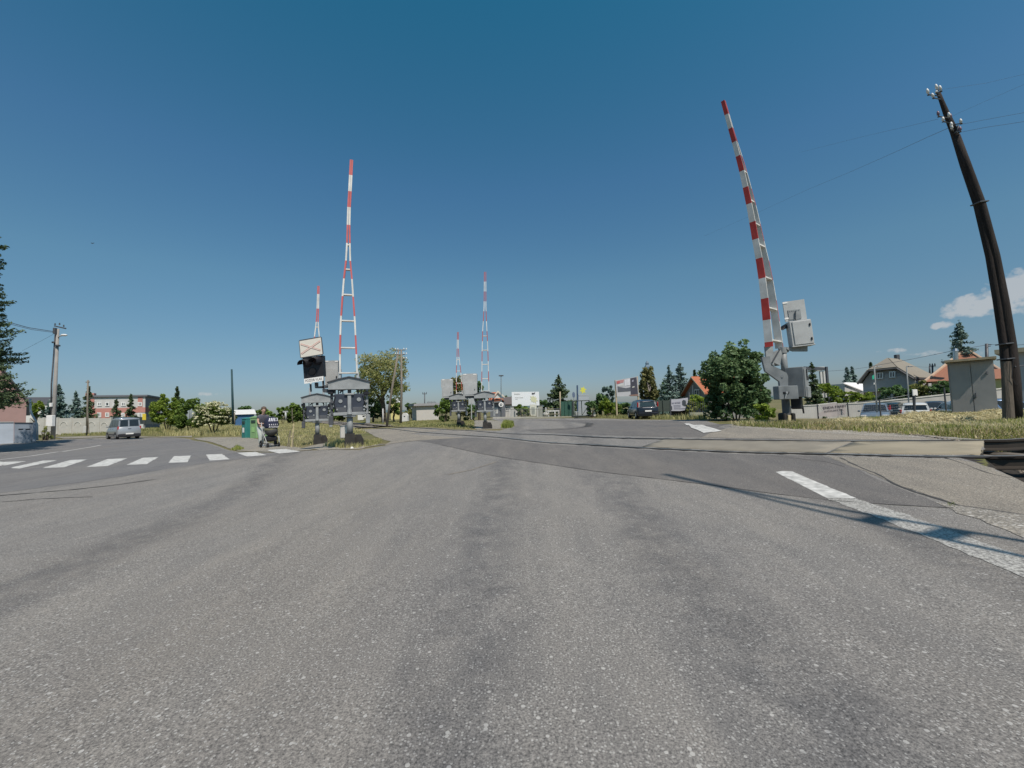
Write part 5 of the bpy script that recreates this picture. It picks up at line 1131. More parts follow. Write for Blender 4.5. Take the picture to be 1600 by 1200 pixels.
# -- red and grey office
def office():
    w0 = Plane(227, 74, 30); N = w0.n; zg = -1.0; A = w0(139, 619.5); B = w0(227, 619.5); zt = B.z; A.z = zt
    t = thing('office_building', 'two storey salmon red and grey office with flat roof at the left', 'building', (B.x, B.y, zg)); D = N*11
    at_ = lambda p, z: Vector((p.x, p.y, z))
    wl = wpr('wall', [at_(A, zg), at_(B, zg), at_(B, zt), at_(A, zt)], D, M_greyw, t)
    z1, z2 = w0(200, 637).z, w0(200, 645).z
    def band(x0, x1, za, zb, m, nm='painted_band', d=.05):
        a = w0(x0, 640, -d); c = w0(x1, 640, -d); return wpr(nm, [at_(a, za), at_(c, za), at_(c, zb), at_(a, zb)], N*(d-.003), m, t)
    band(139.2, 226.8, z2, z1, M_redw); band(139.2, 147, z1+.003, zt-.25, M_redw); band(215, 222.5, z1+.003, zt-.05, M_redw, d=.052); band(139.2, 210, zg, z2-.003, M_redw, d=.045)
    for za, zb, m in ((zg, z2, M_dfac), (z2, z1, mat('shaded_red_facade', (.26, .09, .085), .85)), (z1, zt, M_dfac)):  # gable's red band is the facade red darkened, its shade painted in
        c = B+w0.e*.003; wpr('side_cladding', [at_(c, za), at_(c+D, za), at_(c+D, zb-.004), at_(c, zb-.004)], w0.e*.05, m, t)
    f = lambda k: [at_(A-w0.e*.3-N*.3, k), at_(B+w0.e*.35-N*.3, k), at_(B+D+w0.e*.35+N*.3, k), at_(A+D-w0.e*.3+N*.3, k)]
    rf = MB(); rf.loft([f(zt+.01), f(zt+.30)], True); r = rf.build('roof', M_dfac, t, world=True); recalc(r)
    c = MB(); c.bbox(w0(142, 617.5, 2), (1.1, 1.1, .7), w0.a, b=.02); c.build('stair_tower', M_redw, r, world=True)
    for x0, x1, y0, y1, n in [(141.5, 145.5, 628.5, 634.5, 1), (152.3, 159, 628.3, 634.6, 2), (164.6, 171, 628.3, 634.6, 1), (189.5, 196.5, 628.3, 634.6, 2), (215.6, 222, 628.3, 634.6, 2), (176.5, 180, 628.3, 634.6, 1),
                              (152, 158.5, 644.5, 651.5, 2), (164.6, 171, 644.5, 651.5, 2), (189.5, 195, 645, 652, 2), (215.5, 223, 645, 654, 3)]:
        quadwin(t, w0(x0, y1), w0(x1, y1), w0(x1, y0), w0(x0, y0), .13, bars=n-1, out=-N*.07)
office()
def simple_block(name, lab, cat, x0, x1, yt, yb, Z, depth, mw, mr, roofh=.25, slope=0, over=.25, deg=None):
    w = Plane((x0+x1)/2, Z, deg); N, E = w.n, w.e; a = w(x0, yb); b_ = w(x1, yb); zt = max(w(x1, yt).z, w(x0, yt).z); zb = min(a.z, b_.z)-.1
    t = thing(name, lab, cat, ((a.x+b_.x)/2, (a.y+b_.y)/2, zb)); D = N*depth; q = lambda p, z: Vector((p.x, p.y, z))
    wpr('wall', [q(a, zb), q(b_, zb), q(b_, zt), q(a, zt)], D, mw, t)
    e = over; r0 = [a-E*e-N*e, b_+E*e-N*e, b_+D+E*e+N*e, a+D-E*e+N*e]
    b = MB()
    if slope: b.loft([[q(p, zt+.005) for p in r0], [q(p, zt+slope) for p in (a-E*e*.2+D*.5-N*.05, b_+E*e*.2+D*.5-N*.05, b_+E*e*.2+D*.5+N*.05, a-E*e*.2+D*.5+N*.05)]], True)
    else: b.loft([[q(p, z) for p in r0] for z in (zt+.005, zt+roofh)], True)
    r = b.build('roof', mr, t, world=True); recalc(r); return t, r
simple_block('hall', 'long hall with dark grey pitched roof far behind the wall at the left', 'building', 40, 84, 632, 662, 92, 14, M_whitew, M_roofd, slope=1.9)
t_, r_ = simple_block('transformer_hut', 'flat roofed pale hut on the grass beyond the tracks', 'hut', 651, 685.5, 634.5, 658.5, 55, 3.2, mat('pale_beige_render', (.50, .48, .45), .9, var=.04, scale=2), mat('grey_roof_slab', (.30, .30, .31), .8), .32, over=.4, deg=24)
b = MB(); 
for i in range(7): b.tube([P(668+2.1*i, 631, 55.5), P(668+2.1*i, 627.8-.6*(i % 2), 55.5)], .07, 6)
o = b.build('roof_stubs', M_zinc, r_, world=True)
t_, r_ = simple_block('kiosk', 'small blue hut with a white roof far behind the bins', 'hut', 366, 397, 648, 663, 62, 4, mat('blue_wall', (.05, .13, .27), .8), M_whitew, slope=.75, over=.3)
for x0, x1 in ((369, 373.5), (376, 380)): quadwin(t_, P(x0, 655, 62), P(x1, 655, 62), P(x1, 649.5, 62), P(x0, 649.5, 62), .08, bars=0)
t_, r_ = simple_block('yellow_house', 'yellow house with a white roof behind the blossoming tree', 'house', 611, 626, 629, 661, 82, 8, M_yelw, M_whitew, slope=.9)
quadwin(t_, P(615, 645, 82), P(619.5, 645, 82), P(619.5, 638, 82), P(615, 638, 82), .1)
t_, r_ = simple_block('farm_shed', 'low white shed far off under the blossoming tree', 'shed', 566, 586, 640, 652, 80, 6, M_whitew, M_lgrey, slope=.6)
def hedge_car(): pass
# orange roofed house with white gable, dark roofed extension, left of the billboard
def mid_house():
    Z = 70; w = lambda x, y, z=Z: P(x, y, z); zb = -1.0
    o = w(778, 650); t = thing('gabled_house', 'orange roofed house with cream gable trim left of the white billboard', 'house', (o.x, Z, zb))
    pts = [w(767, 622), w(784, 623.5), w(777.5, 614.8)]
    poly_wall('wall', [down(w(766, 650), zb), down(w(789, 650), zb), w(789, 628), w(766, 629)], 9, M_dfac, t)
    wpr('roof', [w(762.5, 627.5, Z-1), w(787, 626, Z-1), w(777.5, 612.5, Z+1.5), w(765, 613.2, Z+1.5)], (0, 6, .0), M_roofo, t)
    wpr('gable_wall', [w(771.5, 622.5, Z-1.2), w(786, 621.5, Z-1.2), w(778, 613.5, Z-1.2)], (0, .3, 0), M_whitew, t)
    for p, q in (((769.5, 623), (778, 612.8)), ((778, 612.8), (788.5, 621.8))):
        a, b_ = w(*p, Z-1.5), w(*q, Z-1.5); wpr('verge_board', [a, b_, b_+Vector((0, 0, .28)), a+Vector((0, 0, .28))], (0, .25, 0), mat('cream_trim', (.66, .60, .50), .7), t)
    quadwin(t, w(773, 646), w(778, 646), w(778, 637), w(773, 637), .12)
    Z2 = 72; o = w(795, 650, Z2); t = thing('bungalow', 'dark roofed bungalow between the orange roof and the white billboard', 'house', (o.x, Z2, zb))
    poly_wall('wall', [down(w(785, 650, Z2), zb), down(w(808, 650, Z2), zb), w(808, 632, Z2), w(785, 632.5, Z2)], 8, M_greyw, t)
    b = MB(); e0, e1 = w(783, 632, Z2-.5), w(810, 631.5, Z2-.5); r0, r1 = w(785, 620, Z2+4), w(797, 617.5, Z2+4)
    b.loft([[e0, e1, e1+Vector((0, 9, 0)), e0+Vector((0, 9, 0))], [r0, w(808, 620, Z2+4), w(808, 620, Z2+4)+Vector((0, .1, 0)), r0+Vector((0, .1, 0))]], True); r = b.build('roof', mat('brown_grey_roof', (.12, .105, .10), .85), t, world=True); recalc(r)
    quadwin(t, w(790, 642, Z2), w(795.5, 642, Z2), w(795.5, 635, Z2), w(790, 635, Z2), .1)
mid_house()
# house with red tiled gable behind the lower banner
def red_house():
    zb = -1.2; L_, F_, A_ = P(1071, 616, 45.5), P(1104.5, 613, 40), P(1086, 591.5, 42.9); o = F_
    t = thing('gabled_house', 'orange tiled house with grey gable left of the giant bush', 'house', (o.x, o.y, zb)); g = (F_-L_); g.z = 0; g.normalize(); r = Vector((-g.y, g.x, 0)); r = r if r.x > 0 else -r
    mp = mat('grey_plaster', (.24, .235, .215), .9, var=.06); wpr('wall', [down(L_, zb), down(F_, zb), F_, A_, L_], r*5.2, mp, t)
    for q in (F_, L_):
        d = (q-A_).normalized(); a0 = A_-r*.4-d*.05+Vector((0, 0, .05)); b0 = q+d*.5-r*.4+Vector((0, 0, .05)); wpr('roof', [a0, b0, b0+Vector((0, 0, .16)), a0+Vector((0, 0, .16))], r*5.9, M_roofo, t)
        wpr('verge_board', [a0-r*.03, b0-r*.03, b0-r*.03+Vector((0, 0, .15)), a0-r*.03+Vector((0, 0, .15))], r*.028, M_tan, t)
    def gp(x, y):
        d = raydir(x, y); return CAM+d*((L_-CAM).dot(r)/d.dot(r))
    quadwin(t, gp(1086, 618), gp(1093.5, 618), gp(1093.5, 608.5), gp(1086, 608.5), .09, out=-r*.04)
    b = MB(); b.tube([gp(1084, 645)-r*.1, gp(1084, 602)-r*.1], .06, 6); b.build('gable_pipe', M_whitew, t, world=True)
red_house()
def church():
    Z = 150; t = thing('church_tower', 'church tower tip showing above the tall dark conifer', 'tower', P(1011.5, 640, Z))
    b = MB(); b.box(P(1012, 577, Z)-Vector((0, 0, 9.8)), (1.5, 1.5, 20)); b.build('tower_wall', mat('weathered_tower_render', (.27, .23, .21), .9), t, world=True)
    b = MB(); p = P(1011.5, 574, Z); b.loft([[p+Vector((x*k, y*k, z)) for x, y in ((-1, -1), (1, -1), (1, 1), (-1, 1))] for z, k in ((-1, .95), (.2, .9), (.9, .45), (1.6, .5), (2.4, .1))], True); s = b.build('spire', mat('copper_blue', (.10, .16, .22), .6), t, world=True)
    b = MB(); b.tube([P(1011.5, 570.5, Z), P(1011.5, 564, Z)], .07, 5); b.build('cross', M_dgrey, s, world=True)
church()
# grey half-hipped house at the right
def grey_house():
    w = P; zb = -1.2; o = w(1390, 620, 50); t = thing('half_hipped_house', 'big slate grey house with beige half hipped roof at the right', 'house', (o.x, 50, zb))
    Za, Zb = 51, 47
    A0, B0 = w(1348, 612, Za), w(1430, 611, Zb); A1, B1 = w(1348, 598, Za), w(1430, 591.5, Zb); H1, H2 = w(1361, 580.5, 50.3), w(1402, 576.5, 48.4)
    nrm = Vector((-(Zb-Za), (B0.x-A0.x), 0)).normalized(); back = nrm*9.5
    C0 = B0+back; 
    wpr('wall', [down(A0, zb), down(B0, zb), B1, H2, H1, A1], back, M_hwall, t)
    ri1, ri2 = w(1387, 560.5, 51.5), w(1387, 560.5, 51.5)+nrm*7.0; ri2.z = ri1.z
    f = -nrm*.55
    e1 = w(1342.5, 599.5, Za)+f; e2 = w(1430, 591, Zb)+f; h1 = H1+f+Vector((-.15, 0, .12)); h2 = H2+f+Vector((.1, 0, .12)); bb = nrm*10.4
    e1b, e2b = e1+bb, e2+bb; e2b.z = e2.z; rr = ri1+nrm*4.6
    def sheetp(nm, pts):
        m = MB(); n = (Vector(pts[1])-Vector(pts[0])).cross(Vector(pts[2])-Vector(pts[1])).normalized(); n = n if n.z > 0 else -n; m.prism([Vector(p) for p in pts], n*.14); o = m.build(nm, M_roofg, t, world=True); recalc(o); return o
    rf = sheetp('roof', [e2, e2b, rr, ri1, h2]); sheetp('roof', [h1, h2, ri1]); sheetp('roof', [e1, h1, ri1, rr, e1b]); sheetp('roof', [e2b, e1b, rr])
    b = MB(); 
    for p, q in ((e1, h1), (h1, h2), (h2, e2), (e2, e2b)):
        b.tube([p+Vector((0, 0, -.08)), q+Vector((0, 0, -.08))], .10, 5)
    b.build('eaves_trim', M_roofd, t, world=True)
    c = MB(); c.bbox(w(1401.5, 559.5, 53.5), (.42, .42, .9), b=.02); c.build('chimney', M_dgrey, rf, world=True)
    def gp(x, y):   # point on the gable plane
        d = raydir(x, y); k = (A0-CAM).dot(nrm)/d.dot(nrm); return CAM+d*k
    for x0, x1, y0, y1 in ((1370.2, 1380.2, 582, 591.6), (1389.5, 1399.3, 580, 589.8)):
        quadwin(t, gp(x0, y1+.6), gp(x1, y1), gp(x1, y0), gp(x0, y0+.6), .10, bars=1, out=-nrm*.05)
    quadwin(t, gp(1359.5, 619.5), gp(1366.5, 619), gp(1366.5, 613.5), gp(1359.5, 614), .10, bars=1, out=-nrm*.05)
    b = MB(); b.prism([gp(1343, 612.5)-nrm*.9, gp(1378, 609.5)-nrm*.9, gp(1378, 611)-nrm*.9, gp(1343, 614)-nrm*.9], nrm*.9); o = b.build('porch_roof', M_lgrey, t, world=True); recalc(o)
    # satellite-like flag
grey_house()
def tile_house():
    w = Plane(1456, 43, -46); zb = -1.2; N, E = w.n, w.e; a, b_ = w(1456, 594), w(1566, 588); zt = a.z; b_.z = zt; D = N*9
    t = thing('hipped_house', 'orange tiled hipped house behind the steel cabinet', 'house', (a.x, a.y, zb)); wpr('wall', [down(a, zb), down(b_, zb), b_, a], D, M_tan, t)
    ap = w(1509, 545.5, 4.5); e = .55; k = Vector((0, 0, -.15)); cs = [a-E*e-N*e+k, b_+E*e-N*e+k, b_+D+E*e+N*e+k, a+D-E*e+N*e+k]
    b = MB(); b.loft([cs, [ap-E*.15-N*.05, ap+E*.15-N*.05, ap+E*.15+N*.05, ap-E*.15+N*.05]], True); rf = b.build('roof', M_roofr, t, world=True); recalc(rf)
    b = MB()
    for c in cs[:3]: b.tube([c+Vector((0, 0, .05)), ap+Vector((0, 0, .05))], .13, 6)
    b.build('ridge_tiles', mat('pale_ridge', (.50, .36, .26), .8), rf, world=True)
    b = MB(); b.tube([w(1493.5, 566, -.5), w(1493, 548, -.5)], .2, 10); b.tube([w(1493, 548.5, -.5), w(1493, 544.5, -.5)], [.26, .12], 10); b.build('flue', mat('stainless', (.5, .5, .5), .25, .9), rf, world=True)
tile_house()
t_, r_ = simple_block('flat_roofed_house', 'grey flat roofed building at the right edge behind the double pole', 'building', 1577, 1660, 552, 640, 26, 7, M_hwall, M_tan, .28, over=.35, deg=-54)
t_, r_ = simple_block('garden_house', 'small cream house glimpsed between steel cabinet and double pole', 'house', 1556, 1576, 592, 640, 38, 5, M_yelw, M_roofr, slope=1.0, deg=-52)
def white_roof():
    w = P; Z = 56; o = w(1334, 612, Z); t = thing('sloped_roof_shed', 'shed with bright white sloping roof left of the grey house', 'shed', (o.x, Z, -1.2))
    poly_wall('wall', [down(w(1317, 615, Z), -1.2), down(w(1351, 615, Z), -1.2), w(1349, 612, Z), w(1320, 599.5, Z)], 6, M_greyw, t)
    wpr('roof', [w(1318, 599.5, Z-.2), w(1350.5, 612, Z-.2), w(1350.5, 600, Z+3), w(1326, 598, Z+6)], (0, 0, .12), mat('bright_white_roof', (.80, .80, .79), .6, var=.02), t)
    b = MB(); b.prism([w(1333, 614.5, Z-.5), w(1350, 612.5, Z-.5), w(1350, 614, Z-.5), w(1333, 616, Z-.5)], (0, .4, 0)); o = b.build('ledge', M_whitew, t, world=True); recalc(o)
white_roof()
def gantry():
    Z = 48; w = P; o = w(1280, 612, Z); t = thing('steel_canopy', 'grey steel canopy frame right of the barrier', 'canopy', (o.x, Z, -.9))
    for x, nm in ((1258, 'canopy_post'), (1291, 'canopy_post')):
        b = MB(); a = w(x, 573, Z); b.bbox(Vector((a.x, Z, (a.z-.9)/2)), (.22, .22, a.z+.9), b=.01); b.build(nm, M_dgrey, t, world=True)
    a, c = w(1257, 572.5, Z), w(1291.5, 574, Z); b = MB(); b.prism([a, c, c+Vector((0, 0, -.35)), a+Vector((0, 0, -.35))], (0, .25, 0)); o = b.build('canopy_beam', M_dgrey, t, world=True); recalc(o)
    a, c = w(1277, 579, Z+2), w(1289, 578.5, Z+2); b = MB(); b.prism([a, c, c+Vector((0, 0, .45)), a+Vector((0, 0, .45))], (0, 3, 0)); o = b.build('canopy_roof', M_whitew, t, world=True); recalc(o)
    for x in (1282, 1287):
        b = MB(); a = w(x, 580, Z+2.2); b.bbox(Vector((a.x, Z+2.2, (a.z-.9)/2)), (.25, .2, a.z+.9), b=.01); b.build('canopy_post', M_greyw, t, world=True)
gantry()

# -- long block wall at the right (top edge rises to the right)
def right_wall():
    pts = [(x, y, z*1.24) for x, y, z in [(1236, 634, 31.4), (1275, 632.2, 31.2), (1307, 628.5, 31), (1308, 630.8, 31), (1345, 629, 30.8), (1385, 625.5, 30.5), (1425, 621.5, 30.2), (1465, 617, 29.9), (1500, 613, 29.6), (1570, 606, 29.2)]]
    o = P(1390, 625, 32); t = thing('boundary_wall', 'long pale block wall behind the parked cars at the right', 'wall', (o.x, o.y, -1.0))
    for i in range(len(pts)-1):
        a, c = P(*pts[i]), P(*pts[i+1])
        if (c-a).length < .2: continue
        n = Vector((-(c-a).y, (c-a).x, 0)).normalized()*.22; k = Vector((0, 0, -.09)); wpr('wall_section', [down(a, -1.5), down(c, -1.5), c+k, a+k], n, M_bwall, t)
        wpr('coping', [a-n*.25+k*.96, c-n*.25+k*.96, c-n*.25, a-n*.25], n*1.5, mat('coping_stone', (.56, .55, .50), .85), t)
right_wall()
# -- mesh fence on posts along the parking, with a banner
def mesh_fence():
    fz = [(1230, 634, 22), (1277, 632, 21), (1324, 628.5, 20.3), (1374, 624, 19.6), (1426, 615, 19), (1475, 606, 18.6)]
    t = thing('wire_fence', 'wire mesh fence on dark posts in front of the parked cars', 'fence', (P(*fz[2]).x, 20, -.2))
    tops = [P(*q) for q in fz]
    for i, p in enumerate(tops):
        if i in (0, 5): pass
        b = MB(); z0 = gz(p.x, p.y)-.2; b.tube([Vector((p.x, p.y, z0)), p], .032, 7); b.build('fence_post', M_dgrey, t, world=True)
    b = MB()
    for a, c in zip(tops[:-2], tops[1:-1]):
        n = 16; za = gz(a.x, a.y); zc = gz(c.x, c.y)
        for k in range(n+1):
            f = k/n; q = a.lerp(c, f); zz = za+(zc-za)*f; b.tube([Vector((q.x, q.y, zz)), q-Vector((0, 0, .03))], .0018, 3, False)
        for k in range(9):
            f = k/8; b.tube([Vector((a.x, a.y, za+(a.z-.03-za)*f)), Vector((c.x, c.y, zc+(c.z-.03-zc)*f))], .0018 if k < 8 else .006, 3, False)
    b.build('wire_mesh', M_zinc, t, world=True)
    # banner
    Z = 20.55; c0 = P(1300, 641, Z); t = thing('banner', 'greyish fabric banner with dark lettering hanging on the wire fence', 'banner', c0)
    cs = [(1279, 632.5), (1284, 637), (1285.5, 642.3), (1279.3, 645.6), (1279, 650), (1299, 651.5), (1320, 648.2), (1322, 646.5), (1321.5, 630.3), (1308, 631.2), (1306.5, 629.3), (1297, 630.3), (1290, 632)]
    wpr('cloth', [P(x, y, Z) for x, y in cs], (0, .012, 0), mat('banner_cloth', (.33, .315, .32), .85, var=.12, scale=2, col2=(.38, .34, .33)), t)
    a, c = P(1284, 638, Z-.02), P(1321, 634, Z-.02); ang = math.atan2(c.z-a.z, c.x-a.x)
    ml = mat('banner_letters', (.045, .04, .055), .8)
    Mx = Matrix.Translation(P(1304.5, 636, Z-.02)) @ Matrix.Rotation(-ang, 4, 'Y') @ Matrix.Rotation(R(90), 4, 'X'); text_mesh('ENDA FARBY', 'lettering', .17, ml, t, Mx, .001, 1.2)
    Mx = Matrix.Translation(P(1303, 641.6, Z-.02)) @ Matrix.Rotation(-ang, 4, 'Y') @ Matrix.Rotation(R(90), 4, 'X'); text_mesh('AUTOLAKY ŽEL', 'lettering', .115, ml, t, Mx, .001, 1.2)
    b = MB(); b.tube([P(1279.5, 632.6, Z-.03), P(1285, 640.6, Z-.03)], .02, 5); b.build('folded_edge', M_plate, t, world=True)
    # small white panel on a post
    Z = 18.9; t = thing('notice_board', 'small white notice on a dark post before the white estate car', 'sign', P(1429, 650, Z)); b = MB(); b.tube([P(1429, 652, Z), P(1429.3, 617, Z)], .035, 7); b.build('post', M_dgrey, t, world=True)
    b = MB(); b.bbox(P(1429.5, 613.5, Z), (.24, .05, .30), b=.02); b.build('notice_plate', M_plate, t, world=True)
mesh_fence()

# -- steel cabinet
def cabinet():
    Z = 16.2; w = Plane(1487.5, Z, -48.5); A = w(1487.5, 648); B = w(1560, 642); zt = w(1487, 563).z; ztb = zt+.02; zb = gz(A.x, Z)-.2
    t = thing('equipment_cabinet', 'large grey two door steel cabinet left of the double pole', 'cabinet', ((A.x+B.x)/2, Z, zb))
    n = Vector((-(B-A).y, (B-A).x, 0)).normalized(); d = n*1.1
    A.z = B.z = zb; At, Bt = Vector((A.x, A.y, zt)), Vector((B.x, B.y, (zt+ztb)/2)); Bt.z = ztb
    wpr('body', [A, B, Bt-Vector((0, 0, .1)), At-Vector((0, 0, .1))], d, M_cab, t)
    fa = -n*.035; m = A.lerp(B, .507); mt = At.lerp(Bt, .507)
    up = Vector((0, 0, .12)); dn = Vector((0, 0, -.16)); ex = (B-A).normalized()
    for p, q, r, s in ((A+ex*.05, m-ex*.012, mt-ex*.012, At+ex*.05), (m+ex*.012, B-ex*.05, Bt-ex*.05, mt+ex*.012)):
        dr = wpr('door', [p+up, q+up, r+dn, s+dn], fa, M_cab, t)
        if p == m+ex*.012:
            h = m+ex*.07+Vector((0, 0, .92))-n*.05; b = MB(); b.tube([h+Vector((0, 0, .12)), h, h+Vector((0, 0, -.05))-ex*.08+Vector((0, 0, -.12))], .014, 6); b.bbox(h, (.05, .03, .1), b=.005)
            o = b.build('handle', M_dgrey, dr, world=False); o.data.transform(TM[t.name].inverted())
            b = MB(); b.bbox(B-ex*.18+Vector((0, 0, 1.78))-n*.05, (.06, .02, .12), b=.004); o = b.build('hinge', M_dgrey, dr); o.data.transform(TM[t.name].inverted())
    o1 = -n*.30-ex*.06; wpr('roof_plate', [At+o1+Vector((0, 0, -.085)), Bt-n*.30+ex*.08+Vector((0, 0, -.085)), Bt-n*.30+ex*.08, At+o1], d*1.4, mat('rusty_tan_sheet', (.36, .30, .20), .8, var=.2, scale=4), t)
cabinet()

# ------------------------------------------------------------------ poles
def insul(b, p, h=.13, r=.045):
    b.tube([p, p+Vector((0, 0, h*.35))], r*.35, 5); b.tube([p+Vector((0, 0, h*.25)), p+Vector((0, 0, h*.5)), p+Vector((0, 0, h*.55)), p+Vector((0, 0, h)), p+Vector((0, 0, h*1.08))], [r, r*.95, r*.7, r*.72, r*.3], 8)
def double_pole():
    Z = 10.3; t = thing('double_utility_pole', 'tall dark double wooden pole leaning in at the right edge', 'pole', Vector((P(1590, 656, Z).x, Z, gz(P(1590, 656, Z).x, Z)-.2)))
    k_ = Z/FPX
    L1 = [(1577, 664, 6), (1573.5, 600, 5.5), (1569, 540, 5.5), (1558.5, 470, 5.2), (1546.5, 400, 5), (1528, 320, 5.2), (1507, 258, 5.2), (1490.5, 205, 4.8), (1479, 178, 3.8), (1472, 160, 3.0), (1466, 144, 2.5)]
    L2 = [(1587, 664, 8), (1585.5, 600, 7.2), (1579.5, 540, 6.5), (1568.5, 470, 6), (1555.5, 400, 5.2), (1534, 320, 5), (1511.5, 258, 4.6), (1495, 212, 4)]
    b = MB(); b.smooth = True; b.tube([P(x, y, Z+.04) for x, y, r in L1], [r*k_ for x, y, r in L1], 12); b.build('pole_shaft', M_wood, t, world=True)
    b = MB(); b.smooth = True; b.tube([P(x, y, Z-.02) for x, y, r in L2], [r*k_ for x, y, r in L2], 12); b.build('pole_shaft', M_wood, t, world=True)
    b = MB(); b.smooth = False; b.tube([P(1571.5, 565, Z-.03), P(1574, 610, Z-.04), P(1576.5, 664, Z-.05)], [.085, .095, .11], 9); b.build('ground_stub', mat('split_stub_wood', (.12, .10, .08), .9, var=.35, scale=4, bump=.7, bscale=20, stretch=(4, 4, .4)), t, world=True)
    for (xa, ya), (xb, yb) in (((1563, 538), (1576, 537)), ((1565, 562), (1578, 560)), ((1577, 573), (1593, 572.5)), ((1523, 317), (1538, 318))):
        b = MB(); c = (P(xa, ya, Z)+P(xb, yb, Z))/2; b.bbox(c, (abs(xb-xa)*Z/FPX, .24, .03), (0, R(-4), 0), b=.006); b.build('steel_band', M_dgrey, t, world=True)
    # crossarm brackets with insulators, drawn out along the line direction
    spots = [((1451, 148), (1448.5, 139)), ((1465, 141), (1462, 132)), ((1470.5, 142.5), (1468, 134)), ((1459, 153), (1456, 146)),
             ((1467, 182), (1465, 174)), ((1474, 190), (1473, 183)), ((1484, 184), (1482, 176)), ((1485.5, 187), (1485, 178)), ((1487, 199), (1486, 191)), ((1502, 193), (1500.5, 186)), ((1500.5, 206), (1500, 198)), ((1488, 203), (1486.5, 196)), ((1464, 145), (1462.5, 142))]
    for i, (p0, p1) in enumerate(spots):
        a, c = P(*p0, Z-.12), P(*p1, Z-.12); dvec = (c-a).normalized(); h = (c-a).length
        b = MB(); b.smooth = True; b.tube([a, a+dvec*h*.3, a+dvec*h*.32, a+dvec*h*.8, a+dvec*h*1.05], [.014, .014, .030, .026, .012], 8); b.build('insulator', M_porc if i < 4 else (M_ins if i % 3 == 1 else M_porc), t, world=True)
        b = MB(); b.tube([a, a+dvec*.02+Vector((0, 0, -.03))], .03, 6)
        sx = 1466+(p0[1]-144)*.40; s = P(sx, p0[1]+2, Z); b.tube([a, s], .014, 5); b.build('bracket', M_dgrey, t, world=True)
    for (xa, ya), (xb, yb) in (((1497, 196), (1496, 208)), ((1499.5, 207), (1493, 206))):
        b = MB(); b.tube([P(xa, ya, Z-.08), P(xb, yb, Z-.08)], .02, 5); b.build('bracket', M_dgrey, t, world=True)
    b = MB(); b.tube([P(1583, 560, Z-.16), P(1581, 590, Z-.16), P(1587, 601, Z-.17), P(1592, 603, Z-.17)], .008, 5); b.build('loose_wire', M_cord, t, world=True)
double_pole()
def wire(lab, pts, r=.012, group='overhead wires', sag=0.0):
    b = MB(); a, c = P(*pts[0]), P(*pts[-1]); q = []
    if len(pts) == 2:
        for i in range(17):
            f = i/16; q.append(a.lerp(c, f)+Vector((0, 0, -sag*4*f*(1-f))))
    else: q = [P(*p) for p in pts]
    b.tube(q, r, 4); o = b.build('overhead_wire', mat('wire_grey', (.10, .12, .15), .6)); tag(o, lab, 'wire', group)
wire('wire sagging from the double pole down across the sky to the left', [(1482, 200, 10.3), (1450, 214, 13), (1400, 237, 17), (1330, 268, 25), (1260, 297, 36), (1180, 334, 52), (1100, 369, 74)], .006)
wire('wire from the double pole out of frame, lower of the right pair', [(1504, 206, 10.2), (1540, 199, 9.6), (1600, 190, 9)], .0035)
wire('wire from the double pole out of frame, upper of the right pair', [(1503, 194, 10.2), (1545, 186, 9.6), (1600, 176, 9)], .003)
wire('thin wire leaving the double pole tip at the top right', [(1486, 182, 10.2), (1540, 158, 9.6), (1600, 132, 9)], .002)
wire('thin wire climbing left of the topmost insulators at the far right', [(1470, 140, 10.2), (1540, 130, 9.6), (1600, 116, 9)], .002)
wire('thin wire running left from the lower insulators through open sky', [(1466, 186, 10.3), (1420, 197, 13), (1350, 213, 18), (1250, 238, 28)], .003)
def lamp_pole():
    Z = 30.5; t = thing('concrete_lamp_pole', 'tall concrete pole with street lamp and white meter box at the left', 'pole', Vector((P(83, 688, Z).x, Z, gz(P(83, 688, Z).x, Z)-.1)))
    b = MB(); b.smooth = True; b.tube([P(82.5, 689, Z), P(85.5, 620, Z), P(90.5, 514, Z)], [.135, .115, .085], 12); b.build('pole_shaft', M_pole, t, world=True)
    b = MB(); b.smooth = True; b.tube([P(79.5, 655, Z+.05), P(80.5, 600, Z+.1), P(86.5, 521, Z+.1)], .045, 8); b.build('conduit', M_dgrey, t, world=True)
    b = MB(); b.prism([P(84, 510, Z), P(85, 508.5, Z), P(101, 512, Z), P(101, 514, Z)], (0, .12, 0)); o = b.build('crossarm', M_dgrey, t, world=True); recalc(o)
    for x, y in ((86, 508.5), (93, 508), (99.5, 511)): 
        b = MB(); insul(b, P(x, y, Z), .16, .05); b.build('insulator', M_dgrey, t, world=True)
    for p_, s_ in ((P(86, 517, Z-.15), (.16, .2, .45)), (P(90, 540, Z-.1), (.26, .2, .12)), (P(84.5, 535, Z), (.2, .2, .12))):
        b = MB(); b.bbox(p_, s_, b=.02); b.build('pole_clamp', M_dgrey, t, world=True)
    b = MB(); b.smooth = True; b.tube([P(91, 527, Z), P(94, 525.5, Z-.2), P(97, 524.5, Z-.3)], .035, 6); la = b.build('lamp_arm', M_lgrey, t, world=True)
    b = MB(); b.smooth = True; b.sphere(P(100, 523.6, Z-.35), (.24, .14, .085), 12, 7); b.build('lamp_head', M_porc, la, world=True)
    b = MB(); b.bbox(P(79.2, 657.5, Z-.25), (.44, .24, .82), b=.02); b.build('meter_box', M_plate, t, world=True)
    b = MB(); b.bbox(P(79.7, 632.5, Z-.2), (.17, .12, .28), b=.01); b.build('small_box', M_plate, t, world=True)
lamp_pole()
wire('upper wire from the lamp pole to the left edge', [(84, 518, 30.5), (45, 512, 28), (12, 503, 26), (-30, 490, 24)], .022, 'wires of the lamp pole')
wire('lower wire from the lamp pole to the left edge', [(84, 519.5, 30.5), (50, 515, 28), (12, 505.5, 26), (-30, 494, 24)], .016, 'wires of the lamp pole')
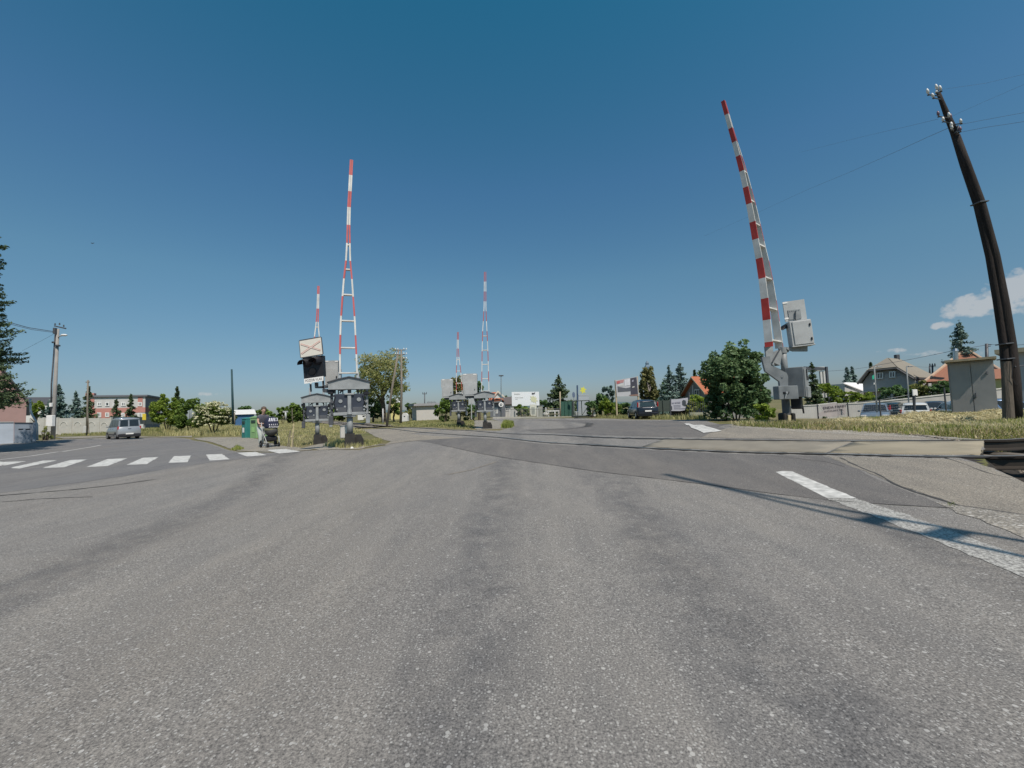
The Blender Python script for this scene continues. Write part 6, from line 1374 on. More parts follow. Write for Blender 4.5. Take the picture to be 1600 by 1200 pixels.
wire('faint slanting wire below the lamp pole top', [(84, 522, 30.5), (60, 535, 34), (35, 548, 38)], .010, 'wires of the lamp pole')
def post(name, lab, cat, x0, y0, x1, y1, Z, r, m, group=None, extra=None, r1=None):
    a, c = P(x0, y0, Z), P(x1, y1, Z); t = thing(name, lab, cat, Vector((a.x, a.y, a.z)), 0, group); b = MB(); b.smooth = True; b.tube([a-Vector((0, 0, .1)), c], [r, r1 or r*.85], 8); b.build('shaft', m, t, world=True)
    if extra: extra(t)
    return t
def ex1(t):
    b = MB(); b.tube([P(139, 677, 45), P(136.8, 640, 45)], .045, 6); b.build('prop', M_wood2, t, world=True)
    b = MB(); b.bbox(P(137, 597, 45), (.4, .1, .1), b=.01); b.build('crossarm', M_wood2, t, world=True)
    b = MB(); b.bbox(P(133.7, 671, 45), (.3, .25, .75), b=.02); b.build('base_box', M_greyw, t, world=True)
post('wooden_pole', 'tall thin wooden post before the concrete wall', 'pole', 135.6, 679, 137.5, 594, 45, .085, M_wood2, extra=ex1)
post('steel_mast', 'slim dark green mast standing beside the elder bush', 'pole', 364.5, 661, 362, 577, 34, .10, mat('dark_green_paint', (.02, .06, .07), .6), r1=.065)
post('marker_post', 'short pale post at the foot of the slim green mast', 'post', 366.8, 661.5, 366.5, 645, 33.5, .05, M_wood2)
def ex2(t):
    b = MB(); b.bbox(P(446, 643.2, 50), (.62, .1, .18), b=.01); b.build('crosspiece', M_lgrey, t, world=True)
post('distance_marker', 'small T shaped marker beside the railway, far left', 'marker', 446.5, 654.5, 446.3, 644, 50, .12, M_lgrey, extra=ex2)
post('thin_pole', 'thin pale pole in the meadow right of the T shaped marker', 'pole', 456.8, 660, 456.3, 638, 40, .035, M_wood2)
post('marker_post', 'white marker post left of the wooden A pole', 'post', 598.5, 661, 598.3, 638.5, 40, .045, M_plate)
def apole():
    Z = 36; t = thing('wooden_a_pole', 'wooden A shaped telegraph pole with white insulators before the blossoming tree', 'pole', P(616, 664, Z))
    for pts in ([(604, 668), (612, 610), (623, 546)], [(626, 661), (627.5, 610), (627, 546)]):
        b = MB(); b.smooth = True; b.tube([P(x, y, Z) for x, y in pts], [.115, .10, .075], 8); b.build('pole_leg', M_wood2, t, world=True)
    for j, y in enumerate((547, 554, 561)):
        b = MB(); b.bbox(P(625.5, y, Z), (.9, .08, .07), b=.01); b.build('crossarm', M_wood2, t, world=True)
        for x in (617.8, 621.5, 631, 635):
            if j == 2 and x < 630: continue
            b = MB(); insul(b, P(x, y-.5, Z-.05), .15, .06); b.build('insulator', M_porc, t, world=True)
apole()
def tpole(lab, x, yt, yb, Z, w=.8, r=.1, m=M_dgrey):
    def e(t):
        b = MB(); b.bbox(P(x, yt+1, Z), (w, .1, .1), b=.01); b.build('crossarm', m, t, world=True)
        for s in (-1, 0, 1):
            b = MB(); insul(b, P(x, yt+.6, Z)+Vector((s*w*.4, 0, 0)), .25, .07); b.build('insulator', m, t, world=True)
    return post('utility_pole', lab, 'pole', x, yb, x, yt, Z, r, m, 'distant utility poles', e)
tpole('distant pole top over the flat roofed hut', 663.5, 614.5, 650, 72)
tpole('pole with three insulators between the grey house and the orange tiled one', 1457, 571, 614, 46, .7, .09)
post('utility_pole', 'short dark pole left of the three insulator pole', 'pole', 1452.7, 585, 1452.7, 571.5, 60, .11, M_dgrey, 'distant utility poles')
def ex3(t):
    b = MB(); b.bbox(P(1546, 538.5, 44), (.35, .1, .1), b=.01); b.bbox(P(1545.5, 541, 44), (.28, .1, .08), b=.01); b.build('crossarm', M_dgrey, t, world=True)
post('utility_pole', 'dark pole rising behind the steel cabinet roof', 'pole', 1543, 600, 1541.5, 537, 44, .15, M_dgrey, 'distant utility poles', ex3)
wire('wire across the sky above the grey house roof', [(1363, 572, 48), (1425, 561, 46), (1500, 546, 45), (1541, 539, 44)], .022)
wire('wire left of the grey house ending at the lot lamp', [(1292, 580, 48), (1330, 577.5, 48), (1363, 572.5, 48)], .018)
wire('wire right of the dark pole toward the double pole', [(1545, 538, 44), (1575, 540, 40), (1605, 538, 36)], .018)
wire('thin wire behind the lot lamps', [(1424, 572.5, 50), (1453, 574, 50), (1480, 573, 48)], .012)
def lamp(lab, x, yb, yt, hx, Z, xt=None):
    def e(t):
        b = MB(); b.smooth = True; b.tube([P(xt or x, yt, Z), P(hx-1.5, yt-.6, Z)], .035, 6); a = b.build('lamp_arm', M_zinc, t, world=True)
        b = MB(); b.bbox(P(hx, yt-.5, Z), (.36, .2, .08), b=.02); b.build('lamp_head', M_zinc, a, world=True)
    return post('lot_lamp', lab, 'lamp post', x, yb, xt or x, yt, Z, .05, mat('lamp_post_grey', (.22, .24, .24), .8), 'lamp posts in the car park', e)
lamp('lamp post in front of the grey gable, beside a green flag', 1370.5, 645, 573.5, 1373, 30, 1366)
lamp('lamp post before the beige roof of the grey house', 1420.5, 640, 573, 1421.5, 31, 1416.5)
def flag():
    Z = 29.9; t = thing('small_flag', 'small green and white pennant on the lot lamp', 'flag', P(1365, 592, Z)); b = MB(); b.prism([P(1366, 585.5, Z), P(1362.8, 587.5, Z), P(1363.3, 593, Z), P(1366, 592, Z)], (0, .02, 0)); o = b.build('green_cloth', mat('green_cloth', (.03, .38, .25), .8), t, world=True); recalc(o)
    b = MB(); b.prism([P(1366, 597, Z), P(1365, 600.5, Z), P(1366.8, 600.5, Z)], (0, .02, 0)); o = b.build('white_tip', M_plate, t, world=True); recalc(o)
flag()
def ex4(t):
    b = MB(); b.bbox(P(783, 587, 60), (.7, .25, .16), b=.03); b.build('lamp_head', M_dgrey, t, world=True)
    b = MB(); b.tube([P(783, 632, 59.85), P(783, 632, 59.85)+Vector((0, .04, 0))], .36, 20); s = b.build('round_plate', M_plate, t, world=True)
    b = MB(); b.tube([P(783, 632, 59.8), P(783, 632, 59.8)+Vector((0, .04, 0))], .17, 16); s2 = b.build('round_symbol', M_dgrey, s, world=False); s2.data.transform(TM[t.name].inverted())
    b = MB(); b.tube([P(783, 632, 59.78), P(783, 632, 59.78)+Vector((0, .02, 0))], .07, 12); s2 = b.build('symbol_centre', M_plate, s, world=False); s2.data.transform(TM[t.name].inverted())
post('street_lamp', 'thin lamp post carrying a round white sign left of the billboard', 'lamp post', 783, 655, 783, 587, 60, .085, mat('blue_grey_post', (.14, .19, .22), .6), extra=ex4)

# ------------------------------------------------------------------ the far side: billboards, fences, gate
def billboard():
    Z = 62; t = thing('billboard', 'large white billboard with faint grey lines and a pale yellow splash', 'billboard', P(822, 650, Z))
    wpr('board', [P(800, 634.5, Z), P(843, 633.5, Z), P(842, 612, Z), P(799.5, 612.5, Z)], (0, .2, 0), mat('billboard_white', (.78, .80, .82), .6, var=.02), t)
    ml = mat('faint_grey_print', (.50, .51, .50), .7)
    for x0, x1, y0, y1 in ((803.5, 811, 614.8, 616.6), (811.3, 812.6, 615.2, 616.4), (804.5, 810.5, 620.8, 621.8), (811.2, 817.5, 620.7, 621.9), (805, 809, 623.4, 624.1)):
        wpr('printed_line', [P(x0, y1, Z-.02), P(x1, y1, Z-.02), P(x1, y0, Z-.02), P(x0, y0, Z-.02)], (0, .01, 0), ml, t)
    my = mat('pale_yellow_print', (.62, .62, .42), .7); 
    rg = random.Random(4); c = (834, 624)
    pts = []
    for i in range(18):
        a = i*2*math.pi/18; r = (7.5 if i % 2 else 4.2)*rg.uniform(.75, 1.15); pts.append(P(c[0]+r*math.cos(a)*.95, c[1]-r*math.sin(a), Z-.025))
    b = MB(); ctr = P(*c, Z-.025); n = len(b.v); b.v += [tuple(ctr)]+[tuple(p) for p in pts]
    for i in range(18): b.face([0, 1+i, 1+(i+1) % 18])
    o = b.build('printed_splash', my, t, world=True)
    wpr('dark_print', [P(831, 616.5, Z-.03), P(835.5, 615.8, Z-.03), P(836.5, 612.2, Z-.03), P(834.5, 614, Z-.03), P(831, 613.6, Z-.03)], (0, .004, 0), M_dgrey, t)
    for x in (804, 820, 840):
        b = MB(); b.bbox((P(x, 634, Z+.3)+P(x, 653, Z+.3))/2, (.18, .18, 2.0), b=.01); b.build('board_leg', M_greyw, t, world=True)
    t = thing('info_stele', 'cream upright stele with tapered foot in front of the billboard', 'sign', P(833, 651, Z-2))
    wpr('stele_frame', [P(829.3, 649.3, Z-2), P(838, 650, Z-2), P(838.3, 632, Z-2), P(828, 632, Z-2), P(828.2, 646, Z-2)], (0, .4, 0), mat('cream_paint', (.62, .62, .54), .7, var=.04), t)
    wpr('stele_panel', [P(830.6, 647, Z-2.03), P(836, 647, Z-2.03), P(835.6, 636, Z-2.03), P(830.4, 636, Z-2.03)], (0, .02, 0), mat('grey_green_panel', (.36, .38, .34), .7, var=.2, scale=2), t)
    t, r = simple_block('storage_box', 'grey green box hut right of the cream stele', 'hut', 838.8, 848.3, 634, 651.5, 63, 2, mat('grey_green_wall', (.33, .345, .31), .85), M_dfac, .1, over=.08)
billboard()
t_, r_ = simple_block('block_shed', 'pale shed behind the railings below the dark roofed bungalow', 'shed', 798, 806, 636.5, 652, 66, 3, M_greyw, M_lgrey, .08, over=.05)
def railings():
    Z = 56; t = thing('railing_fence', 'low pale plinth with thin railings across the road', 'fence', P(830, 653, Z))
    a, c = P(770, 651.5, Z), P(899, 650.8, Z); a0, c0 = P(770, 654.2, Z), P(899, 653.2, Z)
    wpr('plinth', [a0, c0, c, a], (0, .3, 0), mat('plinth_concrete', (.40, .39, .35), .9), t)
    b = MB()
    for i in range(46):
        x = 772+2.3*i; p = P(x, 651, Z+.1); b.tube([p, p+Vector((0, 0, 1.05))], .02, 4)
    b.tube([P(770, 639.4, Z+.1), P(876, 638.8, Z+.1)], .03, 4); b.build('railing', M_dfac, t, world=True)
    t = thing('bench', 'pale bench with light backboard before the broad conifer', 'bench', P(863, 651, 58)); wpr('backrest', [P(854.5, 643.4, 58), P(874, 642.8, 58), P(874, 640.8, 58), P(855.5, 641.2, 58)], (0, .1, 0), M_whitew, t)
    wpr('seat', [P(855, 647.5, 57.8), P(874, 647, 57.8), P(874, 646.4, 57.8), P(855, 646.9, 57.8)], (0, .5, 0), M_tan, t)
    for x in (857, 867, 873): 
        b = MB(); b.bbox(P(x, 647, 58), (.15, .3, .9), b=.01); b.build('leg', M_whitew, t, world=True)
    t = thing('boulder_planter', 'pale stone planter beside the bench', 'planter', P(852, 650, 58)); b = MB(); b.smooth = True; b.sphere(P(852.5, 647.5, 58), (.42, .35, .35), 9, 6); b.build('stone_bowl', M_cwall, t, world=True)
    b = MB(); b.bbox(P(853, 640, 58), (.15, .15, .6), b=.01); b.build('post', M_whitew, t, world=True)
railings()
post('utility_pole', 'pale wooden pole in front of the broad conifer', 'pole', 875.5, 650, 875, 612, 58, .10, M_tan, 'distant utility poles')
t_ = dark_fence(877.5, 894.5, 627.5, 627, 650, 650.3, 52, 'dark green mesh screen left of the sliding gate', 3, M_gfence, 'screen_fence', .02)
def gate():
    Z = 50; t = thing('sliding_gate', 'dark green framed sliding gate below the yellow star sign', 'gate', P(912, 652, Z))
    def bar(x0, y0, x1, y1, w=.10, nm='gate_bar'):
        a, c = P(x0, y0, Z), P(x1, y1, Z); b = MB(); b.tube([a, c], w/2, 4); b.build(nm, M_dgate, t, world=True)
    bar(894, 626.8, 920.5, 625.5); bar(894, 650.5, 928, 649.5, .2); bar(894.5, 626.8, 894.5, 652, .22); bar(908.5, 626, 909.5, 650); bar(920.5, 625.5, 921, 650, .14); bar(910, 648.5, 920, 632, .06)
    b = MB()
    for i in range(14):
        x = 896+1.9*i; b.tube([P(x, 627, Z+.02), P(x, 649.8, Z+.02)], .012, 3)
    b.build('gate_mesh', M_dgate, t, world=True)
    t = thing('dark_streak', 'dark drain grate in the road below the gate', 'streak', P(913, 653.3, 46)); 
    a = G(897, 654.2); c = G(930, 654.2); b = MB(); b.bbox(Vector(((a.x+c.x)/2, a.y, a.z+.06)), (c.x-a.x, .5, .05), b=.01); b.build('mark', M_blk, t, world=True)  # thin black bar laid across the road below the gate
    t = thing('small_bin', 'white litter bin behind the gate bars', 'bin', P(901, 650, 51)); b = MB(); b.loft([[P(901, 648, 51)+Vector((math.cos(k*.785)*r, math.sin(k*.785)*r, z)) for k in range(8)] for z, r in ((-.1, .14), (.35, .22), (.42, .18))], True); b.build('bin_body', M_plate, t, world=True)
    b = MB(); b.bbox(P(901, 650.5, 51), (.3, .3, .3), b=.02); b.build('bin_stand', M_dgate, t, world=True)
    for x0, x1, lab in ((923.3, 925, 'narrow white meter box right of the gate'), (926.5, 930.5, 'wider white meter box right of the gate')):
        t = thing('meter_cabinet', lab, 'box', P((x0+x1)/2, 650, 50), 0, 'meter boxes by the gate'); wpr('box_body', [P(x0, 649.8, 50), P(x1, 649.8, 50), P(x1, 640.8, 50), P(x0, 641, 50)], (0, .3, 0), M_plate, t)
        wpr('box_door', [P(x0+.3, 648.8, 49.98), P(x1-.3, 648.8, 49.98), P(x1-.3, 641.8, 49.98), P(x0+.3, 641.8, 49.98)], (0, .015, 0), M_signw, t)
    t = thing('pylon_sign', 'pale grey pylon board topped by a yellow star', 'sign', P(912, 652, 53))
    Z = 53; wpr('pylon_board', [P(903.8, 650, Z), P(920.3, 650, Z), P(919.8, 616.5, Z), P(903.8, 616.5, Z)], (0, .25, 0), mat('pale_blue_grey', (.40, .44, .47), .6, var=.03), t)
    wpr('board_edge', [P(904, 618.5, Z-.02), P(919.8, 618.5, Z-.02), P(919.8, 617.8, Z-.02), P(904, 617.8, Z-.02)], (0, .01, 0), M_lgrey, t)
    ps = []; c = (911, 609.5)
    for i in range(12):
        a = i*math.pi/6+.26; r = 6.2 if i % 2 == 0 else 3.3; ps.append(P(c[0]+r*math.cos(a)*.9, c[1]-r*math.sin(a), Z))
    b = MB(); b.prism(ps, (0, .12, 0)); o = b.build('star', mat('star_yellow', (.68, .66, .10), .6, var=.03), t, world=True); recalc(o)
    b = MB(); b.tube([P(902.6, 652, Z-.3), P(902, 602, Z-.3)], .10, 8); b.build('pylon_mast', M_bluep, t, world=True)
    t = thing('road_sign', 'oval grey back of a road sign left of the pylon', 'sign', P(896.3, 650, 51)); b = MB(); b.tube([P(897.3, 650, 51), P(896.5, 622, 51)], .035, 6); b.build('post', M_zinc, t, world=True)
    b = MB(); b.loft([[P(896.3, 617, 51)+Vector((.18*math.cos(k*.524), y, .37*math.sin(k*.524))) for k in range(12)] for y in (-.03, 0)], True); o = b.build('sign_plate', mat('sign_back_blue', (.12, .16, .24), .6), t, world=True); recalc(o)
gate()
def island_sign():
    Z = 40; t = thing('road_sign', 'pale square sign back on a post between the far barriers', 'sign', P(736.5, 655, Z)); b = MB(); b.tube([P(736.8, 655, Z), P(736.5, 622, Z)], .05, 6); b.build('post', M_lgrey, t, world=True)
    wpr('sign_plate', [P(732.3, 630.5, Z-.05), P(740.4, 630.2, Z-.05), P(740.8, 622.7, Z-.05), P(732, 623, Z-.05)], (0, .03, 0), M_lgrey, t)
island_sign()
def poster():
    Z = 46; t = thing('poster_board', 'tilted poster board with red, white and charcoal blocks above the bushes', 'billboard', P(980, 650, Z))
    q = lambda x, y, d=0: P(x, y, Z-d)
    wpr('board', [q(964, 619.5), q(998, 618.8), q(995.5, 588.3), q(961.5, 594.5)], (0, .12, 0), mat('poster_grey', (.46, .46, .48), .7, var=.06, scale=1), t)
    pr = lambda nm, pts, c, d: wpr(nm, [q(x, y, d) for x, y in pts], (0, .006, 0), mat(nm, c, .7, var=.12, scale=2), t)
    pr('charcoal_print', [(985.6, 619), (997.3, 618.6), (994.6, 589.2), (984.8, 591)], (.055, .055, .075), .02)
    pr('slate_print', [(965.3, 612.5), (985.3, 611), (985, 605), (978, 606.5), (965, 604)], (.10, .11, .13), .024)
    pr('pink_print', [(963.5, 600), (974, 597.5), (975.5, 592.8), (963, 595.5)], (.42, .22, .22), .02)
    pr('red_print', [(964, 600), (968.5, 598.8), (968.3, 594.9), (963.8, 596)], (.45, .12, .12), .028)
    pr('white_print', [(976, 603), (985, 601.5), (984.3, 591.5), (976, 594)], (.62, .62, .66), .026)
    pr('pale_print', [(965, 603.5), (974.5, 603), (974, 599), (964.7, 601.2)], (.52, .53, .52), .022)
    pr('rust_print', [(986, 619), (997.3, 618.7), (997, 615.6), (983, 617)], (.24, .15, .12), .028)
    pr('spot_print', [(987.8, 606), (991.5, 605), (991.3, 603.3), (988.2, 604)], (.5, .5, .45), .03); pr('dot_print', [(987.3, 597), (990, 596), (990, 593.2), (987.6, 594)], (.3, .3, .36), .03)
    for x0, x1, y0 in ((963, 963.6, 594), (998.3, 997, 588)):
        b = MB(); b.bbox((q(x0, 650)+q(x1, y0))/2+Vector((0, .15, 0)), (.16, .14, (q(x1, y0)-q(x0, 650)).length), b=.01); b.build('board_leg', M_tan, t, world=True)
poster()
def banner2():
    Z = 33; t = thing('banner', 'pale violet banner with dark emblem on the fence right of the hatchback', 'banner', P(1061, 650, Z)); q = lambda x, y, d=0: P(x, y, Z-d)
    wpr('cloth', [q(1048.3, 642), (q(1062, 642.2)), q(1075.5, 640), q(1074.8, 621.3), q(1060, 623.4), q(1047.3, 624)], (0, .02, 0), mat('banner_pale', (.42, .42, .47), .8, var=.08, scale=1.5), t)
    me = mat('banner_print', (.22, .22, .27), .8, var=.2, scale=4); mk = mat('banner_dark', (.05, .06, .075), .8, var=.2)
    for x0, x1, y0, y1 in ((1050, 1053.5, 629, 631), (1054.5, 1057.5, 628.5, 630.5), (1058.5, 1063, 628, 630.4), (1052.5, 1063.5, 633.4, 634.1), (1053, 1064, 635.5, 636.1), (1053, 1071, 638, 639)):
        wpr('print_line', [q(x0, y1, .02), q(x1, y1-.2, .02), q(x1, y0-.2, .02), q(x0, y0, .02)], (0, .004, 0), me, t)
    wpr('emblem', [q(1066.3, 632.5, .024), q(1070, 634.5, .024), q(1072, 633, .024), q(1071.5, 626, .024), q(1068, 624.6, .024), q(1066, 626.5, .024)], (0, .004, 0), mk, t); wpr('side_print', [q(1048.8, 640, .024), q(1050.5, 640, .024), q(1050, 634.5, .024), q(1048.6, 634.5, .024)], (0, .004, 0), mk, t)
    t = thing('board_hoarding', 'dark board hoarding under the pale violet banner', 'fence', P(1061, 654, Z+.3)); wpr('boards', [P(1048, 654.5, Z+.3), P(1076, 655, Z+.3), P(1076, 640, Z+.3), P(1048, 641, Z+.3)], (0, .1, 0), mat('dark_boards', (.035, .03, .028), .85, var=.3), t)
    for x in (1047.7, 1076.3):
        b = MB(); b.tube([P(x, 656, Z), P(x+.3 if x > 1060 else x, 613 if x > 1060 else 622, Z)], .06, 6); b.build('fence_post', M_dgrey, t, world=True)
    t = thing('concrete_wall', 'low weathered concrete wall behind the greenery left of the giant bush', 'wall', P(1095, 655, 30)); wpr('wall_face', [P(1078, 656.5, 30), P(1120, 656.8, 30), P(1120, 644, 30), P(1078, 644.5, 30)], (0, .2, 0), mat('mossy_concrete', (.30, .30, .23), .9, var=.15, scale=2), t)
    b = MB()
    for i in range(12): 
        x = 1077+3.4*i; b.tube([P(x, 656, 31), P(x, 627, 31)], .018, 4)
    b.build('fence_bars', M_dgrey, t, world=True)
banner2()
dark_fence(1026, 1047.5, 626, 625.5, 645, 645, 38, 'dark sheet fence between the hatchback and the violet banner', 2, mat('sheet_dark_green', (.05, .065, .055), .7))
simple_block('garden_shed', 'small white shed far behind the railway trees', 'shed', 559, 568, 643, 655, 70, 3, M_whitew, M_lgrey, .15)

# ------------------------------------------------------------------ small things on the left corner
def marker_box():
    Z = 14.6; t = thing('cable_marker', 'small pale rounded concrete cable box left of the tallest barrier', 'box', P(537, 684, Z))
    b = MB(); a = P(537, 684, Z); b.bbox(a+Vector((0, .12, .19)), (.28, .28, .44), R(6), b=.035); b.build('box_body', mat('pale_concrete', (.55, .53, .49), .85, var=.08, scale=4), t, world=True)
    b = MB(); b.bbox(a+Vector((0, .12, .41)), (.28, .28, .03), R(6), b=.01); b.build('lid', M_cwall, t, world=True)
    Z = 12.4; a = G(550, 701); t = thing('cup_litter', 'crumpled white paper scrap at the foot of the tallest barrier', 'litter', a); b = MB(); b.loft([[a+Vector((math.cos(k*1.05)*r*random.uniform(.7, 1.2), math.sin(k*1.05)*r, z)) for k in range(6)] for z, r in ((0, .05), (.04, .045), (.055, .01))], True); b.build('paper', M_plate, t, world=True)
    t = thing('white_cabinet', 'white rounded cabinet beside the right leg of the wooden A pole', 'cabinet', P(632, 659, 46)); Zc = 46
    wpr('cabinet_body', [P(627.5, 658.8, Zc), P(637, 657.8, Zc), P(636.8, 649, Zc), P(634, 645.3, Zc), P(630.5, 645.2, Zc), P(627.8, 648.5, Zc)], (0, .6, 0), M_whitew, t); wpr('grille', [P(630.8, 651.5, Zc-.02), P(633, 651.3, Zc-.02), P(633, 649.8, Zc-.02), P(630.8, 650, Zc-.02)], (0, .015, 0), M_dgrey, t)
marker_box()
def stakes():
    for i, (x0, y0, x1, y1, Z, m, lab, r) in enumerate([(455.5, 699, 459, 662, 15.2, M_yel, 'pale wooden stake, tallest in the meadow right of the pram', .03), (448.5, 691, 453.5, 672, 15.6, M_wood2, 'leaning brown stake, leftmost of the group', .018), (451.5, 693, 455, 674, 15.5, M_wood2, 'leaning brown stake, middle of the group', .016), (457.5, 697, 457.8, 676, 15.0, M_wood2, 'upright brown stake, right beside the pale one', .016)]):
        a = at(x0, Z, y0); a.z -= .05; c = P(x1, y1, Z); t = thing('wooden_stake', lab, 'stake', a, 0, 'stakes by the kerb'); b = MB(); b.bbox((0, 0, 0), (r*2, r*2, 1), b=.004) if False else b.tube([a, c], [r, r*.85], 6); b.build('shaft', m, t, world=True)
        if i == 0: 
            b = MB(); b.bbox(P(458, 682, Z)+Vector((-.02, -.02, 0)), (.12, .03, .06), b=.005); b.build('cleat', M_yel, t, world=True)
stakes()
def bins():
    for x0, x1, yt, yb, Z, c, lab, yaw in [(375.5, 391, 652.5, 684.5, 25.6, (.035, .20, .18), 'dark teal textile bin, left of two, standing by the path', -32), (389.5, 407, 650.5, 684, 24.6, (.22, .37, .17), 'light green textile bin, right of two, behind the walking person', -20)]:
        a = P((x0+x1)/2, yb, Z); a.z = gz(a.x, a.y)-.02; k = Z/FPX; w = (x1-x0)*k*.86; h = P(x0, yt, Z).z-a.z
        t = thing('textile_bin', lab, 'bin', a, R(yaw), 'textile bins'); m = mat('bin_%d' % int(x0), c, .55, var=.08, scale=3) if False else mat('bin_paint_teal' if c[1] < .25 else 'bin_paint_green', c, .55, var=.08, scale=3)
        b = MB(); b.bbox((0, .35, h*.46), (w, .9, h*.92), b=.03); b.build('bin_body', m, t)
        b = MB(); b.loft([[Vector((x*w*.52, y, z)) for x, y in ((-1, -.12), (1, -.12), (1, .82), (-1, .82))] for z in (h*.92, h*.95)]+[[Vector((x*w*.46, y, h)) for x, y in ((-1, .15), (1, .15), (1, .75), (-1, .75))]], True); b.build('bin_roof', m, t)
        b = MB(); b.bbox((0, -.11, h*.76), (w*.62, .05, .16), b=.02); b.build('flap', mat('dark_flap', (.03, .06, .05), .6), t)
        b = MB(); b.bbox((0, -.115, h*.40), (w*.4, .012, .30), b=.004); b.build('sticker', M_plate if c[1] < .25 else mat('sticker_green', (.28, .5, .2), .6), t)
bins()
def ysign():
    Z = 47; t = thing('gas_marker', 'small yellow rectangular marker sign among the green bushes', 'sign', P(225, 668, Z)); b = MB(); b.tube([P(225, 668, Z), P(225, 650, Z)], .05, 6); b.build('post', M_dgrey, t, world=True)
    wpr('sign_plate', [P(222.3, 656.2, Z-.06), P(227.8, 656.2, Z-.06), P(227.8, 646.5, Z-.06), P(222.3, 646.7, Z-.06)], (0, .04, 0), mat('sign_yellow', (.72, .55, .06), .6, var=.03), t)
ysign()
# low wooded hills on the horizon
def hills():
    rg = np.random.default_rng(2); n = 240; V = []; F = []
    a = np.linspace(-1.25, 1.25, n); h = 14+10*np.sin(a*5+1)+7*np.sin(a*13)+3*np.sin(a*37)+rg.normal(0, .8, n); h = np.maximum(h, 3)
    k = np.interp(a, [-1.25, -.9, -.7, -.5, 0, .5, .7, .78, 1.0, 1.25], [1.9, 1.6, 1.3, 1.0, .6, .8, 1.2, 2.0, 1.3, 1.4]); h = h*k
    for i in range(n):
        for r, f in ((1350, 0), (1500, .7), (1700, 1.0), (2200, .0)): V.append((math.sin(a[i])*r, math.cos(a[i])*r, -4+h[i]*f))
    for i in range(n-1):
        for j in range(3): F.append((i*4+j, i*4+j+1, (i+1)*4+j+1, (i+1)*4+j))
    o = npmesh('hills', np.array(V), np.array(F), mat('far_woodland', (.10, .15, .15), .95, var=.15, scale=.02)); tag(o, kind='structure')
hills()

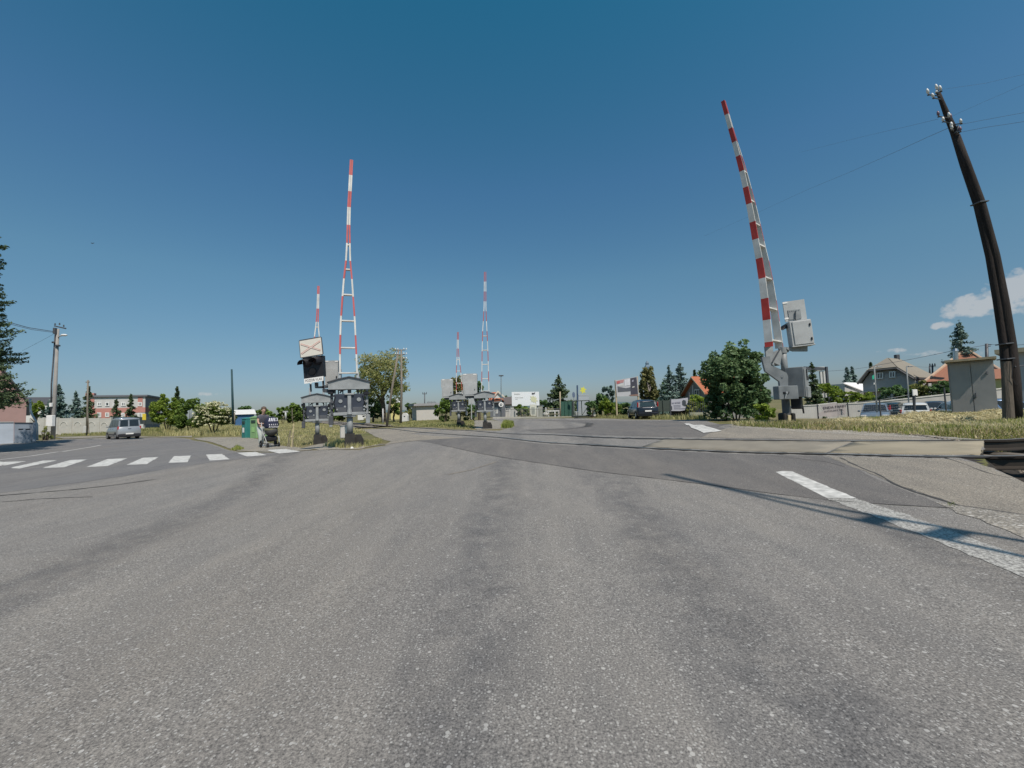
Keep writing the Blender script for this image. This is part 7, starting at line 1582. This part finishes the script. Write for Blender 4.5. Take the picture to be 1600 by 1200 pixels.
# ================================================================== VEHICLES
M_tyre = mat('tyre_rubber', (.018, .018, .018), .85, var=.2)
M_rim = mat('wheel_rim', (.40, .41, .42), .35, .6, var=.1)
M_tail = mat('tail_light_red', (.40, .015, .02), .25, var=.1, spec=.8)
M_clear = mat('clear_lamp', (.62, .60, .58), .15, var=.1, spec=.9)
M_trim = mat('black_trim', (.025, .025, .028), .6, var=.15)
M_cglass = mat('car_glass', (.022, .030, .036), .08, var=.2, spec=.5)
def paint(n, c, r=.28, met=.35):
    m = mat(n, c, r, met, var=.04, scale=1.5); m.node_tree.nodes['Principled BSDF'].inputs['Coat Weight'].default_value = .6; return m
def car(name, label, cat, loc, rz, L, Wd, H, pm, prof, group=None, plate=True, van=False, estate=False):
    """prof: dict of side profile stations; x forward, rear at -L/2"""
    t = thing(name, label, cat, loc, rz, group)
    hw = Wd/2; gc = .19
    # lower body: stations along x (x, z bottom, z belt, half width)
    st = prof['body']; rings = []
    for x, zb, zt, w in st:
        w = w*hw; r = [(-w*.88, zb), (-w*.98, zb+.10), (-w, zb+(zt-zb)*.45), (-w*.985, zt-.10), (-w*.93, zt-.015), (-w*.5, zt+.012), (0, zt+.02), (w*.5, zt+.012), (w*.93, zt-.015), (w*.985, zt-.10), (w, zb+(zt-zb)*.45), (w*.98, zb+.10), (w*.88, zb)]
        rings.append([Vector((x*L, y, z)) for y, z in r])
    b = MB(); b.smooth = True; b.loft(rings, True); body = b.build('body', pm, t); recalc(body)
    # cabin
    cb = prof['cabin']      # (x, z) rear belt, rear roof, front roof, windscreen base
    (xb, zb), (xr, zr), (xm, zm), (xf, zf), (xw, zw) = cb
    wb = hw*.93; wt = hw*(.86 if van else .77)
    S = [(xb, zb, zb, wb), (xr, zb, zr, wt), (xm, zb, zm, wt), (xf, zb, zf, wt), (xw, zw, zw, wb)]
    lo = [Vector((x*L, 0, z)) for x, z, _, _ in S]
    def pt(i, s, top): x, z0, z1, w = S[i]; return Vector((x*L, s*(w if top else wb), z1 if top else z0))
    # glass hull a little inside, body-colour roof and pillars outside
    b = MB()
    for s in (-1, 1):
        ids = [pt(0, s, False), pt(4, s, False), pt(3, s, True), pt(2, s, True), pt(1, s, True)]
        n = len(b.v); b.v += [tuple(v) for v in ids]; b.face([n+k for k in (range(5) if s < 0 else reversed(range(5)))])
    n = len(b.v)
    for i in (0, 1, 2, 3, 4):
        for s in (-1, 1): b.v.append(tuple(pt(i, s, True) if i not in (0, 4) else pt(i, s, False)))
    for i in range(4): b.face([n+2*i, n+2*i+1, n+2*i+3, n+2*i+2])
    cab = b.build('cabin', pm, t); recalc(cab)
    rb = MB(); rr = []
    for i, (x, z, w) in enumerate([(S[1][0]-.012, zr-.03, wt*.98), (S[1][0]+.02, zr+.02, wt*.95), (xm, zm+.035, wt*.92), (xf-.02, zf+.025, wt*.93), (xf+.012, zf-.02, wt*.97)]):
        rr.append([Vector((x*L, y*w, z+dz)) for y, dz in ((-1.03, -.045), (-.9, .0), (-.4, .022), (.4, .022), (.9, 0), (1.03, -.045))])
    rb.smooth = True; rb.loft(rr, True); ro = rb.build('roof', pm, t); recalc(ro)
    def pane(nm, q, u0, u1, v0, v1, m=M_cglass, parent=None, off=.008):
        a, b_, c, d = q; f = lambda u, v: (a.lerp(b_, u)).lerp(d.lerp(c, u), v); n = (b_-a).cross(d-a).normalized()*off
        ps = [f(u0, v0), f(u1, v0), f(u1, v1), f(u0, v1)]; mb = MB(); cen = sum(ps, Vector())/4
        out = Vector((0, 0, (zb+zr)/2)); 
        if (cen-out).dot(n) < 0: n = -n
        mb.prism([p-n*.5 for p in ps], n*1.5); o = mb.build(nm, m, parent or t); recalc(o); return o
    # rear window, windscreen
    rq = [pt(0, -1, False), pt(0, 1, False), pt(1, 1, True), pt(1, -1, True)]
    if van:
        pane('rear_window', rq, .07, .50, .10, .84); pane('rear_window', rq, .57, .93, .10, .84)
    else: pane('rear_window', rq, .09, .91, .10, .90)
    pane('windscreen', [pt(4, 1, False), pt(4, -1, False), pt(3, -1, True), pt(3, 1, True)], .06, .94, .05, .95)
    for s in (-1, 1):
        def sp(x, v): # point on side face between belt and roof line at fraction v
            xs = [S[0][0], S[1][0], S[2][0], S[3][0], S[4][0]]; zs = [zb, zr, zm, zf, zw]; zt_ = np.interp(x, xs, zs); yw = wb+(wt-wb)*((zb+(zt_-zb)*v-zb)/max(.01, zr-zb)); return Vector((x*L, s*(yw+.006), zb+(zt_-zb)*v))
        for x0, x1, x0t, x1t in prof['side']:
            ps = [sp(x0, .08), sp(x1, .08), sp(x1t, .86), sp(x0t, .86)]; mb = MB(); mb.prism(ps, (0, s*.008, 0)); o = mb.build('side_glass', M_cglass, t); recalc(o)
        mb = MB(); mb.bbox((prof['mirror']*L, s*(hw+.07), zb+.05), (.10, .16, .12), b=.03); mb.build('mirror', pm, t)
    for x in prof['wheels']:
        for s in (-1, 1):
            wc = Vector((x*L, s*(hw-.10), .30)); w_o = bpy.data.objects.new('wheel', None); w_o.empty_display_size = .1; COL.objects.link(w_o); w_o.parent = t; TM[w_o.name] = TM[t.name]
            mb = MB(); mb.smooth = True; mb.tube([wc+Vector((0, -.10, 0)), wc+Vector((0, -.085, 0)), wc+Vector((0, .085, 0)), wc+Vector((0, .10, 0))], [.27, .30, .30, .27], 20); mb.build('tyre', M_tyre, w_o)
            mb = MB(); mb.tube([wc+Vector((0, s*.085, 0)), wc+Vector((0, s*.106, 0))], [.19, .165], 14); mb.build('rim', M_rim, w_o)
            mb = MB(); ring = [Vector((wc.x+.37*math.cos(k*math.pi/8), s*(hw+.002), max(.14, .30+.37*math.sin(k*math.pi/8)))) for k in range(9)]+[Vector((wc.x+.31*math.cos(k*math.pi/8), s*(hw+.002), max(.14, .30+.31*math.sin(k*math.pi/8)))) for k in reversed(range(9))]
            mb.prism(ring, (0, s*.006, 0)); o = mb.build('wheel_arch', M_trim, t); recalc(o)
    xr_ = st[0][0]*L
    mb = MB(); mb.bbox((xr_+.03, 0, .36), (.16, Wd*.97, .30), b=.05); mb.build('rear_bumper', prof.get('bumper', pm), t)
    mb = MB(); mb.bbox((-xr_-.03, 0, .36), (.16, Wd*.95, .28), b=.05); mb.build('front_bumper', pm, t)
    if plate: mb = MB(); mb.bbox((xr_-.055, 0, .50 if van else .62), (.02, .5, .11), b=.006); mb.build('number_plate', M_plate, t)
    for s in (-1, 1):
        z0, z1, y0 = prof['tail']; mb = MB(); mb.bbox((prof.get('tailx', S[0][0]*L+.03), s*(hw-.055), (z0+z1)/2), (.14, .10, z1-z0), (0, prof.get('taillean', 0), 0), b=.03); tl = mb.build('tail_light', M_tail, t)
        mb = MB(); mb.bbox((-st[0][0]*L-.02, s*(hw-.24), .62), (.14, .34, .16), b=.04); mb.build('headlight', M_clear, t)
    for s in (-1, 1):
        mb = MB()
        for xx in prof['side'][:2]: mb.bbox((xx[0]*L+.30, s*(hw+.004), zb-.13), (.15, .02, .025), b=.006)
        mb.build('door_handle', M_trim, t)
        mb = MB(); mb.bbox((0, s*(hw*1.0), .44), (L*.42, .025, .07), b=.01); mb.build('side_rub_strip', prof.get('strip', M_trim), t)
    mb = MB(); mb.bbox((S[0][0]*L-.04, 0, zb-.10 if not van else zb-.14), (.03, .22, .05), b=.01); mb.build('tailgate_handle', M_trim, t)
    return t
HATCH = dict(body=[(-.5, .30, .86, .90), (-.485, .22, .93, .97), (-.36, .20, .94, 1), (0, .19, .92, 1), (.24, .20, .90, 1), (.40, .22, .80, .97), (.47, .24, .70, .93), (.50, .30, .60, .84)],
    cabin=[(-.485, .90), (-.43, 1.38), (-.15, 1.47), (.07, 1.42), (.27, .90)], side=[(-.20, .02, -.18, .015), (.035, .215, .03, .085), (-.42, -.22, -.385, -.20)], mirror=.20, wheels=(-.32, .33), tail=(.92, 1.30, .7), taillean=R(-9))
VAN = dict(body=[(-.5, .30, 1.02, .95), (-.492, .24, 1.06, .99), (-.36, .22, 1.07, 1), (0, .21, 1.05, 1), (.22, .22, 1.04, 1), (.36, .24, .98, .98), (.46, .26, .84, .94), (.50, .32, .66, .86)],
    cabin=[(-.490, 1.05), (-.470, 1.76), (-.10, 1.83), (.10, 1.75), (.32, 1.03)], side=[(-.20, -.02, -.195, -.02), (.0, .24, .0, .105), (-.455, -.22, -.44, -.215)], mirror=.22, wheels=(-.32, .34), tail=(.86, 1.14, .7), bumper=M_trim)
ESTATE = dict(body=[(-.5, .30, .88, .92), (-.49, .22, .93, .98), (-.36, .20, .94, 1), (0, .19, .93, 1), (.22, .20, .91, 1), (.36, .22, .84, .97), (.46, .24, .74, .93), (.50, .30, .62, .84)],
    cabin=[(-.488, .92), (-.46, 1.38), (-.15, 1.44), (.04, 1.40), (.22, .91)], side=[(-.20, -.01, -.18, -.01), (.01, .18, .01, .07), (-.46, -.22, -.43, -.20)], mirror=.17, wheels=(-.30, .32), tail=(.70, 1.00, .7))
SEDANF = HATCH
def place_car(px, pyb, Z):
    p = P(px, pyb, Z); return (p.x, p.y, gz(p.x, p.y)+.012*(1+Z/18))
# silver van on the left road, its tail towards the viewer
t = car('silver_van', 'silver compact van with twin rear windows driving away on the left road', 'van', place_car(192, 687, 36), R(90+56), 3.75, 1.52, 1.85, paint('silver_paint', (.37, .385, .40), .35, .4), VAN, van=True)
tm = TM[t.name]
for s in (-1, 1): pass
b = MB(); b.bbox((-.2, -.5, 1.89), (2.0, .03, .03), b=.008); b.build('roof_rail', M_trim, t); b = MB(); b.bbox((-.2, .5, 1.89), (2.0, .03, .03), b=.008); b.build('roof_rail', M_trim, t)
t = car('blue_hatchback', 'dark slate blue hatchback seen from behind on the far road', 'car', place_car(1003.5, 654, 33.5), R(90-3), 3.75, 1.62, 1.5, paint('slate_blue_paint', (.013, .017, .025), .3, .3), HATCH)
GC = 'cars parked behind the dry bank'
car('parked_car', 'silver blue hatchback parked nose on at the left of the row behind the bank', 'car', place_car(1369, 655, 31), R(-134), 3.9, 1.66, 1.45, paint('ice_blue_paint', (.22, .28, .34), .3, .4), HATCH, GC)
car('parked_car', 'dark green van like car parked between the silver blue and the white one', 'car', place_car(1397, 652, 35), R(36), 4.2, 1.7, 1.5, paint('bottle_green_paint', (.02, .04, .045), .3, .3), ESTATE, GC)
car('parked_car', 'white estate car seen from behind among the parked row', 'car', place_car(1431, 650, 31), R(46), 4.2, 1.62, 1.45, paint('white_paint', (.66, .67, .66), .35, .0), ESTATE, GC)
car('parked_car', 'dark blue car parked right of the white estate', 'car', place_car(1466, 646, 32), R(-126), 4.1, 1.7, 1.6, paint('navy_paint', (.03, .04, .06), .3, .3), HATCH, GC)
car('parked_car', 'white car half hidden by the left edge of the steel cabinet', 'car', place_car(1495, 644, 30), R(60), 4.0, 1.66, 1.5, paint('white_paint', (.66, .67, .66), .35, .0), HATCH, GC)
car('parked_car', 'blue car glimpsed between the steel cabinet and the double pole', 'car', place_car(1569, 648, 26), R(-110), 4.0, 1.66, 1.5, paint('blue_paint', (.12, .20, .33), .3, .3), HATCH, GC)

# ================================================================== THE PERSON WITH THE PRAM
M_skin = mat('skin', (.50, .32, .24), .6, var=.05)
M_hair = mat('brown_hair', (.10, .07, .05), .7, var=.2, scale=20)
M_top = mat('grey_top', (.10, .10, .125), .9, var=.15, scale=12)
M_trs = mat('pale_trousers', (.46, .50, .47), .9, var=.08, scale=8)
M_shoe = mat('white_shoes', (.72, .72, .70), .6)
M_navy = mat('navy_fabric', (.022, .026, .055), .85, var=.2, scale=10)
M_pramw = mat('white_print', (.62, .62, .66), .8)
M_khaki = mat('khaki_fabric', (.16, .16, .09), .85, var=.15, scale=8)
def skinmesh(name, chains, m, parent, sub=2):
    """chains: list of lists of (point, radius); the first point of a later chain may repeat an earlier point"""
    vs, es, rs = [], [], []
    idx = {}
    def vid(p, r):
        k = tuple(round(c, 4) for c in p)
        if k not in idx: idx[k] = len(vs); vs.append(Vector(p)); rs.append(r)
        return idx[k]
    for ch in chains:
        ids = [vid(p, r) for p, r in ch]
        es += list(zip(ids[:-1], ids[1:]))
    me = bpy.data.meshes.new(name); me.from_pydata(vs, es, []); o = bpy.data.objects.new(name, me); COL.objects.link(o)
    sk = o.modifiers.new('skin', 'SKIN'); me.skin_vertices or None
    for i, r in enumerate(rs):
        rr = r if isinstance(r, tuple) else (r, r); me.skin_vertices[0].data[i].radius = rr
    me.skin_vertices[0].data[0].use_root = True; sk.use_smooth_shade = True
    sb = o.modifiers.new('sub', 'SUBSURF'); sb.levels = sub; sb.render_levels = sub
    dg = bpy.context.evaluated_depsgraph_get(); nm = bpy.data.meshes.new_from_object(o.evaluated_get(dg)); o.modifiers.clear(); o.data = nm; nm.materials.clear(); nm.materials.append(m)
    nm.polygons.foreach_set('use_smooth', [True]*len(nm.polygons)); o.parent = parent; return o
def person():
    Z = 17.6; a = at(408.5, Z, 697); t = thing('person', 'person with brown hair, grey top and pale trousers leaning over the pram', 'person', a, R(-34))
    # local frame: +y is the direction walked (towards the viewer is -y); figure stands facing right-forward, bent over the handle at +x
    hip = (.0, 0, .90); ch = (.08, 0, 1.16); nk = (.19, -.01, 1.38); hd = (.235, -.015, 1.50)
    torso = [(hip, (.155, .115)), ((.03, 0, 1.02), (.14, .10)), (ch, (.165, .11)), ((.16, -.005, 1.31), (.12, .085)), (nk, .055), ((.225, -.015, 1.46), .062), ((.245, -.02, 1.54), (.085, .095)), ((.25, -.02, 1.62), (.072, .08)), ((.25, -.02, 1.66), .04)]
    def arm(s): return [((.16, -.005, 1.31), (.12, .085)), ((.14, s*.17, 1.29), .058), ((.17, s*.22, 1.10), .043), ((.24, s*.20, .98), .036), ((.36, s*.17, .99), .027), ((.43, s*.16, 1.00), (.036, .02))]
    def leg(s, f): return [(hip, (.155, .115)), ((0+f*.04, s*.10, .80), .092), ((.02+f*.12, s*.10, .47), .060), ((-.02+f*.16, s*.10, .12), .040), ((-.02+f*.17, s*.10, .055), .042), ((.10+f*.17, s*.105, .035), (.038, .03))]
    body = skinmesh('body', [torso, arm(-1), arm(1), leg(-1, 1), leg(1, -1)], M_skin, t)
    tp = [((.01, 0, .90), (.205, .165)), ((.03, 0, 1.02), (.19, .15)), (ch, (.215, .16)), ((.16, -.005, 1.31), (.165, .135)), ((.178, -.008, 1.375), .085)]
    skinmesh('top', [tp]+[[((.16, -.005, 1.31), (.165, .135)), ((.14, s*.18, 1.29), .088), ((.155, s*.21, 1.19), .075)] for s in (-1, 1)], M_top, t)
    skinmesh('trousers', [[((.01, 0, .97), (.15, .12)), ((.0, 0, .90), (.168, .13))]]+[[((.0, 0, .90), (.185, .145)), ((0+f*.04, s*.10, .80), .12), ((.02+f*.12, s*.10, .47), .088), ((-.02+f*.16, s*.10, .10), .066)] for s, f in ((-1, 1), (1, -1))], M_trs, t)
    for s, f in ((-1, 1), (1, -1)):
        skinmesh('shoe', [[((-.05+f*.17, s*.10, .05), .052), ((.05+f*.17, s*.103, .045), (.050, .046)), ((.15+f*.17, s*.105, .035), (.046, .034))]], M_shoe, t)
    skinmesh('hair', [[((.19, .0, 1.46), .075), ((.205, 0, 1.57), (.115, .12)), ((.225, -.005, 1.655), (.115, .12)), ((.25, -.01, 1.72), .06)]], M_hair, t)
    # face and fingers
    b = MB(); b.smooth = True
    b.sphere((.335, -.02, 1.535), (.02, .016, .022), 8, 6); nose = b.build('nose', M_skin, t)
    for s in (-1, 1):
        b = MB(); b.smooth = True; b.sphere((.318, -.02+s*.033, 1.562), .011, 8, 6); b.build('eye', M_dgrey, t)
        b = MB(); b.smooth = True; b.sphere((.245, -.02+s*.092, 1.545), (.018, .01, .028), 8, 6); b.build('ear', M_skin, t)
    b = MB(); b.smooth = True; b.sphere((.322, -.02, 1.497), (.010, .026, .007), 8, 6); b.build('mouth', mat('lips', (.36, .14, .12), .6), t)
    for s in (-1, 1):
        for k in range(4):
            y = s*.16+(-.03+.02*k); x = .45; b = [((x, y, 1.005), .0095), ((x+.035, y, 1.012), .009), ((x+.052, y, .992), .0085), ((x+.04, y, .972), .007)]; skinmesh('finger', [b], M_skin, t, 1)
        skinmesh('thumb', [[((.43, s*.16-s*.035, 1.0), .011), ((.455, s*.16-s*.05, .985), .010), ((.475, s*.16-s*.045, .972), .008)]], M_skin, t, 1)
    return t
person()
def pram():
    Z = 16.9; a = at(422.5, Z, 698); t = thing('pram', 'navy pram with white chevron print and a khaki carrycot, pushed towards the kerb', 'pram', a, R(-44))
    S = 1.0
    # hood: half barrel of fabric with print bands
    def shell(nm, prof, yw, m, z0=0):
        b = MB(); b.smooth = True; rings = []
        for x, z, k in prof: rings.append([Vector((x, yw*k*math.cos(q), z+.02*math.sin(q))) for q in [math.pi*j/8 for j in range(9)]])
        b.loft(rings, False, closed=False); o = b.build(nm, m, t); md = o.modifiers.new('t', 'SOLIDIFY'); md.thickness = .02; return o
    b = MB(); b.smooth = True; rings = []
    cx, cz, r = .12, .92, .30
    for j in range(9):
        y = -.23+.46*j/8; k = math.sqrt(max(0, 1-(abs(y)/.27)**2.6)); rings.append([Vector((cx+math.cos(q)*r*k*1.0, y, cz+math.sin(q)*r*1.12*k)) for q in [math.pi*(-.10+1.2*i/12) for i in range(13)]])
    b.loft(rings, True, closed=False); hood = b.build('hood', M_navy, t); recalc(hood)
    for (q0, q1, nm) in ((.66, .86, 'hood_print'), (.13, .17, 'hood_print'), (.02, .08, 'hood_print')):
        for j in range(8):
            b = MB(); y0 = -.20+.05*j; y1 = y0+.028; f = lambda y: math.sqrt(max(0, 1-(abs(y)/.27)**2.6))
            pts = []
            for y, q in ((y0, q0), (y1, q0), (y1+.02, q1), (y0+.02, q1)):
                if abs(y) > .23: y = .23*(1 if y > 0 else -1)
                pts.append(Vector((cx+math.cos(math.pi*(1-q))*0, y, 0)))
            ang0, ang1 = math.pi*q0, math.pi*q1
            # print faces the viewer side (-y) and the front of the hood
            ps = [Vector((cx+math.cos(math.pi-an)*(r+.006)*f(y), y, cz+math.sin(an)*(r*1.12+.006)*f(y))) for y, an in ((y0, ang0), (y1, ang0), (min(.22, y1+.02), ang1), (min(.21, y0+.02), ang1))]
            b.prism(ps, (0, 0, .004)); None
    # the front of the hood and cover carries the white print
    for row, (z, n, hgt, slant) in enumerate(((1.13, 6, .13, .05), (.93, 5, .05, .0), (.84, 7, .07, .025))):
        for j in range(n):
            y = -.18+.36*(j+.5)/n; b = MB(); ps = []
            for dy, dz in ((-.014, -hgt/2), (.014, -hgt/2), (.014+slant, hgt/2), (-.014+slant, hgt/2)):
                zz = z+dz; k = math.sqrt(max(.02, 1-(abs(y+dy)/.27)**2.6)); q = min(.98, abs(zz-cz)/(r*1.12*k)); ps.append(Vector((cx+r*k*math.sqrt(1-q*q)+.012 if zz > .86 else .428-abs(y)*.25, y+dy, zz)))
            b.prism(ps, (.006, 0, .003)); o = b.build('chevron_print', M_pramw, hood); recalc(o)
    b = MB(); b.smooth = True; b.sphere((cx-.02, 0, .67), (.34, .235, .21), 14, 9); cot = b.build('carrycot', mat('charcoal_fabric', (.07, .07, .07), .85, var=.2, scale=9), t)
    b = MB(); b.smooth = True; b.sphere((cx+.0, -.02, .735), (.30, .235, .13), 14, 9); b.build('khaki_panel', M_khaki, cot)
    b = MB(); b.smooth = True; b.sphere((cx+.02, 0, .83), (.29, .24, .14), 14, 9); b.build('apron_cover', M_navy, cot)
    for s in (-1, 1):
        b = MB(); b.smooth = True; b.tube([(-.42, s*.22, 1.02), (-.28, s*.24, .84), (-.15, s*.25, .62), (.02, s*.25, .52), (.22, s*.25, .40), (.38, s*.22, .16)], .016, 7); b.build('frame_tube', M_lgrey, t)
        b = MB(); b.smooth = True; b.tube([(.16, s*.24, .60), (-.02, s*.25, .50), (-.26, s*.26, .22)], .016, 7); b.build('frame_tube', M_alu, t)
    b = MB(); b.smooth = True; b.tube([(-.42, -.22, 1.02), (-.44, -.1, 1.03), (-.44, .1, 1.03), (-.42, .22, 1.02)], .017, 7); b.build('handle', M_blk, t)
    b = MB(); b.bbox((.05, 0, .36), (.46, .42, .24), b=.07); b.build('basket', M_blk, t)
    for x, r_, y in ((-.28, .15, .27), (.38, .105, .20)):
        for s in (-1, 1):
            wh = bpy.data.objects.new('wheel', None); wh.empty_display_size = .1; COL.objects.link(wh); wh.parent = t; TM[wh.name] = TM[t.name]
            b = MB(); b.smooth = True; ring = [Vector((x+(r_-.03)*math.cos(k*math.pi/10), s*y, r_+(r_-.03)*math.sin(k*math.pi/10))) for k in range(21)]; b.tube(ring, .032, 7); b.build('tyre', M_tyre, wh)
            b = MB()
            for k in range(5): 
                an = k*1.257; b.tube([(x, s*y, r_), (x+(r_-.035)*math.cos(an), s*y, r_+(r_-.035)*math.sin(an))], .009, 5)
            b.tube([(x, s*y-.03, r_), (x, s*y+.03, r_)], .03, 8); b.build('rim', M_dgrey, wh)
    b = MB(); b.tube([(-.28, -.27, .15), (-.28, .27, .15)], .012, 6); b.build('axle', M_dgrey, t)
    b = MB(); b.tube([(.38, -.2, .105), (.38, .2, .105)], .012, 6); b.build('axle', M_dgrey, t)
pram()
b = MB(); b.smooth = True; p = P(143.5, 380, 60); 
for s in (-1, 1): b.prism([p, p+Vector((s*.28, .1, .10)), p+Vector((s*.14, .16, .02))], (0, 0, .015))
b.sphere(p, (.06, .16, .05), 8, 6); o = b.build('bird', M_dgrey); tag(o, 'tiny dark bird high in the left sky', 'bird')
